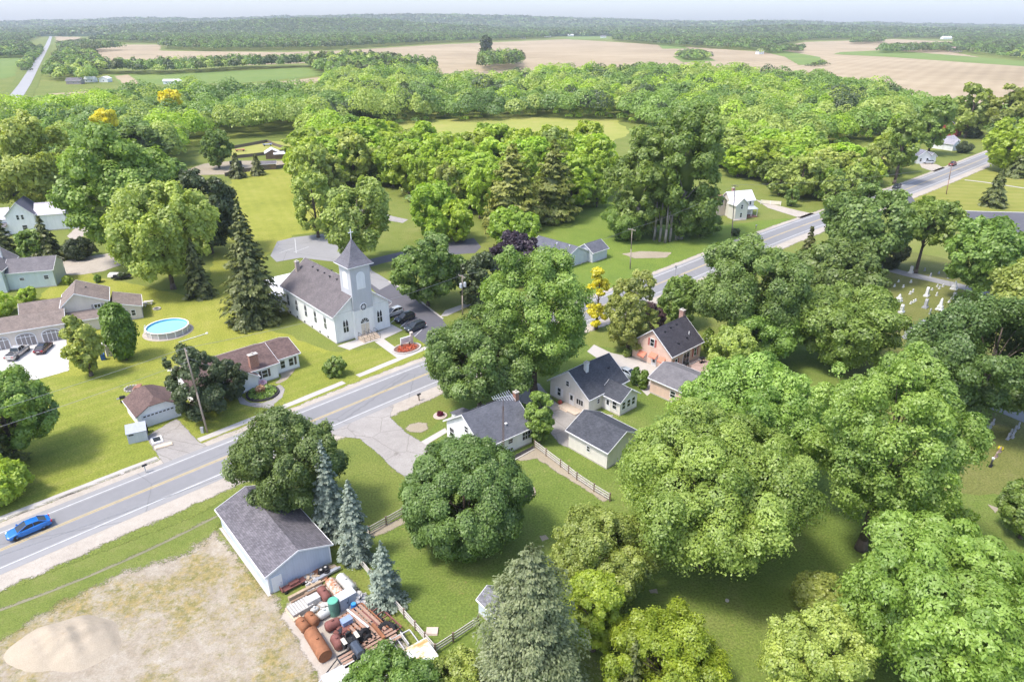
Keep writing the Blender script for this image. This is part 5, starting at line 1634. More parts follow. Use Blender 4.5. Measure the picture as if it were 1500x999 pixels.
# dirt apron, walk and bed
soft_sheet('footpath', [(347, 583), (352, 578), (358, 584), (366, 590), (384, 590), (400, 585), (408, 574), (404, 566), (410, 562), (417, 570), (414, 582), (402, 592), (398, 600), (390, 598), (370, 596), (352, 592)], Z3, OLDDRIVE, 0.4, 0.3)
soft_sheet('dirt', [(402, 562), (412, 553), (410, 541), (432, 536), (432, 543), (420, 556), (410, 562)], Z2, DIRT, 0.4, 0.3)
pb = G(385, 577)
bed = thing('garden_bed', 'round raised garden bed with green plants and a tan clump before the bungalow', 'garden bed', pb, 0)
MB().lathe([(-0.05, 2.75), (0.3, 2.7), (0.3, 2.45), (0.22, 2.4), (0.25, 0.05)], n=26).build('soil', MULCH, bed)
def tuft(name, n, R, h, leaf, mat, parent, seed, loc=(0, 0, 0)):
    rs = np.random.RandomState(seed)
    a = rs.uniform(0, 6.28, n); q = R*np.sqrt(rs.uniform(0, 1, n))
    P = np.stack([q*np.cos(a) + loc[0], q*np.sin(a) + loc[1], loc[2] + h*rs.uniform(0.1, 1, n)*(1 - 0.4*(q/R)**2)], 1)
    V = leaf_quads(P, unit(np.array([0, 0, .8]) + .7*rdir(rs, n)), rdir(rs, n), leaf*rs.uniform(.7, 1.3, n), 1.5)
    o = bpy.data.objects.new(name, raw_mesh(name, V, np.arange(4*n).reshape(-1, 4), mat, rs.uniform(0, 1, n)))
    C.objects.link(o)
    if parent: o.parent = parent
    return o
tuft('flowers', 420, 1.5, 0.4, 0.18, leaf_mat('red flowers', (0.30, 0.04, 0.02), (0.6, 0.12, 0.06), 0.2), FLOWERBED, 4, (0, 0, 0.1))
tuft('plants', 700, 2.3, 0.6, 0.28, LEAF['maple'], bed, 5, (0, 0, 0.2))
tuft('dry_clump', 380, 0.8, 1.3, 0.25, leaf_mat('dry plant', (0.35, 0.21, 0.11), (0.55, 0.37, 0.22), 0.2), bed, 6, (-0.4, 0.3, 0.2))
fw = tag(tuft('flower_tuft', 260, 0.8, 0.9, 0.2, leaf_mat('pink blossom', (0.35, 0.2, 0.3), (0.7, 0.55, 0.62), 0.2), None, 7, tuple(G(384, 563))), 'pink and white flowers against the white bungalow wall', 'flowers')

# ---- brown garage by the road, hipped gable
hg = thing('garage', 'small white garage with a brown clipped gable roof and a wide door', 'garage', (-57.45, 89.9, 0), 42.0)
W, L, E, RG = 6.1, 6.6, 2.35, 4.2
zc_, yc_ = 3.35, 1.15        # height where the gable is clipped, run of the clip along the ridge
fr_ = (zc_ - E)/(RG - E)
def hg_wall():
    m = MB()
    c0, c1 = W/2*fr_, W - W/2*fr_
    pr = [(0, -0.1), (W, -0.1), (W, E), (c1, zc_), (c0, zc_), (0, E)]
    return m.prism(pr, 'y', 0, L)
hg_wall().build('wall', WHITE, hg)
ov = 0.3; lf_ = 0.14
c0, c1 = W/2*fr_, W - W/2*fr_
zl = E - ov*(RG - E)/(W/2)
rm = MB()
A = [(-ov, -ov, zl), (-ov, L + ov, zl), (c0, L + ov, zc_), (W/2, L + ov - yc_, RG), (W/2, yc_ - ov, RG), (c0, -ov, zc_)]
rm.slab([(x, y, z + lf_) for x, y, z in A], 0.12)
rm.slab([(W - x, y, z + lf_) for x, y, z in A][::-1], 0.12)
for y0, y1 in ((-ov, yc_ - ov), (L + ov, L + ov - yc_)):
    rm.slab([(c0, y0, zc_ + lf_ + 0.004), (c1, y0, zc_ + lf_ + 0.004), (W/2, y1, RG + lf_ + 0.004)], 0.12)
rm.build('roof', BROWN, hg)
m = MB()
for x0, x1 in ((-ov - 0.06, -ov - 0.003), (W + ov + 0.003, W + ov + 0.06)): m.box(x0, x1, -ov, L + ov, zl - 0.08, zl + 0.13)
m.build('fascia', TRIM, hg)
gd = MB(); face_box(gd, 'front', W, L, 0.55, 5.55, 0.02, 2.15, 0, 0.05)
for k in range(4): face_box(gd, 'front', W, L, 0.6, 5.5, 0.06 + k*0.53, 0.5 + k*0.53, 0.05, 0.065)
gd = gd.build('garage_door', plain('pale grey door paint', (0.66, 0.68, 0.72), 0.5, var=0.05), hg)
for k in range(8):
    m = MB(); face_box(m, 'front', W, L, 0.78 + k*0.58, 1.16 + k*0.58, 1.76, 1.98, 0.066, 0.076); m.build('pane', GLASS, gd)

GREYSH = siding('grey metal shed', (0.50, 0.52, 0.55), 0.3, True, 0.9)
ps = G(189, 651)
sh_ = thing('shed', 'little grey lean-to shed beside the brown roofed garage', 'shed', ps, 27)
w_, l_ = 2.6, 1.7
MB().prism([(0, -0.05), (l_, -0.05), (l_, 2.25), (0, 1.75)], 'x', 0, w_).build('wall', GREYSH, sh_)
MB().slab([(-0.1, -0.15, 1.80), (w_ + 0.1, -0.15, 1.80), (w_ + 0.1, l_ + 0.1, 2.42), (-0.1, l_ + 0.1, 2.42)], 0.07).build('roof', plain('grey metal roof', (0.40, 0.42, 0.47), 0.5), sh_)
MB().box(0.25, 0.9, -0.03, -0.002, 1.35, 1.55).build('vent', DARKMETAL, sh_)

# ---- white house with the aerial mast
BLUEGREY = shingle('blue grey roof shingles', (0.135, 0.14, 0.165), 0.14)
hw = thing('house', 'white house with a blue grey roof and a television aerial mast in front', 'house', (-4.03, 80.62, 0), 39.0)
W, L, E, RG = 9.0, 9.2, 2.95, 6.05
gable(hw, W, L, E, RG, 'u', WHITE, BLUEGREY)
window(hw, 'left', W, L, 5.2, 3.4, 0.8, 1.0, frame=TRIM)
window(hw, 'left', W, L, 1.4, 0.8, 1.1, 1.5)
window(hw, 'front', W, L, 4.9, 1.6, 0.8, 0.7)
window(hw, 'front', W, L, 7.9, 1.1, 1.5, 1.35, panes=(3, 2))
window(hw, 'front', W, L, 4.9, 0.25, 0.8, 0.5, panes=(2, 1), name='basement_window')
door(hw, 'front', W, L, 2.6, 0.9, 2.0, TRIM, glass=(0.5, 0.9))
chimney(hw, W + 0.1, L/2 - 0.7, 0.0, 6.9, 0.65, 0.65, BRICK)
vents(hw, [(5.1, 1.3, 4.0)], TRIM)
MB().box(2.2, 4.2, L + 0.02, L + 1.9, -0.1, 2.6).build('porch', WHITE, hw)
m = MB().slab([(2.0, L + 0.02, 3.1), (4.4, L + 0.02, 3.1), (4.4, L + 2.1, 2.62), (2.0, L + 2.1, 2.62)], 0.1)
m.build('porch_roof', BLUEGREY, hw)
mast = thing('aerial_mast', 'tall thin lattice mast with a rooftop television aerial', 'aerial', hw.matrix_basis @ Vector((2.7, -0.62, 0)), 20)
# location from the house frame
t_ = R_(39.0)
lx, ly = 3.1, -0.62
mx, my = -4.03 + lx*math.cos(t_) - ly*math.sin(t_), 80.62 + lx*math.sin(t_) + ly*math.cos(t_)
mast.location = (mx, my, 0)
HM = 10.2
m = MB()
rr = 0.17
leg = [(rr*math.cos(a), rr*math.sin(a)) for a in (0.5, 2.6, 4.7)]
for x, y in leg: m.tube((x, y, 0), (x*0.7, y*0.7, HM - 1.5), 0.028, n=6)
for k in range(26):
    for i in range(3):
        a, b = leg[i], leg[(i+1) % 3]
        z = k*0.33
        m.tube((a[0], a[1], z), (b[0], b[1], z + 0.33), 0.013, n=4)
m.tube((0, 0, HM - 2.2), (0, 0, HM + 0.1), 0.035, n=6)
m.build('mast', plain('rusty mast', (0.24, 0.17, 0.15), 0.7, 0.3), mast)
m = MB().tube((-1.5, 0, HM), (1.4, 0, HM), 0.035, n=6)
for k, x in enumerate(np.linspace(-1.45, 1.3, 9)): m.tube((x, -(0.55 + 0.12*k), HM + 0.03), (x, 0.55 + 0.12*k, HM + 0.03), 0.025, n=6)
m.tube((0.9, 0, HM), (1.6, 0.5, HM - 0.45), 0.03, n=6)
m.tube((0.9, 0, HM), (1.6, -0.5, HM - 0.45), 0.03, n=6)
m.build('aerial', plain('aluminium', (0.72, 0.73, 0.75), 0.35, 0.5), mast)

# ---- beige house with its garage
CREAMSIDE = siding('cream clapboard', (0.78, 0.735, 0.675), dark=0.85)
DARKROOF = shingle('dark slate grey shingles', (0.075, 0.08, 0.095), 0.22)
he = thing('house', 'cream sided house with a dark slate roof and a rear wing', 'house', (12.24, 94.3, 0), 42.5)
W, L, E, RG = 9.3, 8.6, 2.95, 6.1
gable(he, W, L, E, RG, 'u', CREAMSIDE, DARKROOF)
window(he, 'left', W, L, 2.1, 0.85, 0.7, 1.35, shutter=TRIM)
window(he, 'left', W, L, 3.9, 3.35, 0.6, 0.85)
window(he, 'left', W, L, 6.7, 1.0, 1.4, 0.95, panes=(3, 1))
door(he, 'left', W, L, 4.9, 0.9, 2.0, TRIM, z=0.15, glass=(0.5, 0.92))
MB().box(-1.9, -0.03, L - 7.5, L - 3.6, 0.1, 0.24).box(-2.2, -1.9, L - 5.8, L - 4.2, -0.02, 0.12).build('wooden_stoop', plain('pale decking', (0.62, 0.51, 0.40), 0.8), he)
gable(he, 4.3, 3.9, 2.7, 4.1, 'v', CREAMSIDE, DARKROOF, x0=3.3, y0=-3.7)
for q in (4.15, 5.4, 6.6): window(he, 'front', W, L, q, 1.0, 0.75, 1.25, off=(0, -3.7))
door(he, 'left', W, L, L + 1.2, 0.85, 2.0, TRIM, off=(3.3, 0), z=0.1, glass=(0.5, 0.92))
window(he, 'left', W, L, L + 2.6, 0.9, 0.8, 1.3, off=(3.3, 0))
window(he, 'front', W, L, 2.3, 1.2, 0.5, 0.8)
window(he, 'right', W, L, 3.0, 1.0, 0.9, 1.3)
chimney(he, 2.9, L/2 - 0.9, 4.6, 7.1, 0.6, 0.6, plain('white chimney', (0.75, 0.74, 0.72)))
vents(he, [(7.4, 2.4, 4.75)])
geg = thing('garage', 'cream sided garage with a dark slate roof behind the cream house', 'garage', (13.31, 79.5, 0), 42.3)
gable(geg, 7.05, 7.4, 3.0, 4.75, 'v', CREAMSIDE, DARKROOF)
window(geg, 'left', 7.05, 7.4, 3.9, 1.3, 0.55, 0.8, fw=0.08)
window(geg, 'front', 7.05, 7.4, 4.8, 1.0, 0.9, 0.9)

# ---- pink house with awnings and its garage
PINK = siding('pink clapboard', (0.74, 0.53, 0.43), dark=0.85)
CHARCOAL = shingle('charcoal shingles', (0.065, 0.062, 0.075), 0.2)
CORAL = plain('coral metal', (0.62, 0.22, 0.14), 0.55, var=0.08)
hp = thing('house', 'pink sided house with coral awnings and a charcoal roof', 'house', (28.4, 108.8, 0), 42.0)
W, L, E, RG = 9.2, 8.7, 3.35, 6.9
gable(hp, W, L, E, RG, 'u', PINK, CHARCOAL)
ROSE = plain('rose shutters', (0.42, 0.13, 0.11), 0.7)
window(hp, 'left', W, L, 4.3, 3.75, 0.8, 1.35, shutter=ROSE)
for s, z, wd in ((2.5, 1.3, 1.3), (5.0, 1.9, 1.25), (6.9, 1.7, 1.0)):
    if s != 5.0: window(hp, 'left', W, L, s, z - 0.35, wd - 0.4, 0.85)
    m = MB()
    a = [on_face('left', W, L, s - wd/2 - 0.15, z + 0.75, 0.03), on_face('left', W, L, s + wd/2 + 0.15, z + 0.75, 0.03), on_face('left', W, L, s + wd/2 + 0.15, z + 0.1, 0.85), on_face('left', W, L, s - wd/2 - 0.15, z + 0.1, 0.85)]
    m.slab(a, 0.04)
    b = [on_face('left', W, L, s - wd/2 - 0.15, z + 0.08, 0.83), on_face('left', W, L, s + wd/2 + 0.15, z - 0.1, 0.88)]
    m.box(min(b[0][0], b[1][0]), max(b[0][0], b[1][0]), min(b[0][1], b[1][1]), max(b[0][1], b[1][1]), z - 0.1, z + 0.06)
    m.build('awning', CORAL, hp)
door(hp, 'left', W, L, 5.0, 0.85, 2.0, TRIM, glass=(0.35, 0.9))
window(hp, 'front', W, L, 1.5, 1.1, 0.7, 1.1, shutter=ROSE)
window(hp, 'front', W, L, 4.6, 0.45, 1.9, 2.0, panes=(2, 1), name='patio_door')
window(hp, 'front', W, L, 7.4, 1.0, 0.75, 1.5, shutter=ROSE)
chimney(hp, W - 0.1, L/2 + 0.4, 3.2, 8.2, 0.7, 0.9, brick_mat('rose brick', (0.42, 0.22, 0.17), (0.5, 0.28, 0.22), (0.5, 0.44, 0.4)))
vents(hp, [(2.0, 3.4, 6.1), (4.0, 3.6, 6.3), (5.9, 3.7, 6.35), (3.2, 1.0, 4.25), (6.0, 1.2, 4.5)])
MB().tube((7.2, 1.6, 4.4), (7.2, 1.6, 5.4), 0.1, n=8).build('flue_pipe', TRIM, hp)
gp_ = thing('garage', 'pink sided garage with a light grey roof', 'garage', (27.67, 96.78, 0), 42.1)
gable(gp_, 7.5, 8.0, 2.85, 4.3, 'v', PINK, shingle('light grey shingles', (0.18, 0.172, 0.18), 0.12), y0=-1.6)
window(gp_, 'left', 7.5, 6.4, 4.6, 1.0, 0.9, 1.1)
dk = thing('patio', 'brick patio with a low wall in front of the pink house', 'patio', hp.location, 42.0)
PATIO = brick_mat('rosy pavers', (0.34, 0.24, 0.21), (0.46, 0.33, 0.29), (0.30, 0.26, 0.24))
MB().box(1.6, 8.9, -4.6, -0.06, -0.05, 0.16).build('floor', PATIO, dk)
MB().box(2.0, 2.2, -2.0, -0.1, 0.16, 1.05).box(4.5, 8.9, -0.9, -0.7, 0.16, 0.3).build('low_wall', plain('grey composite', (0.4, 0.38, 0.37)), dk)
def place_local(o, base, x, y, z=0):
    t = base.rotation_euler[2]
    o.location = (base.location[0] + x*math.cos(t) - y*math.sin(t), base.location[1] + x*math.sin(t) + y*math.cos(t), z)
def grill(label, loc):
    g = thing('barbecue_grill', label, 'grill', loc, 30)
    MB().prism([(-0.28, 0.75), (0.28, 0.75), (0.3, 0.95), (0.2, 1.15), (-0.1, 1.22), (-0.3, 1.0)], 'x', -0.42, 0.42).build('lid', plain('black enamel', (0.02, 0.02, 0.022), 0.35), g)
    MB().box(-0.85, -0.44, -0.25, 0.25, 0.8, 0.85).box(0.44, 0.85, -0.25, 0.25, 0.8, 0.85).build('side_shelf', STEEL, g)
    m = MB()
    for x in (-0.38, 0.38):
        for y in (-0.22, 0.22): m.box(x - 0.03, x + 0.03, y - 0.03, y + 0.03, 0, 0.75)
    m.box(-0.38, 0.38, -0.2, 0.2, 0.2, 0.25).build('stand', DARKMETAL, g)
    return g
place_local(grill('black barbecue by the patio window of the pink house', (0, 0, 0)), dk, 7.3, -1.7, 0.16)
place_local(grill('black barbecue beside the patio door of the pink house', (0, 0, 0)), dk, 3.3, -1.0, 0.16)
grill('black barbecue behind the brown roofed garage', G(181, 589))
pt = thing('patio_table', 'pale table on the outer corner of the brick patio', 'table', (0, 0, 0), 42)
place_local(pt, dk, 8.2, -4.0, 0.16)
MB().lathe([(0.7, 0.65), (0.74, 0.66)], n=20).build('tabletop', TRIM, pt)
MB().tube((0, 0, 0), (0, 0, 0.7), 0.05).lathe([(0, 0.3), (0.04, 0.25)]).build('pedestal', TRIM, pt)

# ---- metal barn at the sandy lot
BARNSIDE = siding('pale blue ribbed metal', (0.52, 0.57, 0.66), 0.3, True, 0.86)
BARNROOF = shingle('weathered grey violet shingles', (0.155, 0.145, 0.16), 0.25)
br_ = thing('barn', 'pale blue metal barn with a weathered grey roof by the sandy lot', 'barn', (-26.58, 56.3, 0), 40.9)
W, L, E, RG = 7.4, 14.5, 2.75, 4.1
gable(br_, W, L, E, RG, 'v', BARNSIDE, BARNROOF, o=0.3)
door(br_, 'front', W, L, 0.95, 0.95, 2.0, TRIM, handle=True)
m = MB().box(-0.03, 0.12, -0.03, 0.1, -0.05, E).box(W - 0.12, W + 0.03, -0.03, 0.1, -0.05, E)
m.build('corner_trim', TRIM, br_)
sheet('footpath', [(321, 774), (325, 773), (398, 872), (393, 874)], Z5, CONC)

# ---- tan house group on the left
TAN = siding('tan clapboard', (0.66, 0.585, 0.52))
TANROOF = shingle('tan brown shingles', (0.235, 0.19, 0.165), 0.15)
hx = thing('house', 'large tan house with a garage of two arched doors and a clay brown roof', 'house', (-97.8, 118.43, 0), 28.0)
GW = 24.0                                    # garage block runs off the picture to the left
gable(hx, GW, 7.6, 3.35, 4.9, 'u', TAN, TANROOF, x0=11.2 - GW - 0.6)
sr_ = 11.2 - 0.6
ox_ = 11.2 - GW - 0.6
DOORG = plain('grey door panels', (0.28, 0.25, 0.24), 0.6)
for s in (8.2, 3.9, -0.4):
    pr = [(s - 1.55, 0.02), (s + 1.55, 0.02)] + [(s + 1.55*math.cos(a), 1.75 + 0.75*math.sin(a)) for a in np.linspace(0, math.pi, 9)]
    g = MB().prism(pr, 'y', -0.06, 0.0).build('garage_door', DOORG, hx)
    m = MB()
    for k in range(-1, 2): m.box(s + k*0.75 - 0.05, s + k*0.75 + 0.05, -0.1, -0.062, 0.02, 2.2)
    m.box(s - 1.5, s + 1.5, -0.098, -0.063, 1.75, 1.85)
    for i in range(8):
        a0, a1 = math.pi*i/8, math.pi*(i+1)/8
        m.tube((s + 1.62*math.cos(a0), -0.06, 1.75 + 0.82*math.sin(a0)), (s + 1.62*math.cos(a1), -0.06, 1.75 + 0.82*math.sin(a1)), 0.09, n=6)
    for q in (-1.62, 1.62): m.box(s + q - 0.09, s + q + 0.09, -0.11, 0, 0.02, 1.75)
    m.build('frame', TRIM, g)
def attach(root, base, x, y, th, fn):
    pass
# two storey block behind, gable to the viewer
def local_of(base, p):
    t = base.rotation_euler[2]
    dx, dy = p[0] - base.location[0], p[1] - base.location[1]
    return (dx*math.cos(t) + dy*math.sin(t), -dx*math.sin(t) + dy*math.cos(t))
mx0 = 10.4
gable(hx, 8.2, 8.5, 4.9, 7.3, 'v', TAN, TANROOF, x0=mx0, y0=5.0, rx=0.34)
window(hx, 'front', 8.2, 8.5, 6.2, 3.7, 1.1, 0.75, off=(mx0, 5.0), panes=(2, 1), shutter=plain('grey shutters', (0.3, 0.28, 0.28)))
MB().box(mx0 + 0.2, mx0 + 8.4, 2.3, 4.98, -0.1, 2.5).build('lower_wall', TAN, hx)
MB().slab([(mx0 + 0.0, 1.9, 2.62), (mx0 + 8.7, 1.9, 2.62), (mx0 + 8.7, 4.96, 3.62), (mx0 + 0.0, 4.96, 3.62)], 0.14).build('lower_roof', TANROOF, hx)
MB().box(mx0, mx0 + 8.7, 1.83, 1.895, 2.42, 2.6).build('fascia', TRIM, hx)
window(hx, 'front', 8.2, 8.5, 1.5, 0.9, 0.9, 1.2, off=(mx0, 2.3), shutter=plain('grey shutters', (0.3, 0.28, 0.28)))
gable(hx, 5.6, 7.0, 2.7, 4.2, 'v', TAN, TANROOF, x0=mx0 + 8.3, y0=4.6, rx=0.12)
for s in (2.6, 4.0): window(hx, 'front', 5.6, 7.0, s, 0.9, 0.7, 1.2, off=(mx0 + 8.3, 4.6))
gable(hx, 9.0, 6.5, 3.0, 4.9, 'u', TAN, TANROOF, x0=mx0 - 7.5, y0=7.65)
vents(hx, [(mx0 + 4.6, 10, 6.6)])

# ---- pale blue house behind it
PALEBLUE = siding('pale blue clapboard', (0.62, 0.68, 0.68))
GREYROOF = shingle('mid grey shingles', (0.175, 0.163, 0.172), 0.12)
hl = thing('house', 'pale blue green house with grey roofs at the left edge', 'house', (-117.75, 150.3, 0), 17)
gable(hl, 9.6, 8.5, 4.2, 6.2, 'u', PALEBLUE, GREYROOF)
window(hl, 'front', 9.6, 8.5, 3.0, 2.2, 0.9, 0.6); window(hl, 'front', 9.6, 8.5, 8.0, 2.0, 0.9, 0.9)
gable(hl, 7.5, 11, 5.4, 8.4, 'v', PALEBLUE, GREYROOF, x0=-7.6, y0=-1.6)
window(hl, 'front', 7.5, 11, 5.2, 1.0, 0.9, 1.3, off=(-7.6, -1.6))
chimney(hl, -1.6, 5, 6.0, 9.4, 0.6, 0.6, TRIM)

# ---- white farmhouse at the left edge
hf = thing('house', 'white farmhouse with a gable front and a pale metal roof at the upper left', 'house', (-148.5, 196.5, 0), 20)
METALR = siding('pale ribbed metal roof', (0.58, 0.53, 0.56), 0.45, True, 0.85)
gable(hf, 7.2, 9.0, 5.6, 9.2, 'v', WHITE, plain('dark grey roof', (0.12, 0.12, 0.15)))
for s in (3.1, 4.3): window(hf, 'front', 7.2, 9, s, 4.3, 0.6, 1.3)
window(hf, 'front', 7.2, 9, 4.2, 1.2, 1.2, 1.3)
gable(hf, 7.5, 7.5, 5.0, 7.6, 'u', WHITE, METALR, x0=7.22, y0=1.4)
MB().prism([(1.5, -0.1), (6.5, -0.1), (6.5, 3.8), (1.5, 3.8)], 'x', 14.75, 18).build('rear_room', WHITE, hf)
MB().slab([(14.74, 1.3, 4.9), (18.3, 1.3, 3.95), (18.3, 6.7, 3.95), (14.74, 6.7, 4.9)], 0.12).build('lean_to_roof', GREYROOF, hf)
gable(hf, 11.0, 7.0, 4.6, 7.0, 'u', WHITE, METALR, x0=-11.05, y0=1.0)
MB().box(-7, -0.05, -1.6, 0.95, -0.1, 0.5).build('porch_floor', CONCRETE_O, hf)
MB().slab([(-7.2, -1.8, 2.9), (-0.05, -1.8, 2.9), (-0.05, 0.95, 3.5), (-7.2, 0.95, 3.5)], 0.1).build('porch_roof', GREYROOF, hf)
for k in range(5): MB().box(-6.9 + k*1.65, -6.75 + k*1.65, -1.55, -1.4, 0.5, 2.95).build('porch_post', TRIM, hf)

# ---- grey roofed house between the trees beyond the car park
PG = siding('pale grey siding', (0.6, 0.62, 0.66))
ra, rb = G(846, 362, 4.9), G(791, 346.5, 4.9)
hv_ = (rb - ra).to_2d()
hq_th = math.degrees(math.atan2(hv_.y, hv_.x)) - 90
hu_ = Vector((math.cos(R_(hq_th)), math.sin(R_(hq_th))))
hq = thing('house', 'low house with a blue grey roof half hidden by the purple tree', 'house', (ra.x - hu_.x*4.4, ra.y - hu_.y*4.4, 0), hq_th)
HL = hv_.length
gable(hq, 8.8, HL, 2.8, 4.9, 'v', PG, BLUEGREY)
gable(hq, 6.0, 5.2, 2.8, 4.5, 'u', PG, BLUEGREY, x0=8.7, y0=-1.6)
window(hq, 'front', 8.8, HL, 2.6, 1.0, 1.2, 1.2)
window(hq, 'right', 6.0, 5.2, 2.6, 1.0, 1.1, 1.2, off=(8.7, -1.6))
vents(hq, [(3.2, 6, 4.7), (3.6, 2, 4.8)], TRIM)

# ---- old white house by the highway
OLDW = siding('weathered white boards', (0.72, 0.69, 0.62))
po = G(1073, 321)
ho = thing('house', 'old two storey white house with a porch beyond the cottonwoods', 'house', po, 18)
gable(ho, 8.8, 5.2, 5.2, 7.6, 'u', OLDW, plain('pale metal sheet roof', (0.66, 0.64, 0.66), 0.5, var=0.08), y0=2.0)
for s in (1.3, 3.6): window(ho, 'right', 8.8, 5.2, s, 3.6, 0.7, 1.3, off=(0, 2.0)); window(ho, 'right', 8.8, 5.2, s, 0.9, 0.7, 1.4, off=(0, 2.0))
gable(ho, 4.4, 3.9, 4.9, 6.9, 'v', OLDW, plain('pale metal sheet roof', (0.66, 0.64, 0.66)), x0=-0.6, y0=-1.9)
window(ho, 'front', 8.8, 5.2, 1.5, 3.6, 0.7, 1.3, off=(0, -1.9)); window(ho, 'front', 8.8, 5.2, 1.5, 0.9, 0.7, 1.4, off=(0, -1.9))
for s in (5.4, 7.4): window(ho, 'front', 8.8, 5.2, s, 3.5, 0.7, 1.2, off=(0, 2.0))
MB().slab([(3.85, -0.6, 2.75), (8.9, -0.6, 2.75), (8.9, 1.98, 3.3), (3.85, 1.98, 3.3)], 0.12).build('porch_roof', plain('porch roof grey', (0.42, 0.44, 0.44)), ho)
for k in range(3): MB().box(4.3 + k*2.15, 4.45 + k*2.15, -0.45, -0.3, 0.4, 2.7).build('porch_post', TRIM, ho)
MB().box(3.85, 8.9, -0.6, 1.95, -0.1, 0.4).build('porch_floor', plain('red brown boards', (0.30, 0.15, 0.11)), ho)
chimney(ho, 2.6, 5.3, 6.3, 8.6, 0.7, 0.7, BRICK)
gable(ho, 3.0, 4.5, 5.2, 6.6, 'v', siding('pinkish boards', (0.66, 0.56, 0.5)), plain('brown shed roof', (0.25, 0.16, 0.1)), x0=-3.2, y0=4.5)
window(ho, 'front', 3.0, 4.5, 1.4, 3.4, 1.3, 1.8, off=(-3.2, 4.5))
MB().box(-1.2, 3.4, -2.4, -1.95, -0.05, 0.3).build('stone_edge', PALEBRICK, ho)
t = thing('board_fence', 'short white fence beside the lane of the old white house', 'fence', G(1114, 299), -20)
MB().box(0, 6.5, -0.05, 0.05, 0.2, 1.4).build('panel', plain('cream boards', (0.72, 0.66, 0.52)), t)
m = MB()
for x in (0, 3.2, 6.5): m.box(x - 0.07, x + 0.07, -0.13, -0.055, -0.1, 1.5)
m.build('post', TRIM, t)

# ---- simple houses farther off: all with wall, roof, windows
def far_house(label, px, w_, l_, e, r, th, axis, wall, roof, wins=2, cat='house', name='house', ch_=False):
    o = thing(name, label, cat, G(*px), th)
    gable(o, w_, l_, e, r, axis, wall, roof, x0=-w_/2, y0=0, footing=False)
    for k in range(wins):
        s = w_*(k + 0.5)/wins
        window(o, 'front', w_, l_, s, 1.0, 0.9, 1.3, off=(-w_/2, 0))
    if ch_: chimney(o, 0.8, l_/2, e, r + 1.0, 0.7, 0.7, BRICK)
    return o
WPL = siding('far white siding', (0.8, 0.8, 0.8))
f1 = far_house('small white house with a grey roof facing the highway, by the silver car', (1352, 240), 6.5, 9, 3.4, 5.6, 10, 'v', WPL, shingle('grey blue far roof', (0.2, 0.2, 0.24)), 2)
gable(f1, 4.0, 4.0, 2.8, 4.2, 'v', WPL, shingle('grey blue far roof', (0.2, 0.2, 0.24)), x0=3.3, y0=1.5, footing=False)
f2 = far_house('long low white house beyond the small grey roofed one', (1392, 218), 13, 7, 3.4, 5.4, 30, 'u', WPL, shingle('pale grey far roof', (0.34, 0.33, 0.36)), 4)
gable(f2, 5, 5, 3.2, 5.0, 'v', WPL, shingle('pale grey far roof', (0.34, 0.33, 0.36)), x0=-6.5, y0=-4.6, footing=False)
f3 = far_house('white house with a porch and a rusty red roof behind the open tree', (1321, 231), 9, 8, 3.6, 6.2, 15, 'u', WPL, plain('rusty red roof', (0.36, 0.14, 0.1)), 3)
MB().slab([(-4.6, -2.4, 2.6), (4.6, -2.4, 2.6), (4.6, 0, 3.2), (-4.6, 0, 3.2)], 0.12).build('porch_roof', GREYROOF, f3)
for q in (-4.3, 0, 4.3): MB().box(q - .1, q + .1, -2.2, -2.0, 0, 2.5).build('porch_post', TRIM, f3)
far_house('old red barn beyond the white houses by the highway', (1404, 200), 7, 9, 5.2, 8.2, 40, 'u', siding('red barn boards', (0.36, 0.06, 0.06)), shingle('grey far barn roof', (0.25, 0.24, 0.27)), 1, 'barn', 'barn')
far_house('white house hidden between crowns above the pale left tree', (122, 196), 8, 8, 5, 7.5, 10, 'v', WPL, GREYROOF, 2)
far_house('grey roofed building behind the farmhouse trees', (95, 296), 9, 7, 3.0, 4.8, 10, 'u', siding('brownish boards', (0.4, 0.33, 0.3)), GREYROOF, 2)
far_house('grey roofed house near the road far on the left', (108, 124), 14, 9, 3.5, 6, 5, 'u', siding('brown far siding', (0.35, 0.3, 0.28)), GREYROOF, 3)
far_house('small white garage with a dark doorway beside the far lawn', (152, 121), 9, 9, 3.5, 5.5, 0, 'v', WPL, WPL, 1, 'garage', 'garage')
far_house('white house second from the far left road', (131, 121), 10, 8, 3.2, 5.2, 5, 'u', WPL, plain('white roof', (0.7, 0.7, 0.7)), 2)
far_house('long white shed alone on the far green lawn', (253, 124), 18, 6, 3.2, 4.6, 6, 'u', WPL, plain('white roof', (0.7, 0.7, 0.7)), 3, 'shed', 'shed')
far_house('white farm building in front of the dark trees beyond the far lawn', (233, 100), 15, 10, 4.5, 7.5, 0, 'v', WPL, plain('white roof', (0.7, 0.7, 0.7)), 2)
for px, w_, lab in (((766, 57), 22, 'left of the far white houses on the crest of the ploughed field'), ((802, 55), 30, 'long far white house on the crest of the ploughed field'), ((836, 54), 26, 'far white house with its gable to the field, on the crest'), ((884, 56), 22, 'dark roofed far house on the crest of the ploughed field')):
    far_house(lab, px, w_, 12, 5, 9, 0, 'u', WPL, GREYROOF if 'dark' in lab else plain('white roof', (0.7, 0.7, 0.7)), 3)
far_house('pair of joined far white sheds, left of the farm with dark trees', (1076, 67), 34, 14, 5, 8, 0, 'u', WPL, plain('white roof', (0.7, 0.7, 0.7)), 4, 'shed', 'shed')
far_house('grey gabled farmhouse among dark trees in the fields', (1115, 80), 12, 10, 5, 9, 20, 'v', WPL, GREYROOF, 2)
far_house('low tan farm shed behind the grey gabled farmhouse', (1132, 73), 18, 10, 4, 6.5, 0, 'u', TAN, TANROOF, 2, 'shed', 'shed')
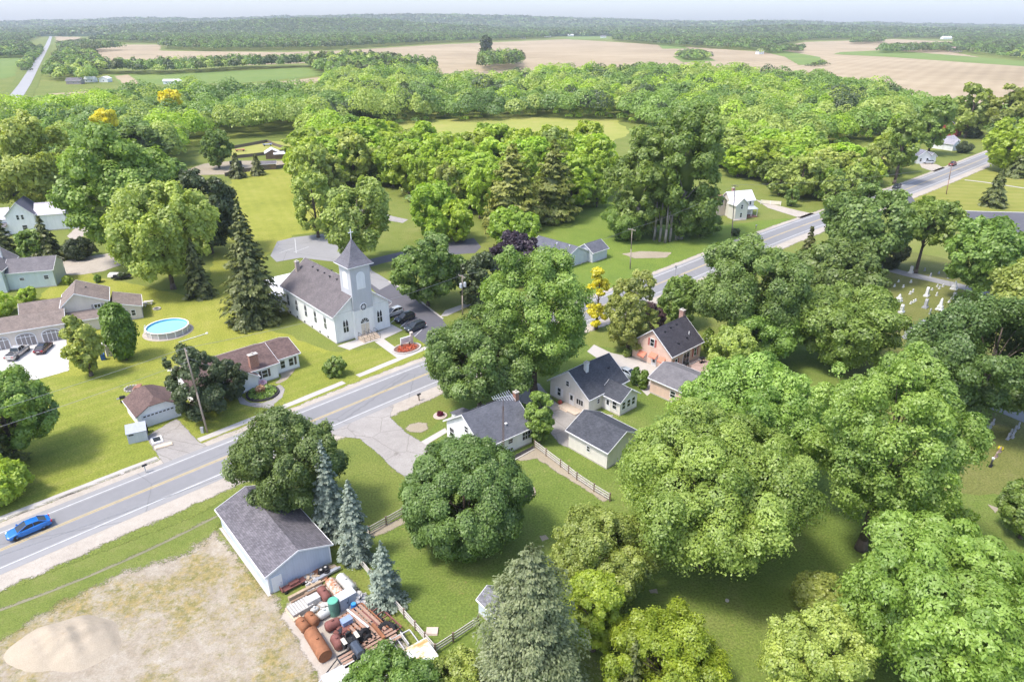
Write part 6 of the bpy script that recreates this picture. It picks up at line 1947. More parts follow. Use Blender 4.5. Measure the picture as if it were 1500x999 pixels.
far_house('large white far barn at the edge of the upper right fields', (1388, 58), 34, 18, 6, 10, 5, 'u', WPL, plain('white roof', (0.7, 0.7, 0.7)), 4, 'barn', 'barn')
far_house('big brown roofed house among trees at the upper right', (1402, 77), 20, 14, 6, 10, 0, 'u', siding('tan far siding', (0.5, 0.42, 0.36)), plain('brown far roof', (0.3, 0.2, 0.17)), 4)
# shelters in the paddock
s1 = far_house('open fronted white roofed shelter in the paddock', (400, 233), 6, 6, 2.6, 4.2, 20, 'v', siding('brown planks', (0.25, 0.17, 0.12)), plain('white metal roof', (0.72, 0.71, 0.72)), 0, 'shelter', 'shelter')
s2 = far_house('low white roofed lean-to beside the open shelter', (413, 233), 6, 4, 2.2, 2.9, 20, 'u', siding('brown planks', (0.25, 0.17, 0.12)), plain('white metal roof', (0.72, 0.71, 0.72)), 0, 'shelter', 'shelter')
far_house('grey lean-to at the paddock fence', (392, 249), 7, 4, 2.4, 3.2, 15, 'u', siding('brown planks', (0.25, 0.17, 0.12)), GREYROOF, 0, 'shelter', 'shelter')

# small shed in the fence corner
bs = thing('shed', 'small pale blue shed with a grey roof at the corner of the rail fence', 'shed', G(729, 925), 40)
gable(bs, 2.6, 3.2, 1.9, 2.8, 'v', siding('very pale blue boards', (0.66, 0.72, 0.78)), shingle('grey shed roof', (0.2, 0.2, 0.22)), o=0.15)
door(bs, 'front', 2.6, 3.2, 1.3, 0.9, 1.7, TRIM)
# little garden shed behind the arborvitae
gs = thing('shed', 'tan garden shed beside the arborvitae and the round pool', 'shed', G(157, 523), 35)
gable(gs, 3.2, 3.4, 2.0, 3.0, 'v', TAN, TANROOF, o=0.15)
# ------------------------------------------------------------------ vehicles
def paint(name, col, rough=0.25):
    if name in MATS: return MATS[name]
    m, n, b, o = new_mat(name)
    b.inputs['Base Color'].default_value = (*col, 1)
    b.inputs['Roughness'].default_value = rough
    b.inputs['Metallic'].default_value = 0.25
    b.inputs['Coat Weight'].default_value = 0.6
    b.inputs['Coat Roughness'].default_value = 0.08
    MATS[name] = m
    return m
RUBBER = plain('tyre rubber', (0.022, 0.022, 0.024), 0.85)
RIMM = plain('alloy rim', (0.55, 0.55, 0.57), 0.3, 0.8)
HEADL = plain('headlight glass', (0.75, 0.77, 0.8), 0.15)
TAILL = plain('tail light red', (0.45, 0.02, 0.02), 0.2)
PLATE = plain('number plate', (0.7, 0.7, 0.7), 0.5)

def loft(mb, st, closed=True):
    """st: list of (x, [(y, z), ...]) rings on one side, mirrored"""
    rings = []
    for x, pr in st:
        ring = [(x, y, z) for y, z in pr] + [(x, -y, z) for y, z in reversed(pr)]
        rings.append(ring)
    n = len(rings[0])
    vs = [p for r in rings for p in r]
    fs = [(k*n+i, k*n+(i+1) % n, (k+1)*n+(i+1) % n, (k+1)*n+i) for k in range(len(rings)-1) for i in range(n)]
    fs += [tuple(range(n-1, -1, -1)), tuple(range((len(rings)-1)*n, len(rings)*n))]
    return mb.add(vs, fs)

def car(label, loc, heading, colour, kind='sedan', cat='car', name='parked_car', roof=None, z=0.0):
    """front towards +x"""
    o = thing(name, label, cat, (loc[0], loc[1], z), heading)
    if kind == 'sedan':
        Lh, Wd = 2.4, 0.92
        hood, belt_, top = 0.93, 0.95, 1.45
        body = [(-2.4, .55, .45, .80), (-2.28, .82, .30, .98), (-1.7, .90, .22, 1.02), (-1.0, .92, .20, .98), (0, .92, .20, .95), (0.9, .92, .20, .95), (1.5, .90, .22, .88), (2.1, .85, .26, .76), (2.36, .62, .40, .62)]
        cab = [(-1.95, .70, .99, 1.0), (-1.15, .66, .97, 1.40), (-0.5, .64, .95, 1.46), (0.15, .64, .94, 1.44), (1.25, .72, .92, .94)]
        wb, wr = (-1.42, 1.42), 0.33
    elif kind == 'suv':
        body = [(-2.3, .70, .45, 1.02), (-2.22, .86, .32, 1.10), (-1.6, .92, .25, 1.12), (-0.8, .93, .24, 1.08), (0, .93, .24, 1.05), (0.9, .93, .24, 1.04), (1.5, .92, .26, 1.0), (2.05, .86, .30, .90), (2.3, .68, .42, .74)]
        cab = [(-2.2, .74, 1.10, 1.12), (-1.9, .72, 1.10, 1.58), (-0.9, .70, 1.06, 1.70), (0.1, .70, 1.04, 1.67), (1.2, .76, 1.02, 1.05)]
        wb, wr = (-1.38, 1.40), 0.37
    else:                                          # pickup
        body = [(-2.85, .90, .50, 1.10), (-2.7, .95, .42, 1.14), (-0.75, .96, .38, 1.14), (-0.7, .96, .38, 1.14), (0.6, .97, .36, 1.14), (1.3, .97, .36, 1.14), (2.0, .96, .38, 1.10), (2.6, .93, .40, 1.02), (2.85, .80, .48, .90)]
        cab = [(-0.75, .78, 1.12, 1.15), (-0.55, .74, 1.12, 1.80), (0.3, .74, 1.12, 1.86), (0.8, .74, 1.12, 1.82), (1.55, .80, 1.12, 1.15)]
        wb, wr = (-1.75, 1.85), 0.42
    col = paint(*colour)
    m = MB()
    loft(m, [(x, [(w*0.86, z0), (w, z0 + .16), (w, z0 + (z1 - z0)*.62), (w*.94, z1 - .04), (w*.80, z1)]) for x, w, z0, z1 in body])
    b = m.build('body', col, o)
    # greenhouse: glass with painted pillars and roof
    m = MB()
    loft(m, [(x, [(w + .04*(z1 - z0), z0), (w*1.0, z0 + (z1 - z0)*.5), (w*.93, z1 - .03), (w*.8, z1)]) for x, w, z0, z1 in cab])
    m.build('windows', GLASS, o)
    m = MB()
    a = [c for c in cab if c[3] - c[2] > 0.3]
    m.add([], [])
    rp = []
    for x, w, z0, z1 in a: rp.append((x, [(w*.93, z1 - .03), (w*.8, z1 + .022), (w*.3, z1 + .035)]))
    # roof skin
    vs, fs = [], []
    for x, pr in rp:
        vs += [(x, y, zz) for y, zz in pr] + [(x, -y, zz) for y, zz in reversed(pr)]
    for k in range(len(rp)-1):
        for i in range(5): fs.append((k*6+i, k*6+i+1, (k+1)*6+i+1, (k+1)*6+i))
    m.add(vs, fs)
    def pillar(c0, c1, th=0.045):
        for sg in (1, -1):
            p0 = Vector((c0[0], sg*(c0[1] + .04*(c0[3]-c0[2]) + .01), c0[2] if c0[3]-c0[2] < .3 else c0[2]))
            p1 = Vector((c1[0], sg*(c1[1]*.94 + .012), c1[3] - .02))
            m.tube(p0, p1, th, n=5)
    pillar(cab[-1], cab[-2]); pillar(cab[0], cab[1], .06)
    mid = cab[len(cab)//2]
    pillar((mid[0], mid[1], mid[2], mid[2] + .5), mid)
    m.build('roof', roof or col, o)
    for sx in wb:
        for sg in (1, -1):
            wheel = MB().torus((sx, sg*0.80, wr), (0, 1, 0), wr - 0.10, 0.10, 20, 8).build('wheel', RUBBER, o, smooth=True)
            rm = MB().lathe([(-0.03, wr - 0.12), (0.0, wr - 0.13), (0.03, wr*0.25)], (sx, sg*0.87, wr), (0, sg, 0), 14)
            rm.build('rim', RIMM, wheel)
            MB().lathe([(0, wr + 0.07), (0.01, wr + 0.07)], (sx, sg*(body[2][1] - 0.01), wr + 0.02), (0, sg, 0), 18).build('wheel_arch', DARKMETAL, o)
    x1 = body[-1][0]; x0 = body[0][0]; hz = body[-2][3]
    for sg in (1, -1):
        MB().prism([(sg*0.45, hz - .20), (sg*0.78, hz - .14), (sg*0.78, hz - .01), (sg*0.45, hz - .06)], 'x', body[-2][0] - .02, (body[-2][0] + x1)/2 + .04).build('headlight', HEADL, o)
        MB().box(x0 - .012, x0 + .16, min(sg*.52, sg*.84), max(sg*.52, sg*.84), body[1][3] - .28, body[1][3] - .08).build('tail_light', TAILL, o)
        MB().box(0.85, 1.05, min(sg*.93, sg*1.08), max(sg*.93, sg*1.08), body[5][3] + .0, body[5][3] + .13).build('mirror', col, o)
    MB().box(x1 - .1, x1 + .012, -.45, .45, hz - .38, hz - .2).build('grille', DARKMETAL, o)
    MB().box(x0 - .02, x0 - .005, -.26, .26, .62, .76).build('number_plate', PLATE, o)
    if kind == 'pickup':
        MB().box(-2.62, -0.9, -.78, .78, 1.142, 1.165).build('cargo_bed', DARKMETAL, o)
        MB().box(-2.64, -2.58, -.8, .8, 1.14, 1.22).box(-2.6, -0.85, .76, .84, 1.14, 1.22).box(-2.6, -0.85, -.84, -.76, 1.14, 1.22).box(-1.8, -1.74, -.76, .76, 1.166, 1.24).build('bed_rail', col, o)
    return o
A_ = 42.0
def road_dir(p):
    k = min(range(len(HW)), key=lambda i: (HW[i] - Vector((p[0], p[1]))).length)
    d = HW[min(k+1, len(HW)-1)] - HW[max(k-1, 0)]
    return math.degrees(math.atan2(d.y, d.x))
p = G(44, 779)
car('bright blue sedan driving on the highway at the left edge', p, road_dir(p) + 180, ('blue car paint', (0.015, 0.17, 0.55)), 'sedan', name='car', z=Z5)
p = G(1313, 276)
car('dark grey car driving on the highway beyond the cemetery', p, road_dir(p) + 180, ('dark grey car paint', (0.05, 0.06, 0.065)), 'suv', name='car', z=Z5)
p = G(1395, 243)
car('maroon pickup far up the highway near the white houses', p, road_dir(p), ('maroon car paint', (0.30, 0.09, 0.08)), 'pickup', cat='pickup', name='pickup', z=Z5)
car('silver car parked before the small white far house', G(1359, 240), 170, ('silver car paint', (0.5, 0.51, 0.53)), 'suv', z=Z3)
car('silver car closest to the church wall, half hidden', G(576, 462), A_ + 185, ('silver car paint', (0.5, 0.51, 0.53)), 'suv', z=Z3)
car('black car in the middle of the three beside the church', G(593, 470), A_ + 186, ('black car paint', (0.016, 0.018, 0.028)), 'suv', z=Z3)
car('dark blue grey car nearest the church sign', G(608, 483), A_ + 186, ('slate car paint', (0.055, 0.065, 0.08)), 'suv', z=Z3)
car('silver pickup with an open bed before the arched garage doors', G(27, 521), 95, ('champagne car paint', (0.5, 0.47, 0.43)), 'pickup', cat='pickup', name='parked_pickup', z=Z3)
car('dark sedan with a red tail on the pale concrete drive', G(65, 513), 100, ('dark maroon car paint', (0.10, 0.035, 0.04)), 'sedan', z=Z3, roof=paint('black car paint', (0.016, 0.018, 0.028)))
car('pale silver car between the cream house and the pink house', G(921, 552), -48, ('pale silver car paint', (0.62, 0.66, 0.68)), 'sedan', z=Z3)

# ------------------------------------------------------------------ utility poles and wires
WOODP = plain('grey weathered pole', (0.33, 0.27, 0.22), 0.9, var=0.25, scale=1.2)
PORC = plain('insulator grey', (0.45, 0.45, 0.46), 0.4)
def pole(label, base, top, arms=((0.4, 2.2),), ang=0, r=0.16, transformer=0, col=None):
    o = thing('utility_pole', label, 'utility pole', base)
    H = height_at(base, top[1])
    d = base.y*CP + (CAMZ - H)*SP
    tx = (top[0] - CX)/F*d - base.x
    tx = max(-1.2, min(1.2, tx))
    MB().path([(0, 0, -0.2), (tx*.5, 0, H*.5), (tx, 0, H)], [r, r*.82, r*.62], 9).build('pole', col or WOODP, o, smooth=True)
    for dz, w in arms:
        M = Matrix.Translation((tx, 0, H - dz)) @ Matrix.Rotation(R_(ang), 4, 'Z')
        MB().box(-w/2, w/2, -0.16, -0.05, -0.06, 0.06, M).build('crossarm', WOODP, o)
        m = MB()
        for q in (-0.92, -0.35, 0.35, 0.92):
            m.lathe([(0, .03), (.1, .06), (.2, .03)], M @ Vector((q*w/2, -0.1, 0.06)), (0, 0, 1), 8)
        m.build('insulator', PORC, o)
    for k in range(transformer):
        a = R_(ang) + (k*2 - transformer + 1)*1.2
        MB().lathe([(0, .26), (.05, .3), (.95, .3), (1.05, .15)], (tx*.85 + .55*math.cos(a), .55*math.sin(a) - .2, H*.78 - .6), (0, 0, 1), 14).build('transformer', plain('light grey enamel', (0.55, 0.56, 0.58), 0.4), o)
    return o, Vector((base.x + tx, base.y, H))
PL = {}
PL['a'] = pole('leaning wooden utility pole beside the dark tree and the brown garage', G(304, 634), (270.7, 510), ((0.5, 0.6),), 132)
PL['b'] = pole('utility pole with two grey transformers by the church car park', G(677.5, 462), (677, 403), ((0.3, 2.4),), -50, transformer=2)
PL['c'] = pole('slim utility pole standing in the rough grass before the cottonwoods', G(923, 394), (926, 335), ((0.3, 2.3),), -45)
PL['d'] = pole('utility pole in front of the old white house', G(1072, 346), (1077, 271), ((0.3, 2.2),), -45)
PL['e'] = pole('far reddish utility pole by the striped lawn', G(1386, 285), (1394, 243), ((0.5, 1.4),), -45, col=plain('reddish pole', (0.30, 0.18, 0.13)))
MB().box(-0.2, 0.2, -0.14, 0.14, -0.05, 0.95).box(-0.23, 0.23, -0.17, 0.17, 0.95, 1.0).build('x', PORC).name = 'utility_box'
ub = bpy.data.objects['utility_box']; ub.location = G(297, 634); tag(ub, 'short grey green box at the foot of the leaning pole', 'utility box')
WIREM = plain('cable', (0.28, 0.28, 0.29), 0.5)
def wire(label, a, b, sag, r=0.022):
    m = MB()
    pts = [a.lerp(b, k/14) - Vector((0, 0, sag*4*(k/14)*(1 - k/14))) for k in range(15)]
    m.path(pts, [r]*15, 5)
    return tag(m.build('overhead_wire', WIREM), label, 'wire')
offL = Vector((-96, 48, 12.5))
wire('overhead wire from the leaning pole out past the left edge, upper one', PL['a'][1], offL, 0.9)
wire('overhead wire from the leaning pole out past the left edge, lower one', PL['a'][1] - Vector((0, 0, 2.2)), offL - Vector((0, 0, 2.2)), 1.1)
wire('overhead wire from the leaning pole towards the transformer pole', PL['a'][1], PL['b'][1], 1.2)
wire('service wire from the leaning pole to the brown roofed bungalow', PL['a'][1] - Vector((0, 0, 1.5)), Vector((-46, 101, 4.6)), 0.5, 0.03)
wire('overhead wire from the transformer pole to the pole in the rough grass', PL['b'][1], PL['c'][1], 1.2)
wire('overhead wire from the rough grass pole to the old white house pole', PL['c'][1], PL['d'][1], 1.0)
wire('overhead wire from the pole by the old white house to the far reddish pole', PL['d'][1], PL['e'][1], 1.5)
wire('pale wire stretched above the grass strip before the barn', Vector((-75.5, 40.5, 6.0)), Vector((-33.5, 71.5, 6.0)), 0.3, 0.03)

# ------------------------------------------------------------------ fences
RAILW = plain('weathered white rail', (0.56, 0.52, 0.46), 0.85, var=0.2)
POSTW = plain('brown fence post', (0.22, 0.16, 0.12), 0.9, var=0.25)
def rail_fence(label, pts_px, step=2.4, h=1.25):
    o = thing('rail_fence', label, 'fence', G(*pts_px[0]))
    o0 = Vector(o.location)
    for a, b in zip(pts_px, pts_px[1:]):
        A, B = G(*a) - o0, G(*b) - o0
        k = max(1, round((B - A).length/step))
        for i in range(k):
            p, q = A.lerp(B, i/k), A.lerp(B, (i+1)/k)
            MB().box(-.09, .09, -.09, .09, -.1, h + .1, Matrix.Translation(p)).build('post', POSTW, o)
            d = (q - p).normalized()
            M = Matrix.Translation(p) @ Matrix.Rotation(math.atan2(d.y, d.x), 4, 'Z')
            for z in (.35, .72, 1.1):
                MB().box(0.0, (q - p).length, -.035, .035, z - .085, z + .085, M).build('rail', RAILW, o)
        p = B
    MB().box(-.09, .09, -.09, .09, -.1, h + .1, Matrix.Translation(p)).build('post', POSTW, o)
rail_fence('white rail fence running from the white house towards the big maples', [(783, 655), (800, 668), (821, 684), (845, 703), (870, 720), (893, 734)])
rail_fence('white rail fence around the back yard, passing the blue spruces and the small shed', [(590, 755), (541, 783), (528, 828), (577, 887), (609, 923), (638, 957), (664, 940), (701, 915)])
DARKW = plain('dark fence boards', (0.17, 0.14, 0.12), 0.9, var=0.25)
def board_fence(label, pts_px, h=1.5):
    o = thing('board_fence', label, 'fence', G(*pts_px[0]))
    o0 = Vector(o.location)
    for a, b in zip(pts_px, pts_px[1:]):
        A, B = G(*a) - o0, G(*b) - o0
        d = (B - A).normalized()
        M = Matrix.Translation(A) @ Matrix.Rotation(math.atan2(d.y, d.x), 4, 'Z')
        ln = (B - A).length
        MB().box(0.08, ln - 0.08, -.03, .03, .05, h, M).build('panel', DARKW, o)
        MB().box(-.08, .08, -.08, .08, -.1, h + .1, M).build('post', POSTW, o)
    return o
board_fence('dark board fence along the front of the paddock', [(330, 259), (360, 252), (395, 249), (432, 244)])
board_fence('dark board fence across the middle of the paddock', [(340, 233), (370, 230), (400, 226), (425, 222)])
board_fence('dark board fence at the back of the paddock', [(338, 219), (365, 214), (392, 209), (402, 214), (418, 219)])
for q, (px, lab) in enumerate((((352, 222), 'red flat wagon in the paddock grass'), ((392, 214), 'blue and white heap of things by the rear paddock fence'))):
    o = thing('farm_wagon', lab, 'wagon', G(*px), 20)
    cm = plain('faded red boards', (0.45, 0.16, 0.12)) if q == 0 else plain('faded blue boards', (0.25, 0.28, 0.5))
    MB().box(-2.2, 2.2, -.9, .9, .7, .95).box(-2.2, -2.1, -.9, .9, .95, 1.4).box(2.1, 2.2, -.9, .9, .95, 1.3).build('platform', cm, o)
    for x in (-1.5, 1.5):
        for y in (-.85, .85): MB().torus((x, y, .36), (0, 1, 0), .27, .09, 14, 6).build('wheel', RUBBER, o)
o = thing('dark_vehicle', 'dark covered trailer beside the round tree in the paddock', 'trailer', G(346, 243), 15)
MB().prism([(-1, .5), (1, .5), (1, 1.7), (.7, 2.0), (-.7, 2.0), (-1, 1.7)], 'x', -2.4, 2.4).build('body', DARKMETAL, o)
for y in (-1, 1): MB().torus((0, y, .36), (0, 1, 0), .27, .1, 14, 6).build('wheel', RUBBER, o)

# ------------------------------------------------------------------ round pool and the lawn things
pp = G(246.5, 486)
po_ = thing('swimming_pool', 'round above ground swimming pool with blue water on the lawn', 'pool', pp)
PRX, PRY = 4.35, 4.1
def ring(mb, r0, r1, z0, z1, n=40):
    vs = []
    for i in range(n):
        a = 2*math.pi*i/n
        c, s = math.cos(a), math.sin(a)
        vs += [(r0*c, r0*s, z0), (r1*c, r1*s, z0), (r1*c, r1*s, z1), (r0*c, r0*s, z1)]
    fs = []
    for i in range(n):
        j = (i+1) % n
        for k in range(4): fs.append((4*i+k, 4*i+(k+1) % 4, 4*j+(k+1) % 4, 4*j+k))
    return mb.add(vs, fs)
ring(MB(), 3.9, 3.97, 0, 1.25).build('wall', siding('pool wall', (0.50, 0.48, 0.47), 0.35, True, 0.85), po_)
ring(MB(), 3.85, 4.1, 1.25, 1.32).build('rim', TRIM, po_)
ring(MB(), 3.86, 3.895, 0.05, 1.24).build('liner', plain('blue pool liner', (0.12, 0.42, 0.62), 0.4), po_)
wm, n_, b_, o_ = new_mat('pool water')
b_.inputs['Base Color'].default_value = (0.28, 0.62, 0.70, 1); b_.inputs['Roughness'].default_value = 0.06
bump(n_, b_, noise(n_, coords(n_), 1.2, 3), 0.15, 0.05)
MB().lathe([(0.9, 3.855), (0.93, 3.855)], n=40).build('water', wm, po_)
m = MB()
for k in range(16):
    a = 2*math.pi*k/16
    m.box(-.05, .05, -.08, .08, 0, 1.25, Matrix.Translation((4.03*math.cos(a), 4.03*math.sin(a), 0)) @ Matrix.Rotation(a, 4, 'Z'))
m.build('wall_post', TRIM, po_)
lad = MB()
for x in (-.3, .3): lad.tube((x, -4.5, 0), (x, -4.05, 1.9), .03).tube((x, -3.7, 0.95), (x, -4.05, 1.9), .03)
for k in range(4): lad.tube((-.3, -4.4 + .1*k, .3 + .35*k), (.3, -4.4 + .1*k, .3 + .35*k), .03)
lad = lad.build('ladder', TRIM, po_); lad.rotation_euler = (0, 0, R_(-75))
st_ = MB(); ring(st_, 3.98, 4.75, -0.03, 0.06)
gr_ring = tag(st_.build('gravel_ring', GRAVEL), 'pale gravel ring round the foot of the swimming pool', 'gravel ring'); gr_ring.location = pp
a, b = G(262, 502), G(303, 489)
tag(MB().tube((*a.to_2d(), .1), (*b.to_2d(), .1), .07).box(b.x - .2, b.x + .2, b.y - .2, b.y + .2, 0, .25).build('long_white_pole', TRIM), 'long white pole lying on the lawn beside the pool', 'pole')
def firepit(label, loc, r=0.8, mat=None):
    o = thing('fire_pit', label, 'fire pit', loc)
    m = MB()
    for k in range(14):
        a = 6.283*k/14
        m.box(-.17, .17, -.11, .11, 0, .26, Matrix.Translation((r*math.cos(a), r*math.sin(a), 0)) @ Matrix.Rotation(a + 1.57, 4, 'Z'))
    m.build('stone_ring', mat or plain('edging stone', (0.48, 0.44, 0.40)), o)
    MB().lathe([(0, r - .1), (.1, r*.6), (.12, .05)], n=14).build('ash', plain('ash', (0.10, 0.09, 0.085), 0.95), o)
    return o
firepit('stone ring fire pit behind the brown roofed garage', G(193, 570), 1.1)
firepit('small fire ring near the picnic tables left of the pool', G(230, 453), 0.7)
def bench(label, loc, th, mat, seats=True, ln=1.9, group=None):
    o = thing('picnic_table', label, 'picnic table', loc, th, group)
    MB().box(-ln/2, ln/2, -.4, .4, .72, .78).build('tabletop', mat, o)
    for y in (-.75, .75): MB().box(-ln/2, ln/2, y - .14, y + .14, .42, .47).build('seat', mat, o)
    for x in (-ln*.35, ln*.35): MB().box(x - .04, x + .04, -.78, .78, .36, .42).prism([(-.62, 0), (-.5, 0), (-.2, .72), (-.32, .72)], 'x', x - .035, x + .035).prism([(.5, 0), (.62, 0), (.32, .72), (.2, .72)], 'x', x - .036, x + .034).build('leg', mat, o)
bench('pale picnic table at the left end of the row near the pool', G(201, 451), 15, plain('pale boards', (0.62, 0.58, 0.53)))
bench('pale picnic table in the middle of the row near the pool', G(209, 449), 15, plain('pale boards', (0.62, 0.58, 0.53)))
bench('pale picnic table at the right end of the row near the pool', G(218, 446), 15, plain('pale boards', (0.62, 0.58, 0.53)))
bench('red brown bench table beside the fire pit behind the garage', G(204, 571), 100, plain('red brown boards', (0.30, 0.15, 0.11)), ln=1.4)
# boat trailer and tarp by the hedge
o = thing('utility_trailer', 'small utility trailer loaded with green stuff on the lawn by the gravel drive', 'trailer', G(179, 409), 15)
MB().box(-2.1, 2.1, -.8, .8, .5, .62).box(-2.1, 2.1, -.84, -.78, .62, 1.0).box(-2.1, 2.1, .78, .84, .62, 1.0).build('bed', DARKMETAL, o)
for y in (-.95, .95): MB().torus((0, y, .32), (0, 1, 0), .24, .09, 14, 6).build('wheel', RUBBER, o)
tuft('load', 260, 1.0, 1.1, .35, LEAF['deep'], o, 11, (.3, 0, .6))
tag(MB().prism([(-1.3, 0), (1.3, 0), (1.2, .5), (.2, .8), (-1.1, .6)], 'x', -1.1, 1.1).build('covered_pile', plain('pale tarpaulin', (0.66, 0.62, 0.58))), 'pale covered pile beside the loaded trailer', 'covered pile').location = G(168, 404)
def bin_(label, loc, mat, th=0, s=1.0):
    o = thing('wheelie_bin', label, 'bin', loc, th)
    o.scale = (s, s, s)
    MB().prism([(-.27, .08), (.27, .08), (.33, 1.0), (-.33, 1.0)], 'x', -.3, .3).build('body', mat, o)
    MB().prism([(-.36, 1.0), (.36, 1.0), (.3, 1.09), (-.36, 1.07)], 'x', -.33, .33).build('lid', mat, o)
    for x in (-.26, .26): MB().lathe([(-.04, .12), (.04, .12)], (x, .3, .12), (1, 0, 0), 12).build('wheel', RUBBER, o)
bin_('black wheelie bin between the grey shed and the garage door', G(213, 634), plain('black plastic', (0.025, 0.025, 0.028), 0.5), 40, 1.35)
bin_('blue bin at the end of the pale concrete drive', G(152, 527), plain('blue plastic', (0.03, 0.10, 0.32), 0.5), 20, 1.2)
def chair(label, loc, th):
    o = thing('garden_chair', label, 'chair', loc, th)
    MB().box(-.28, .28, -.28, .28, .4, .45).build('seat', TRIM, o)
    MB().prism([(.24, .45), (.3, .45), (.44, 1.0), (.38, 1.0)], 'x', -.27, .27).build('backrest', TRIM, o)
    for x in (-.24, .24):
        for y in (-.24, .24): MB().box(x - .03, x + .03, y - .03, y + .03, 0, .4).build('leg', TRIM, o)
chair('white garden chair by the hedge of the tan house, left one', G(85, 491), 200)
chair('white garden chair by the hedge of the tan house, right one', G(95, 488), 170)
# things lying on the garage drive
o = thing('window_unit', 'pale framed window unit lying on the garage driveway', 'window unit', G(230, 645), 35)
MB().box(-.75, .75, -.95, .95, .02, .18).build('frame', TRIM, o); MB().box(-.5, .5, -.6, .7, .18, .2).build('pane', GLASS, o)
tag(MB().box(-1.2, 1.2, -.45, .45, .0, .22).box(-1.1, 1.1, -.38, .4, .22, .3).build('stack_of_boards', plain('pale plywood', (0.66, 0.55, 0.42))), 'stack of pale boards on the driveway edge near the pavement', 'boards').location = G(240, 654)
bpy.data.objects['stack_of_boards'].rotation_euler = (0, 0, R_(33))
def mailbox(label, loc, th, col, post):
    o = thing('mailbox', label, 'mailbox', loc, th)
    MB().box(-.07, .07, -.07, .07, -.1, 1.05).box(-.06, .06, -.3, .35, 1.05, 1.12).build('post', post, o)
    MB().prism([(-.12, 1.12)] + [(.12, 1.12)] + [(.12*math.cos(a), 1.24 + .12*math.sin(a)) for a in np.linspace(0, math.pi, 8)], 'y', -.35, .3).build('box', col, o)
    MB().box(.13, .15, -.2, -.15, 1.2, 1.45).build('flag', TAILL, o)
mailbox('black mailbox on a pale post by the left pavement', G(214, 692), 130, DARKMETAL, plain('pale boards', (0.62, 0.58, 0.53)))
mailbox('dark mailbox on the highway shoulder before the white house', G(614, 587), 132, DARKMETAL, POSTW)
mailbox('small mailbox on the verge before the old white house', G(1107, 336), 135, plain('grey mail box', (0.3, 0.33, 0.38)), POSTW)
o = thing('sign_post', 'thin road sign post beside the highway below the cottonwoods', 'sign post', G(989, 404), 135)
MB().tube((0, 0, 0), (0, 0, 2.6), .04).build('post', STEEL, o); MB().box(-.3, .3, -.02, .02, 1.9, 2.6).build('plate', STEEL, o)
# planter ring on the lawn of the white house
o = thing('planter_ring', 'round stone planter with a purple plant on the front lawn', 'planter', G(645, 609))
MB().lathe([(0, 1.15), (.12, 1.1), (.12, .75), (.2, .75), (.2, .6), (.1, .55)], n=22).build('stone_ring', plain('pinkish stone', (0.52, 0.42, 0.37)), o)
tuft('plant', 200, .5, .7, .22, leaf_mat('burgundy plant', (0.08, 0.012, 0.03), (0.22, 0.03, 0.07), .2), o, 12, (0, 0, .15))
MB().lathe([(0, .55), (.02, .55)], n=16).build('soil', MULCH, o)
# edging stones round the mulch corner bed
o = thing('bed_edging', 'curved tan edging round the dark mulch bed beside the round maple', 'edging', G(783, 722))
m = MB()
pts_ = [G(*q) - o.location for q in ((764, 703), (774, 709), (782, 716), (784, 724), (776, 731), (766, 738))]
for a, b in zip(pts_, pts_[1:]):
    d = b - a
    m.box(0, d.length, -.1, .1, 0, .2, Matrix.Translation(a) @ Matrix.Rotation(math.atan2(d.y, d.x), 4, 'Z'))
m.build('edging', plain('tan block', (0.50, 0.41, 0.31)), o)
tag(MB().lathe([(0, .25), (.3, .3), (.45, .12)], n=9).build('boulder', plain('edging stone', (0.48, 0.44, 0.40))), 'single rounded stone in the dark mulch bed', 'stone').location = G(768, 717)
o = thing('concrete_kerb', 'pale kerb along the dark mulch strip of the white house', 'kerb', G(738, 683))
d = G(783, 658) - G(738, 683)
MB().box(0, d.length, -.1, .1, 0, .14, Matrix.Rotation(math.atan2(d.y, d.x), 4, 'Z')).build('kerb', CONCRETE_O, o)
tag(MB().prism([(-.5, 0), (.5, 0), (.45, .18), (-.4, .2)], 'x', -.6, .6).build('flat_stones', plain('pink stones', (0.58, 0.47, 0.40))), 'pale flat stones on the lawn inside the rail fence corner', 'stones').location = G(633, 925)
for px, lab in (((1188, 880), 'small pale stone on the open lawn at the lower right'), ((1065, 880), 'tiny pale stone on the shaded lawn between the two big trees')):
    tag(MB().lathe([(0, .2), (.15, .22), (.25, .08)], n=8).build('lawn_stone', plain('edging stone', (0.48, 0.44, 0.40))), lab, 'stone').location = G(*px)
o = thing('hand_pump', 'planter with red flowers on the stoop of the cream house', 'planter', (0, 0, 0)); place_local(o, he, -1.0, 8.6 - 3.3, 0.0)
o.name = 'flower_pot'
MB().lathe([(0, .2), (.35, .28)], n=12).build('pot', plain('clay', (0.4, 0.18, 0.1)), o)
tuft('flowers', 120, .4, .5, .15, leaf_mat('rust flowers', (0.25, 0.06, 0.03), (0.5, 0.13, 0.08), .2), o, 13, (0, 0, .3))
tag(MB().lathe([(0, .6), (.3, .7), (.5, .5), (.75, .1)], n=10).build('propane_tank', TRIM), 'white propane tank among the bushes of the roadside wood', 'tank').location = G(1190, 220)
bpy.data.objects['propane_tank'].scale = (2, 1.2, 1.6)

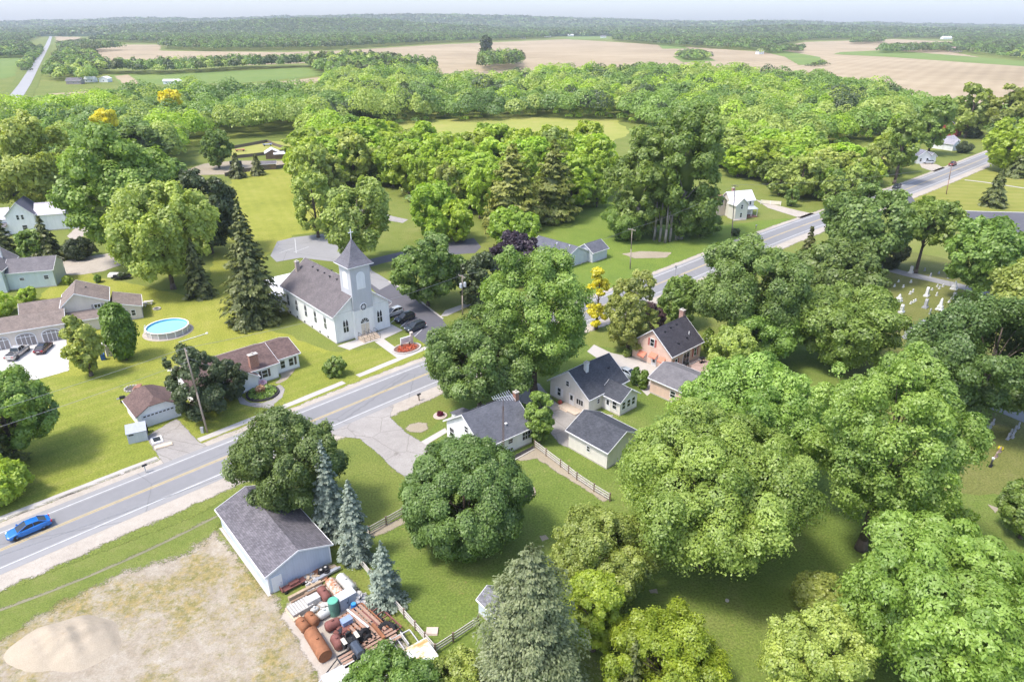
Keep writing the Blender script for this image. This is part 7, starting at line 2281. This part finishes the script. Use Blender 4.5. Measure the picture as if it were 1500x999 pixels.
# ------------------------------------------------------------------ storage yard behind the barn
RUST = plain('rust', (0.30, 0.13, 0.065), 0.85, 0.1, var=0.3, scale=1.5)
RUST2 = plain('maroon rust', (0.22, 0.09, 0.075), 0.8, 0.1, var=0.3, scale=1.5)
WTANK = plain('chalky white tank', (0.56, 0.56, 0.53), 0.5, var=0.22, scale=1.0)
def mottled():
    m, n, b, o = new_mat('white paint peeling to rust')
    f = noise(n, coords(n), 1.6, 8, 0.8)
    n.links.new(ramp(n, f, [(0.46, (0.62, 0.52, 0.44)), (0.52, (0.40, 0.17, 0.08))]), b.inputs['Base Color'])
    b.inputs['Roughness'].default_value = 0.8
    return m
PEEL = mottled()
def tank(label, pa, pb, r, mat, legs=True, domed=True, cat='tank', mat_end=None):
    """cylindrical tank lying on the ground between two pixel ends"""
    A, B = G(*pa, r), G(*pb, r)
    d = B - A
    o = thing('storage_tank', label, cat, (A + B).to_3d()/2 - Vector((0, 0, r)), math.degrees(math.atan2(d.y, d.x)))
    L = d.length/2
    pr = [(-L, .02), (-L + .03, r*.55), (-L + .12, r*.85), (-L + .28, r), (L - .28, r), (L - .12, r*.85), (L - .03, r*.55), (L, .02)] if domed else [(-L, r*.97), (-L + .02, r), (L - .02, r), (L, r*.97)]
    MB().lathe(pr, (0, 0, r + .06), (1, 0, 0), 22).build('shell', mat, o, smooth=domed)
    m = MB()
    for x in (-L*.55, L*.55): m.box(x - .08, x + .08, -r*.7, r*.7, 0, r*.42)
    m.build('cradle', mat_end or RUST2, o)
    m = MB()
    for x in (-L + .3, L - .3): m.torus((x, 0, r + .06), (1, 0, 0), r, .018, 22, 5)
    m.lathe([(0, .12), (.18, .12)], (0, 0, 2*r + .02), (0, 0, 1), 12)
    m.build('fitting', mat, o)
    return o
tank('long white propane tank by the spruces in the junk yard', (497, 844), (517, 865), 0.58, WTANK)
tank('white tank peeling to rust, second from the rail fence', (483, 852), (500, 874), 0.56, PEEL, domed=False)
tank('maroon tank between the peeling tank and the white crates', (469, 862), (481, 879), 0.52, RUST2)
tank('white tank on a dark stand beside the green drum', (466, 904), (485, 893), 0.46, WTANK, mat_end=DARKMETAL)
tank('rusty tank, left of the short pair at the edge of the junk yard', (438, 908), (450, 923), 0.54, RUST)
tank('rusty tank, right of the short pair at the edge of the junk yard', (450, 900), (464, 914), 0.54, RUST)
tank('largest long rusty tank lying nearest the sandy lot', (455, 926), (477, 962), 0.72, RUST, domed=False)
tank('maroon rusty tank beside the flatbed, upper one', (476, 920), (499, 910), 0.55, RUST2)
tank('maroon rusty tank beside the flatbed, lower one', (489, 932), (499, 949), 0.52, RUST2)
tank('small white and tan cylinder pile between crates and white tank', (455, 896), (467, 890), 0.28, WTANK)
gdr = thing('water_tank', 'upright green cylindrical drum with a paler top', 'drum', G(490.3, 899))
MB().lathe([(0, .52), (.1, .55), (.9, .53), (1.0, .55), (1.9, .55)], n=22).build('shell', plain('faded green paint', (0.10, 0.22, 0.17), .7, var=.3), gdr)
MB().lathe([(1.9, .56), (1.98, .52), (2.0, .1)], n=22).build('lid', plain('pale green lid', (0.13, 0.42, 0.30), .6), gdr)
GREYB = plain('grey cabinet paint', (0.38, 0.41, 0.46), .6)
gb = thing('metal_cabinet', 'grey metal cabinet beside the green drum', 'cabinet', G(508, 886), 42)
MB().box(-.95, .95, -.55, .55, .08, 1.6).build('body', GREYB, gb)
MB().box(-1, 1, -.6, .6, 1.6, 1.66).build('lid', plain('light grey lid', (0.55, 0.57, 0.6)), gb)
MB().box(-.02, .02, -.57, -.552, .2, 1.5).box(-.2, -.1, -.58, -.552, .8, 1.0).build('door_seam', DARKMETAL, gb)
BLUEP = plain('blue plastic drum', (0.012, 0.14, 0.42), .4)
for px, lab in (((513, 886), 'blue plastic barrel, rear one of the two'), ((519, 893), 'blue plastic barrel, front one of the two')):
    o = thing('barrel', lab, 'barrel', G(*px))
    MB().lathe([(0, .27), (.06, .3), (.3, .3), (.33, .32), (.36, .3), (.62, .3), (.65, .32), (.68, .3), (.88, .3), (.93, .26)], n=18).build('shell', BLUEP, o)
    MB().lathe([(.93, .26), (.95, .24)], n=18).build('lid', plain('light blue lid', (0.06, 0.3, 0.6), .4), o)
def heap(label, loc, R, h, mats, n, seed, cat='scrap heap', name='scrap_heap'):
    o = thing(name, label, cat, loc)
    r = random.Random(seed)
    for k, mt in enumerate(mats):
        m = MB()
        for i in range(n):
            a, q = r.uniform(0, 6.28), R*math.sqrt(r.random())
            M = Matrix.Translation((q*math.cos(a), q*math.sin(a), max(.06, h*(1 - q/R)*r.uniform(.5, 1)))) @ Matrix.Rotation(r.uniform(0, 3), 4, 'Z') @ Matrix.Rotation(r.uniform(-.5, .5), 4, 'X')
            a_, b_2, c_2 = r.uniform(.12, .5), r.uniform(.08, .25), r.uniform(.03, .12)
            m.box(-a_, a_, -b_2, b_2, -c_2, c_2, M)
        m.build('scrap', mt, o)
    return o
PALEJ = plain('pale junk', (0.50, 0.48, 0.45), .7, var=.3)
heap('pile of crumpled white mesh behind the blue barrels', G(526, 882), 1.2, 1.2, [PALEJ, plain('grey junk', (0.42, 0.42, 0.45))], 26, 3)
heap('white and tan scrap against the barn wall', G(452, 853), 1.4, .7, [PALEJ, plain('tan junk', (0.40, 0.31, 0.22))], 20, 4)
heap('scrap wood and rods at the barn corner near the tyres', G(465, 846), 1.0, .6, [plain('tan junk', (0.40, 0.31, 0.22)), RUST], 14, 5)
heap('dark machine parts on the flatbed frame by the two maroon tanks', G(504, 928), 1.0, .9, [DARKMETAL, RUST2], 30, 6)
heap('orange axle parts in the middle of the flatbed', G(517, 922), 0.8, .7, [plain('orange machine paint', (0.42, 0.17, 0.09))], 14, 7)
heap('tan scrap behind the small white cylinders', G(474, 888), .9, .6, [plain('tan junk', (0.40, 0.31, 0.22)), PALEJ], 24, 8)
heap('brown boards by the barn corner at the fence', G(486, 834), .55, .3, [plain('tan junk', (0.40, 0.31, 0.22))], 24, 9)
cart = thing('hand_cart', 'rusty flat cart beside the barn door', 'cart', G(430, 860), 42)
MB().box(-1.4, 1.4, -.4, .4, .35, .45).box(-1.4, -1.35, -.4, .4, .45, .8).box(-.4, .7, -.25, .25, .45, .75).build('bed', RUST2, cart)
for x in (-1, 1):
    for y in (-.45, .45): MB().torus((x, y, .2), (0, 1, 0), .14, .05, 12, 6).build('wheel', RUBBER, cart)
def beam(label, pa, pb, w_, h, mat, z=0, n=1, name='beam', cat='beam'):
    A, B = G(*pa), G(*pb)
    d = B - A
    o = MB()
    for i in range(n): o.box(0, d.length - .3*i, i*(w_ + .03), i*(w_ + .03) + w_, z, z + h*(1 - .15*i))
    o = o.build(name, mat)
    o.location = A; o.rotation_euler = (0, 0, math.atan2(d.y, d.x))
    return tag(o, label, cat)
TIMBER = plain('weathered tan timber', (0.42, 0.32, 0.22), .85, var=.25)
beam('long tan timber beam parallel to the barn end', (424, 881), (472, 856), .35, .45, TIMBER, name='timber_beam')
beam('second long timber behind the first, beside the tanks', (428, 885), (478, 859), .25, .3, plain('brown timber', (0.27, 0.18, 0.12)), name='timber_beam')
beam('long grey metal channel lying by the barn end', (458, 858), (500, 835), .22, .25, plain('grey channel steel', (0.40, 0.42, 0.46), .5, .3), z=.25, n=2, name='metal_channel')
o = thing('pallet_stack', 'stack of pale slatted pallets at the lot side of the junk yard', 'pallet stack', G(441, 893), 42)
MB().box(-1.2, 1.2, -.8, .8, .05, .62).build('side', plain('light grey wood', (0.36, 0.34, 0.31)), o)
m = MB()
for k in range(8): m.box(-1.15 + k*.3, -.97 + k*.3, -.82, .82, .62, .68)
m.build('slats', PALEJ, o)
o = thing('timber_stack', 'short stack of pale planks at the corner of the junk yard', 'timber stack', G(430, 900), 130)
for k in range(4): MB().box(-1.1, 1.1, -.4 + k*.21, -.22 + k*.21, 0, .35 - .06*(k % 2)).build('plank', plain('pale plank', (0.60, 0.45, 0.32)), o)
o = thing('white_crate', 'white boxy crate between the pallets and the maroon tank', 'crate', G(458, 884), 40)
MB().prism([(-.6, 0), (.6, 0), (.6, .8), (.3, 1.0), (-.6, 1.0)], 'x', -.75, .75).build('body', PALEJ, o)
def tyre(label, c, axis, R, r, mat=None, rim=None, z=None):
    o = thing('tyre', label, 'tyre', c)
    MB().torus((0, 0, z if z is not None else r*1.25), axis, R, r, 26, 9).build('tread', RUBBER, o, smooth=True)
    m = MB()
    ax = Vector(axis).normalized(); a = ax.orthogonal().normalized(); b = ax.cross(a)
    for k in range(26):
        q = 6.283*k/26
        e = a*math.cos(q) + b*math.sin(q)
        c0 = Vector((0, 0, z if z is not None else r*1.25)) + e*(R + r*.97)
        m.tube(c0 - ax*r*.9, c0 + ax*r*.9, r*.11, n=4)
    m.build('lug', RUBBER, o)
    if rim: MB().lathe([(-.05, R - r*.9), (.05, R - r*.9)], (0, 0, z if z is not None else r*1.25), axis, 18).build('rim', rim, o)
    return o
tyre('largest tractor tyre lying flat on the trailer', G(567, 927), (0.1, -.1, 1), .72, .30)
tyre('big upright black tyre in the middle of the flatbed', G(535, 938), (.7, -.5, .45), .5, .24, z=.72)
tyre('smaller black tyre leaning before the upright one', G(540, 941), (.6, -.7, .3), .36, .17, z=.5, rim=STEEL)
tyre('black tyre leaning behind the upright one', G(527, 934), (.8, .4, .3), .34, .16, z=.5)
for i, (px, lab) in enumerate((((470.5, 842), 'stack of black tyres against the barn, left stack'), ((477, 838), 'stack of black tyres against the barn, right stack'), ((479, 842), 'stack of black tyres against the barn, front stack'))):
    o = thing('tyre_stack', lab, 'tyre stack', G(*px))
    for k in range(4 if i < 2 else 3): MB().torus((0.02*k, 0, .12 + .22*k), (0, 0, 1), .26, .1, 18, 7).build('tyre', RUBBER, o, smooth=True)
    MB().lathe([(0, .19), (.03, .19)], (0, 0, .8), n=14).build('rim', PALEJ if i < 2 else DARKMETAL, o)
# trailer frames
def frame_trailer(label, c, th, ln, wd, mat, deck, wheels, tongue=True):
    o = thing('trailer_frame', label, 'trailer', c, th)
    m = MB()
    for y in (-wd/2, wd/2): m.box(-ln/2, ln/2, y - .06, y + .06, .5, .64)
    for k in range(7): m.box(-ln/2 + k*ln/6 - .05, -ln/2 + k*ln/6 + .05, -wd/2 + .061, wd/2 - .061, .51, .62)
    m.build('frame', mat, o)
    if deck:
        m = MB()
        for k in range(deck): m.box(-ln/2 + .1, ln/2 - .4 - .2*(k % 2), -wd/2 + .15 + k*(wd - .2)/deck, -wd/2 + .15 + (k + .62)*(wd - .2)/deck, .625, .68)
        m.build('deck_boards', plain('rosy brown boards', (0.36, 0.23, 0.17), .85, var=.3), o)
    for x in wheels:
        for sg in (-1, 1):
            wl = MB().torus((x, sg*(wd/2 + .2), .36), (0, 1, 0), .25, .11, 18, 8).build('wheel', RUBBER, o, smooth=True)
            MB().lathe([(-.03, .18), (.03, .16)], (x, sg*(wd/2 + .27), .36), (0, sg, 0), 14).build('rim', PALEJ, wl)
    if tongue:
        m = MB().tube((-ln/2, -wd/2 + .2, .55), (-ln/2 - 1.5, 0, .5), .06).tube((-ln/2, wd/2 - .2, .55), (-ln/2 - 1.5, 0, .5), .06).tube((-ln/2 - 1.3, 0, .5), (-ln/2 - 1.3, 0, 0), .05)
        m.build('tongue', mat, o)
    return o
frame_trailer('dark framed flatbed trailer nearest the camera with a lawn tractor on it', G(545, 953), 38, 6.6, 2.0, DARKMETAL, 4, (.2, 1.0))
frame_trailer('rusty flatbed frame with rosy boards behind the dark trailer', G(535, 921), -44, 5.4, 3.0, RUST, 6, (-.4, .5), tongue=False)
frame_trailer('narrow rusty frame along the fence side of the junk yard', G(560, 912), -44, 4.6, 1.6, RUST2, 0, (-.4,), tongue=False)
beam('long white beam lying across the rusty flatbed', (509, 902), (540, 928), .16, .14, TRIM, z=.8, name='white_beam')
beam('rusty girder across the trailer beside the tractor tyre', (545, 924), (562, 945), .3, .3, RUST, z=.75, name='rusty_girder')
tb = thing('tool_box', 'faded blue box on the flatbed by the white beam', 'box', G(508, 912, .7), 40)
MB().box(-.55, .55, -.35, .35, 0, .5).build('body', plain('faded blue', (0.25, 0.32, 0.48)), tb); MB().box(-.58, .58, -.38, .38, .5, .56).build('lid', plain('faded blue', (0.25, 0.32, 0.48)), tb)
lt = thing('lawn_tractor', 'black lawn tractor with pale fenders on the trailer tongue end', 'lawn tractor', G(519, 950, .68), -52)
MB().prism([(-.3, .3), (.3, .3), (.28, .75), (.15, .85), (-.15, .85), (-.28, .75)], 'x', .05, 1.2).build('bonnet', plain('dark slate paint', (0.06, 0.075, 0.10), .4), lt)
MB().box(-.9, .1, -.42, .42, .35, .5).build('chassis', DARKMETAL, lt)
MB().box(-.75, -.2, -.25, .25, .5, .62).prism([(-.25, .62), (.25, .62), (.22, 1.0), (-.22, 1.0)], 'x', -.85, -.72).build('seat', plain('black vinyl', (0.03, 0.03, 0.03), .5), lt)
m = MB().tube((.0, 0, .8), (-.2, 0, 1.05), .03).torus((-.2, 0, 1.05), (-.6, 0, 1), .19, .025, 14, 5); m.build('steering_wheel', DARKMETAL, lt)
for sg in (-1, 1):
    MB().torus((-.55, sg*.5, .3), (0, 1, 0), .22, .11, 16, 7).build('wheel', RUBBER, lt, smooth=True)
    MB().torus((.85, sg*.4, .22), (0, 1, 0), .15, .08, 14, 6).build('wheel', RUBBER, lt, smooth=True)
    MB().box(-.85, -.2, sg*.5 - .14, sg*.5 + .14, .62, .67).build('fender', plain('cream plastic', (0.62, 0.58, 0.48)), lt)
lt.scale = (1.35,)*3
gt = frame_trailer('long low pale grey trailer along the lower edge of the junk yard', G(545, 972), 36, 9.5, 2.1, plain('pale grey steel', (0.5, 0.5, 0.5), .6), 0, (1.5, 2.4), tongue=True)
MB().box(-4.7, .9, -.95, .95, .645, .68).build('deck', plain('bleached deck', (0.55, 0.53, 0.50), .85, var=.15), gt)
MB().box(2.4, 2.5, -.9, .9, .65, 1.15).box(3.6, 3.7, -.9, .9, .65, 1.15).box(1.4, 1.5, -.9, .9, .65, 1.1).build('stake_rail', PALEJ, gt)
def stained():
    m, n, b, o = new_mat('white sheet with orange stains')
    f = noise(n, scaled(n, coords(n), (0.5, 1.4, 1)), 0.9, 6, 0.75)
    n.links.new(ramp(n, f, [(0.44, (0.66, 0.68, 0.69)), (0.52, (0.62, 0.48, 0.28)), (0.6, (0.50, 0.29, 0.10))]), b.inputs['Base Color'])
    b.inputs['Roughness'].default_value = 0.5
    return m
tr = thing('camper_roof', 'white boxy trailer with an orange stained roof at the corner of the junk yard', 'trailer', G(603, 985), 36)
MB().box(-2.3, 2.3, -1.3, 1.3, .55, 1.75).build('body', plain('pale blue white panel', (0.62, 0.70, 0.74)), tr)
MB().box(-2.4, 2.4, -1.4, 1.4, 1.75, 1.85).build('roof', stained(), tr)
for sg in (-1, 1): MB().torus((0, sg*1.25, .36), (0, 1, 0), .26, .1, 16, 7).build('wheel', RUBBER, tr)
MB().box(-.4, .4, -1.315, -1.3, .6, 1.6).build('door', TRIM, tr)
tag(MB().prism([(-.5, 0), (.5, 0), (.5, .7), (-.5, .9)], 'x', -.5, .5).build('machine_part', plain('pale green enamel', (0.5, 0.56, 0.5))), 'pale green machine part on the low grey trailer', 'machine part').location = G(570, 957, .68)

# ------------------------------------------------------------------ cemetery
STONE = plain('white marble', (0.66, 0.65, 0.64), .7, var=.15, scale=2)
GREYST = plain('grey granite', (0.36, 0.36, 0.38), .6, var=.15, scale=2)
BROWNST = plain('brown granite', (0.30, 0.22, 0.19), .6, var=.2, scale=2)
BLACKST = plain('black granite', (0.03, 0.03, 0.033), .3, var=.2)
def grave(kind, px, label, mat=STONE, h=1.0, group=None, th=42):
    o = thing('obelisk' if kind == 'obelisk' else ('monument' if kind == 'monument' else 'headstone'), label, 'gravestone', G(*px), th, group)
    if kind == 'obelisk':
        MB().box(-.7, .7, -.7, .7, -.05, .3).box(-.52, .52, -.52, .52, .3, .95).build('plinth', mat, o)
        q = MB(); w0, w1 = .34, .19
        q.add([(-w0, -w0, .95), (w0, -w0, .95), (w0, w0, .95), (-w0, w0, .95), (-w1, -w1, h - .35), (w1, -w1, h - .35), (w1, w1, h - .35), (-w1, w1, h - .35), (0, 0, h)],
              [(3,2,1,0), (0,1,5,4), (1,2,6,5), (2,3,7,6), (3,0,4,7), (4,5,8), (5,6,8), (6,7,8), (7,4,8)])
        q.build('shaft', mat, o)
    elif kind == 'monument':
        MB().box(-.75, .75, -.5, .5, -.05, .32).box(-.58, .58, -.38, .38, .32, .5).build('plinth', mat, o)
        MB().prism([(-.45, .5), (.45, .5), (.4, h*.85), (.18, h), (-.18, h), (-.4, h*.85)], 'y', -.27, .27).build('tablet', mat, o)
    else:
        MB().box(-.42, .42, -.2, .2, -.05, .14).build('plinth', mat, o)
        MB().prism([(-.32, .14), (.32, .14), (.32, h*.8)] + [(.32*math.cos(a), h*.8 + .2*h*math.sin(a)) for a in np.linspace(0.2, 2.94, 7)] + [(-.32, h*.8)], 'y', -.09, .09).build('tablet', mat, o)
    return o
grave('obelisk', (1397, 424), 'tall white obelisk closest to the cemetery drive', h=height_at(G(1397, 424), 411))
grave('obelisk', (1376, 454), 'tall white obelisk farther down the lawn from the drive', h=height_at(G(1376, 454), 436))
grave('obelisk', (1316, 442), 'short stout white obelisk on a wide base', h=height_at(G(1316, 442), 430))
grave('monument', (1357, 434), 'pale grey upright monument with a pointed top', h=2.2)
grave('monument', (1320, 458), 'broad white block monument with a pyramid cap', h=1.9)
grave('monument', (1355, 451), 'grey square monument below the pointed one', GREYST, 2.1)
grave('monument', (1397, 438), 'grey block monument just below the upper obelisk', GREYST, 1.6)
grave('monument', (1312, 484), 'brown grey monument at the left edge of the stones', BROWNST, 2.2)
grave('monument', (1333, 487), 'grey monument with a rounded ornament near the big maple, upper of two', GREYST, 1.9)
grave('monument', (1326, 495), 'grey monument near the big maple, lower of two', GREYST, 1.4)
grave('monument', (1334, 400), 'pale stump like marker beside the forked trunk', STONE, 1.8)
grave('headstone', (1362, 460), 'single narrow grey stone at the head of the long stone kerb', GREYST, 1.3)
tag(MB().box(0, 3.4, -.35, .35, 0, .16).build('grave_kerb', GREYST), 'long low stone kerb on the grass between the monuments', 'grave kerb').location = G(1346, 475)
bpy.data.objects['grave_kerb'].rotation_euler = (0, 0, R_(40))
for px in ((1323, 421), (1333, 431), (1337, 428), (1316, 413), (1334, 414), (1373, 420), (1376, 423), (1381, 420), (1334, 445), (1338, 443), (1341, 441), (1409, 436), (1418, 439), (1390, 443), (1297, 449), (1300, 460), (1310, 420), (1372, 433), (1365, 425)):
    grave('headstone', px, 'small white headstone on the sunlit lawn between the monuments', STONE, rnd.uniform(.55, .9), 'small white headstones', 42 + rnd.uniform(-6, 6))
for px in ((1354, 397), (1363, 405), (1375, 401), (1389, 408), (1397, 404), (1410, 412), (1383, 397), (1404, 399)):
    grave('headstone', px, 'small grey headstone in the shade beyond the cemetery drive', GREYST, rnd.uniform(.6, 1.0), 'small grey headstones', 42 + rnd.uniform(-6, 6))
grave('headstone', (1434, 651), 'grey headstone alone on the left of the lower cemetery lawn', GREYST, 1.2)
grave('headstone', (1451, 683), 'black headstone with a white flower pot on top', BLACKST, 1.2)
tag(MB().lathe([(0, .14), (.25, .2)], n=10).build('flower_pot', TRIM), 'white flower pot on the black headstone', 'flower pot').location = G(1451, 683) + Vector((0, 0, 1.2))
for i, px in enumerate(((1450, 627), (1444, 632), (1454, 622))): grave('headstone', px, 'grey headstone in the short row below the black drive', GREYST, 1.1, 'grey headstones of the short row')
for i, px in enumerate(((1476, 643), (1480, 637), (1486, 632), (1491, 627), (1483, 641))): grave('headstone', px, 'grey headstone in the longer row at the right edge of the lower lawn', GREYST, 1.1, 'grey headstones of the longer row')
for i, px in enumerate(((1459, 669), (1464, 662))): grave('headstone', px, 'pinkish headstone beside the yellow flowers', BROWNST, .9, 'pinkish headstones')
tag(tuft('yellow_flowers', 120, .35, .6, .14, LEAF['golden'], None, 17, tuple(G(1465, 658))), 'yellow flowers behind the pinkish headstones', 'flowers')
for i, px in enumerate(((1420, 612), (1425, 607))): grave('headstone', px, 'brown headstone by the wind turned silver maple', BROWNST, 1.0, 'brown headstones')

# ------------------------------------------------------------------ haze: the air itself
hm = bpy.data.materials.new('haze')
hm.use_nodes = True
hn = hm.node_tree
hn.nodes.clear()
ho_ = hn.nodes.new('ShaderNodeOutputMaterial')
hv = hn.nodes.new('ShaderNodeVolumePrincipled')
hv.inputs['Color'].default_value = (0.88, 0.93, 1.0, 1)
hv.inputs['Density'].default_value = HAZE_DENSITY
hv.inputs['Anisotropy'].default_value = 0.0
hn.links.new(hv.outputs[0], ho_.inputs['Volume'])
hz = MB().box(-BIG - 200, BIG + 200, -1700, BIG + 200, -2.0, 260).build('haze', hm)
hz['kind'] = 'stuff'
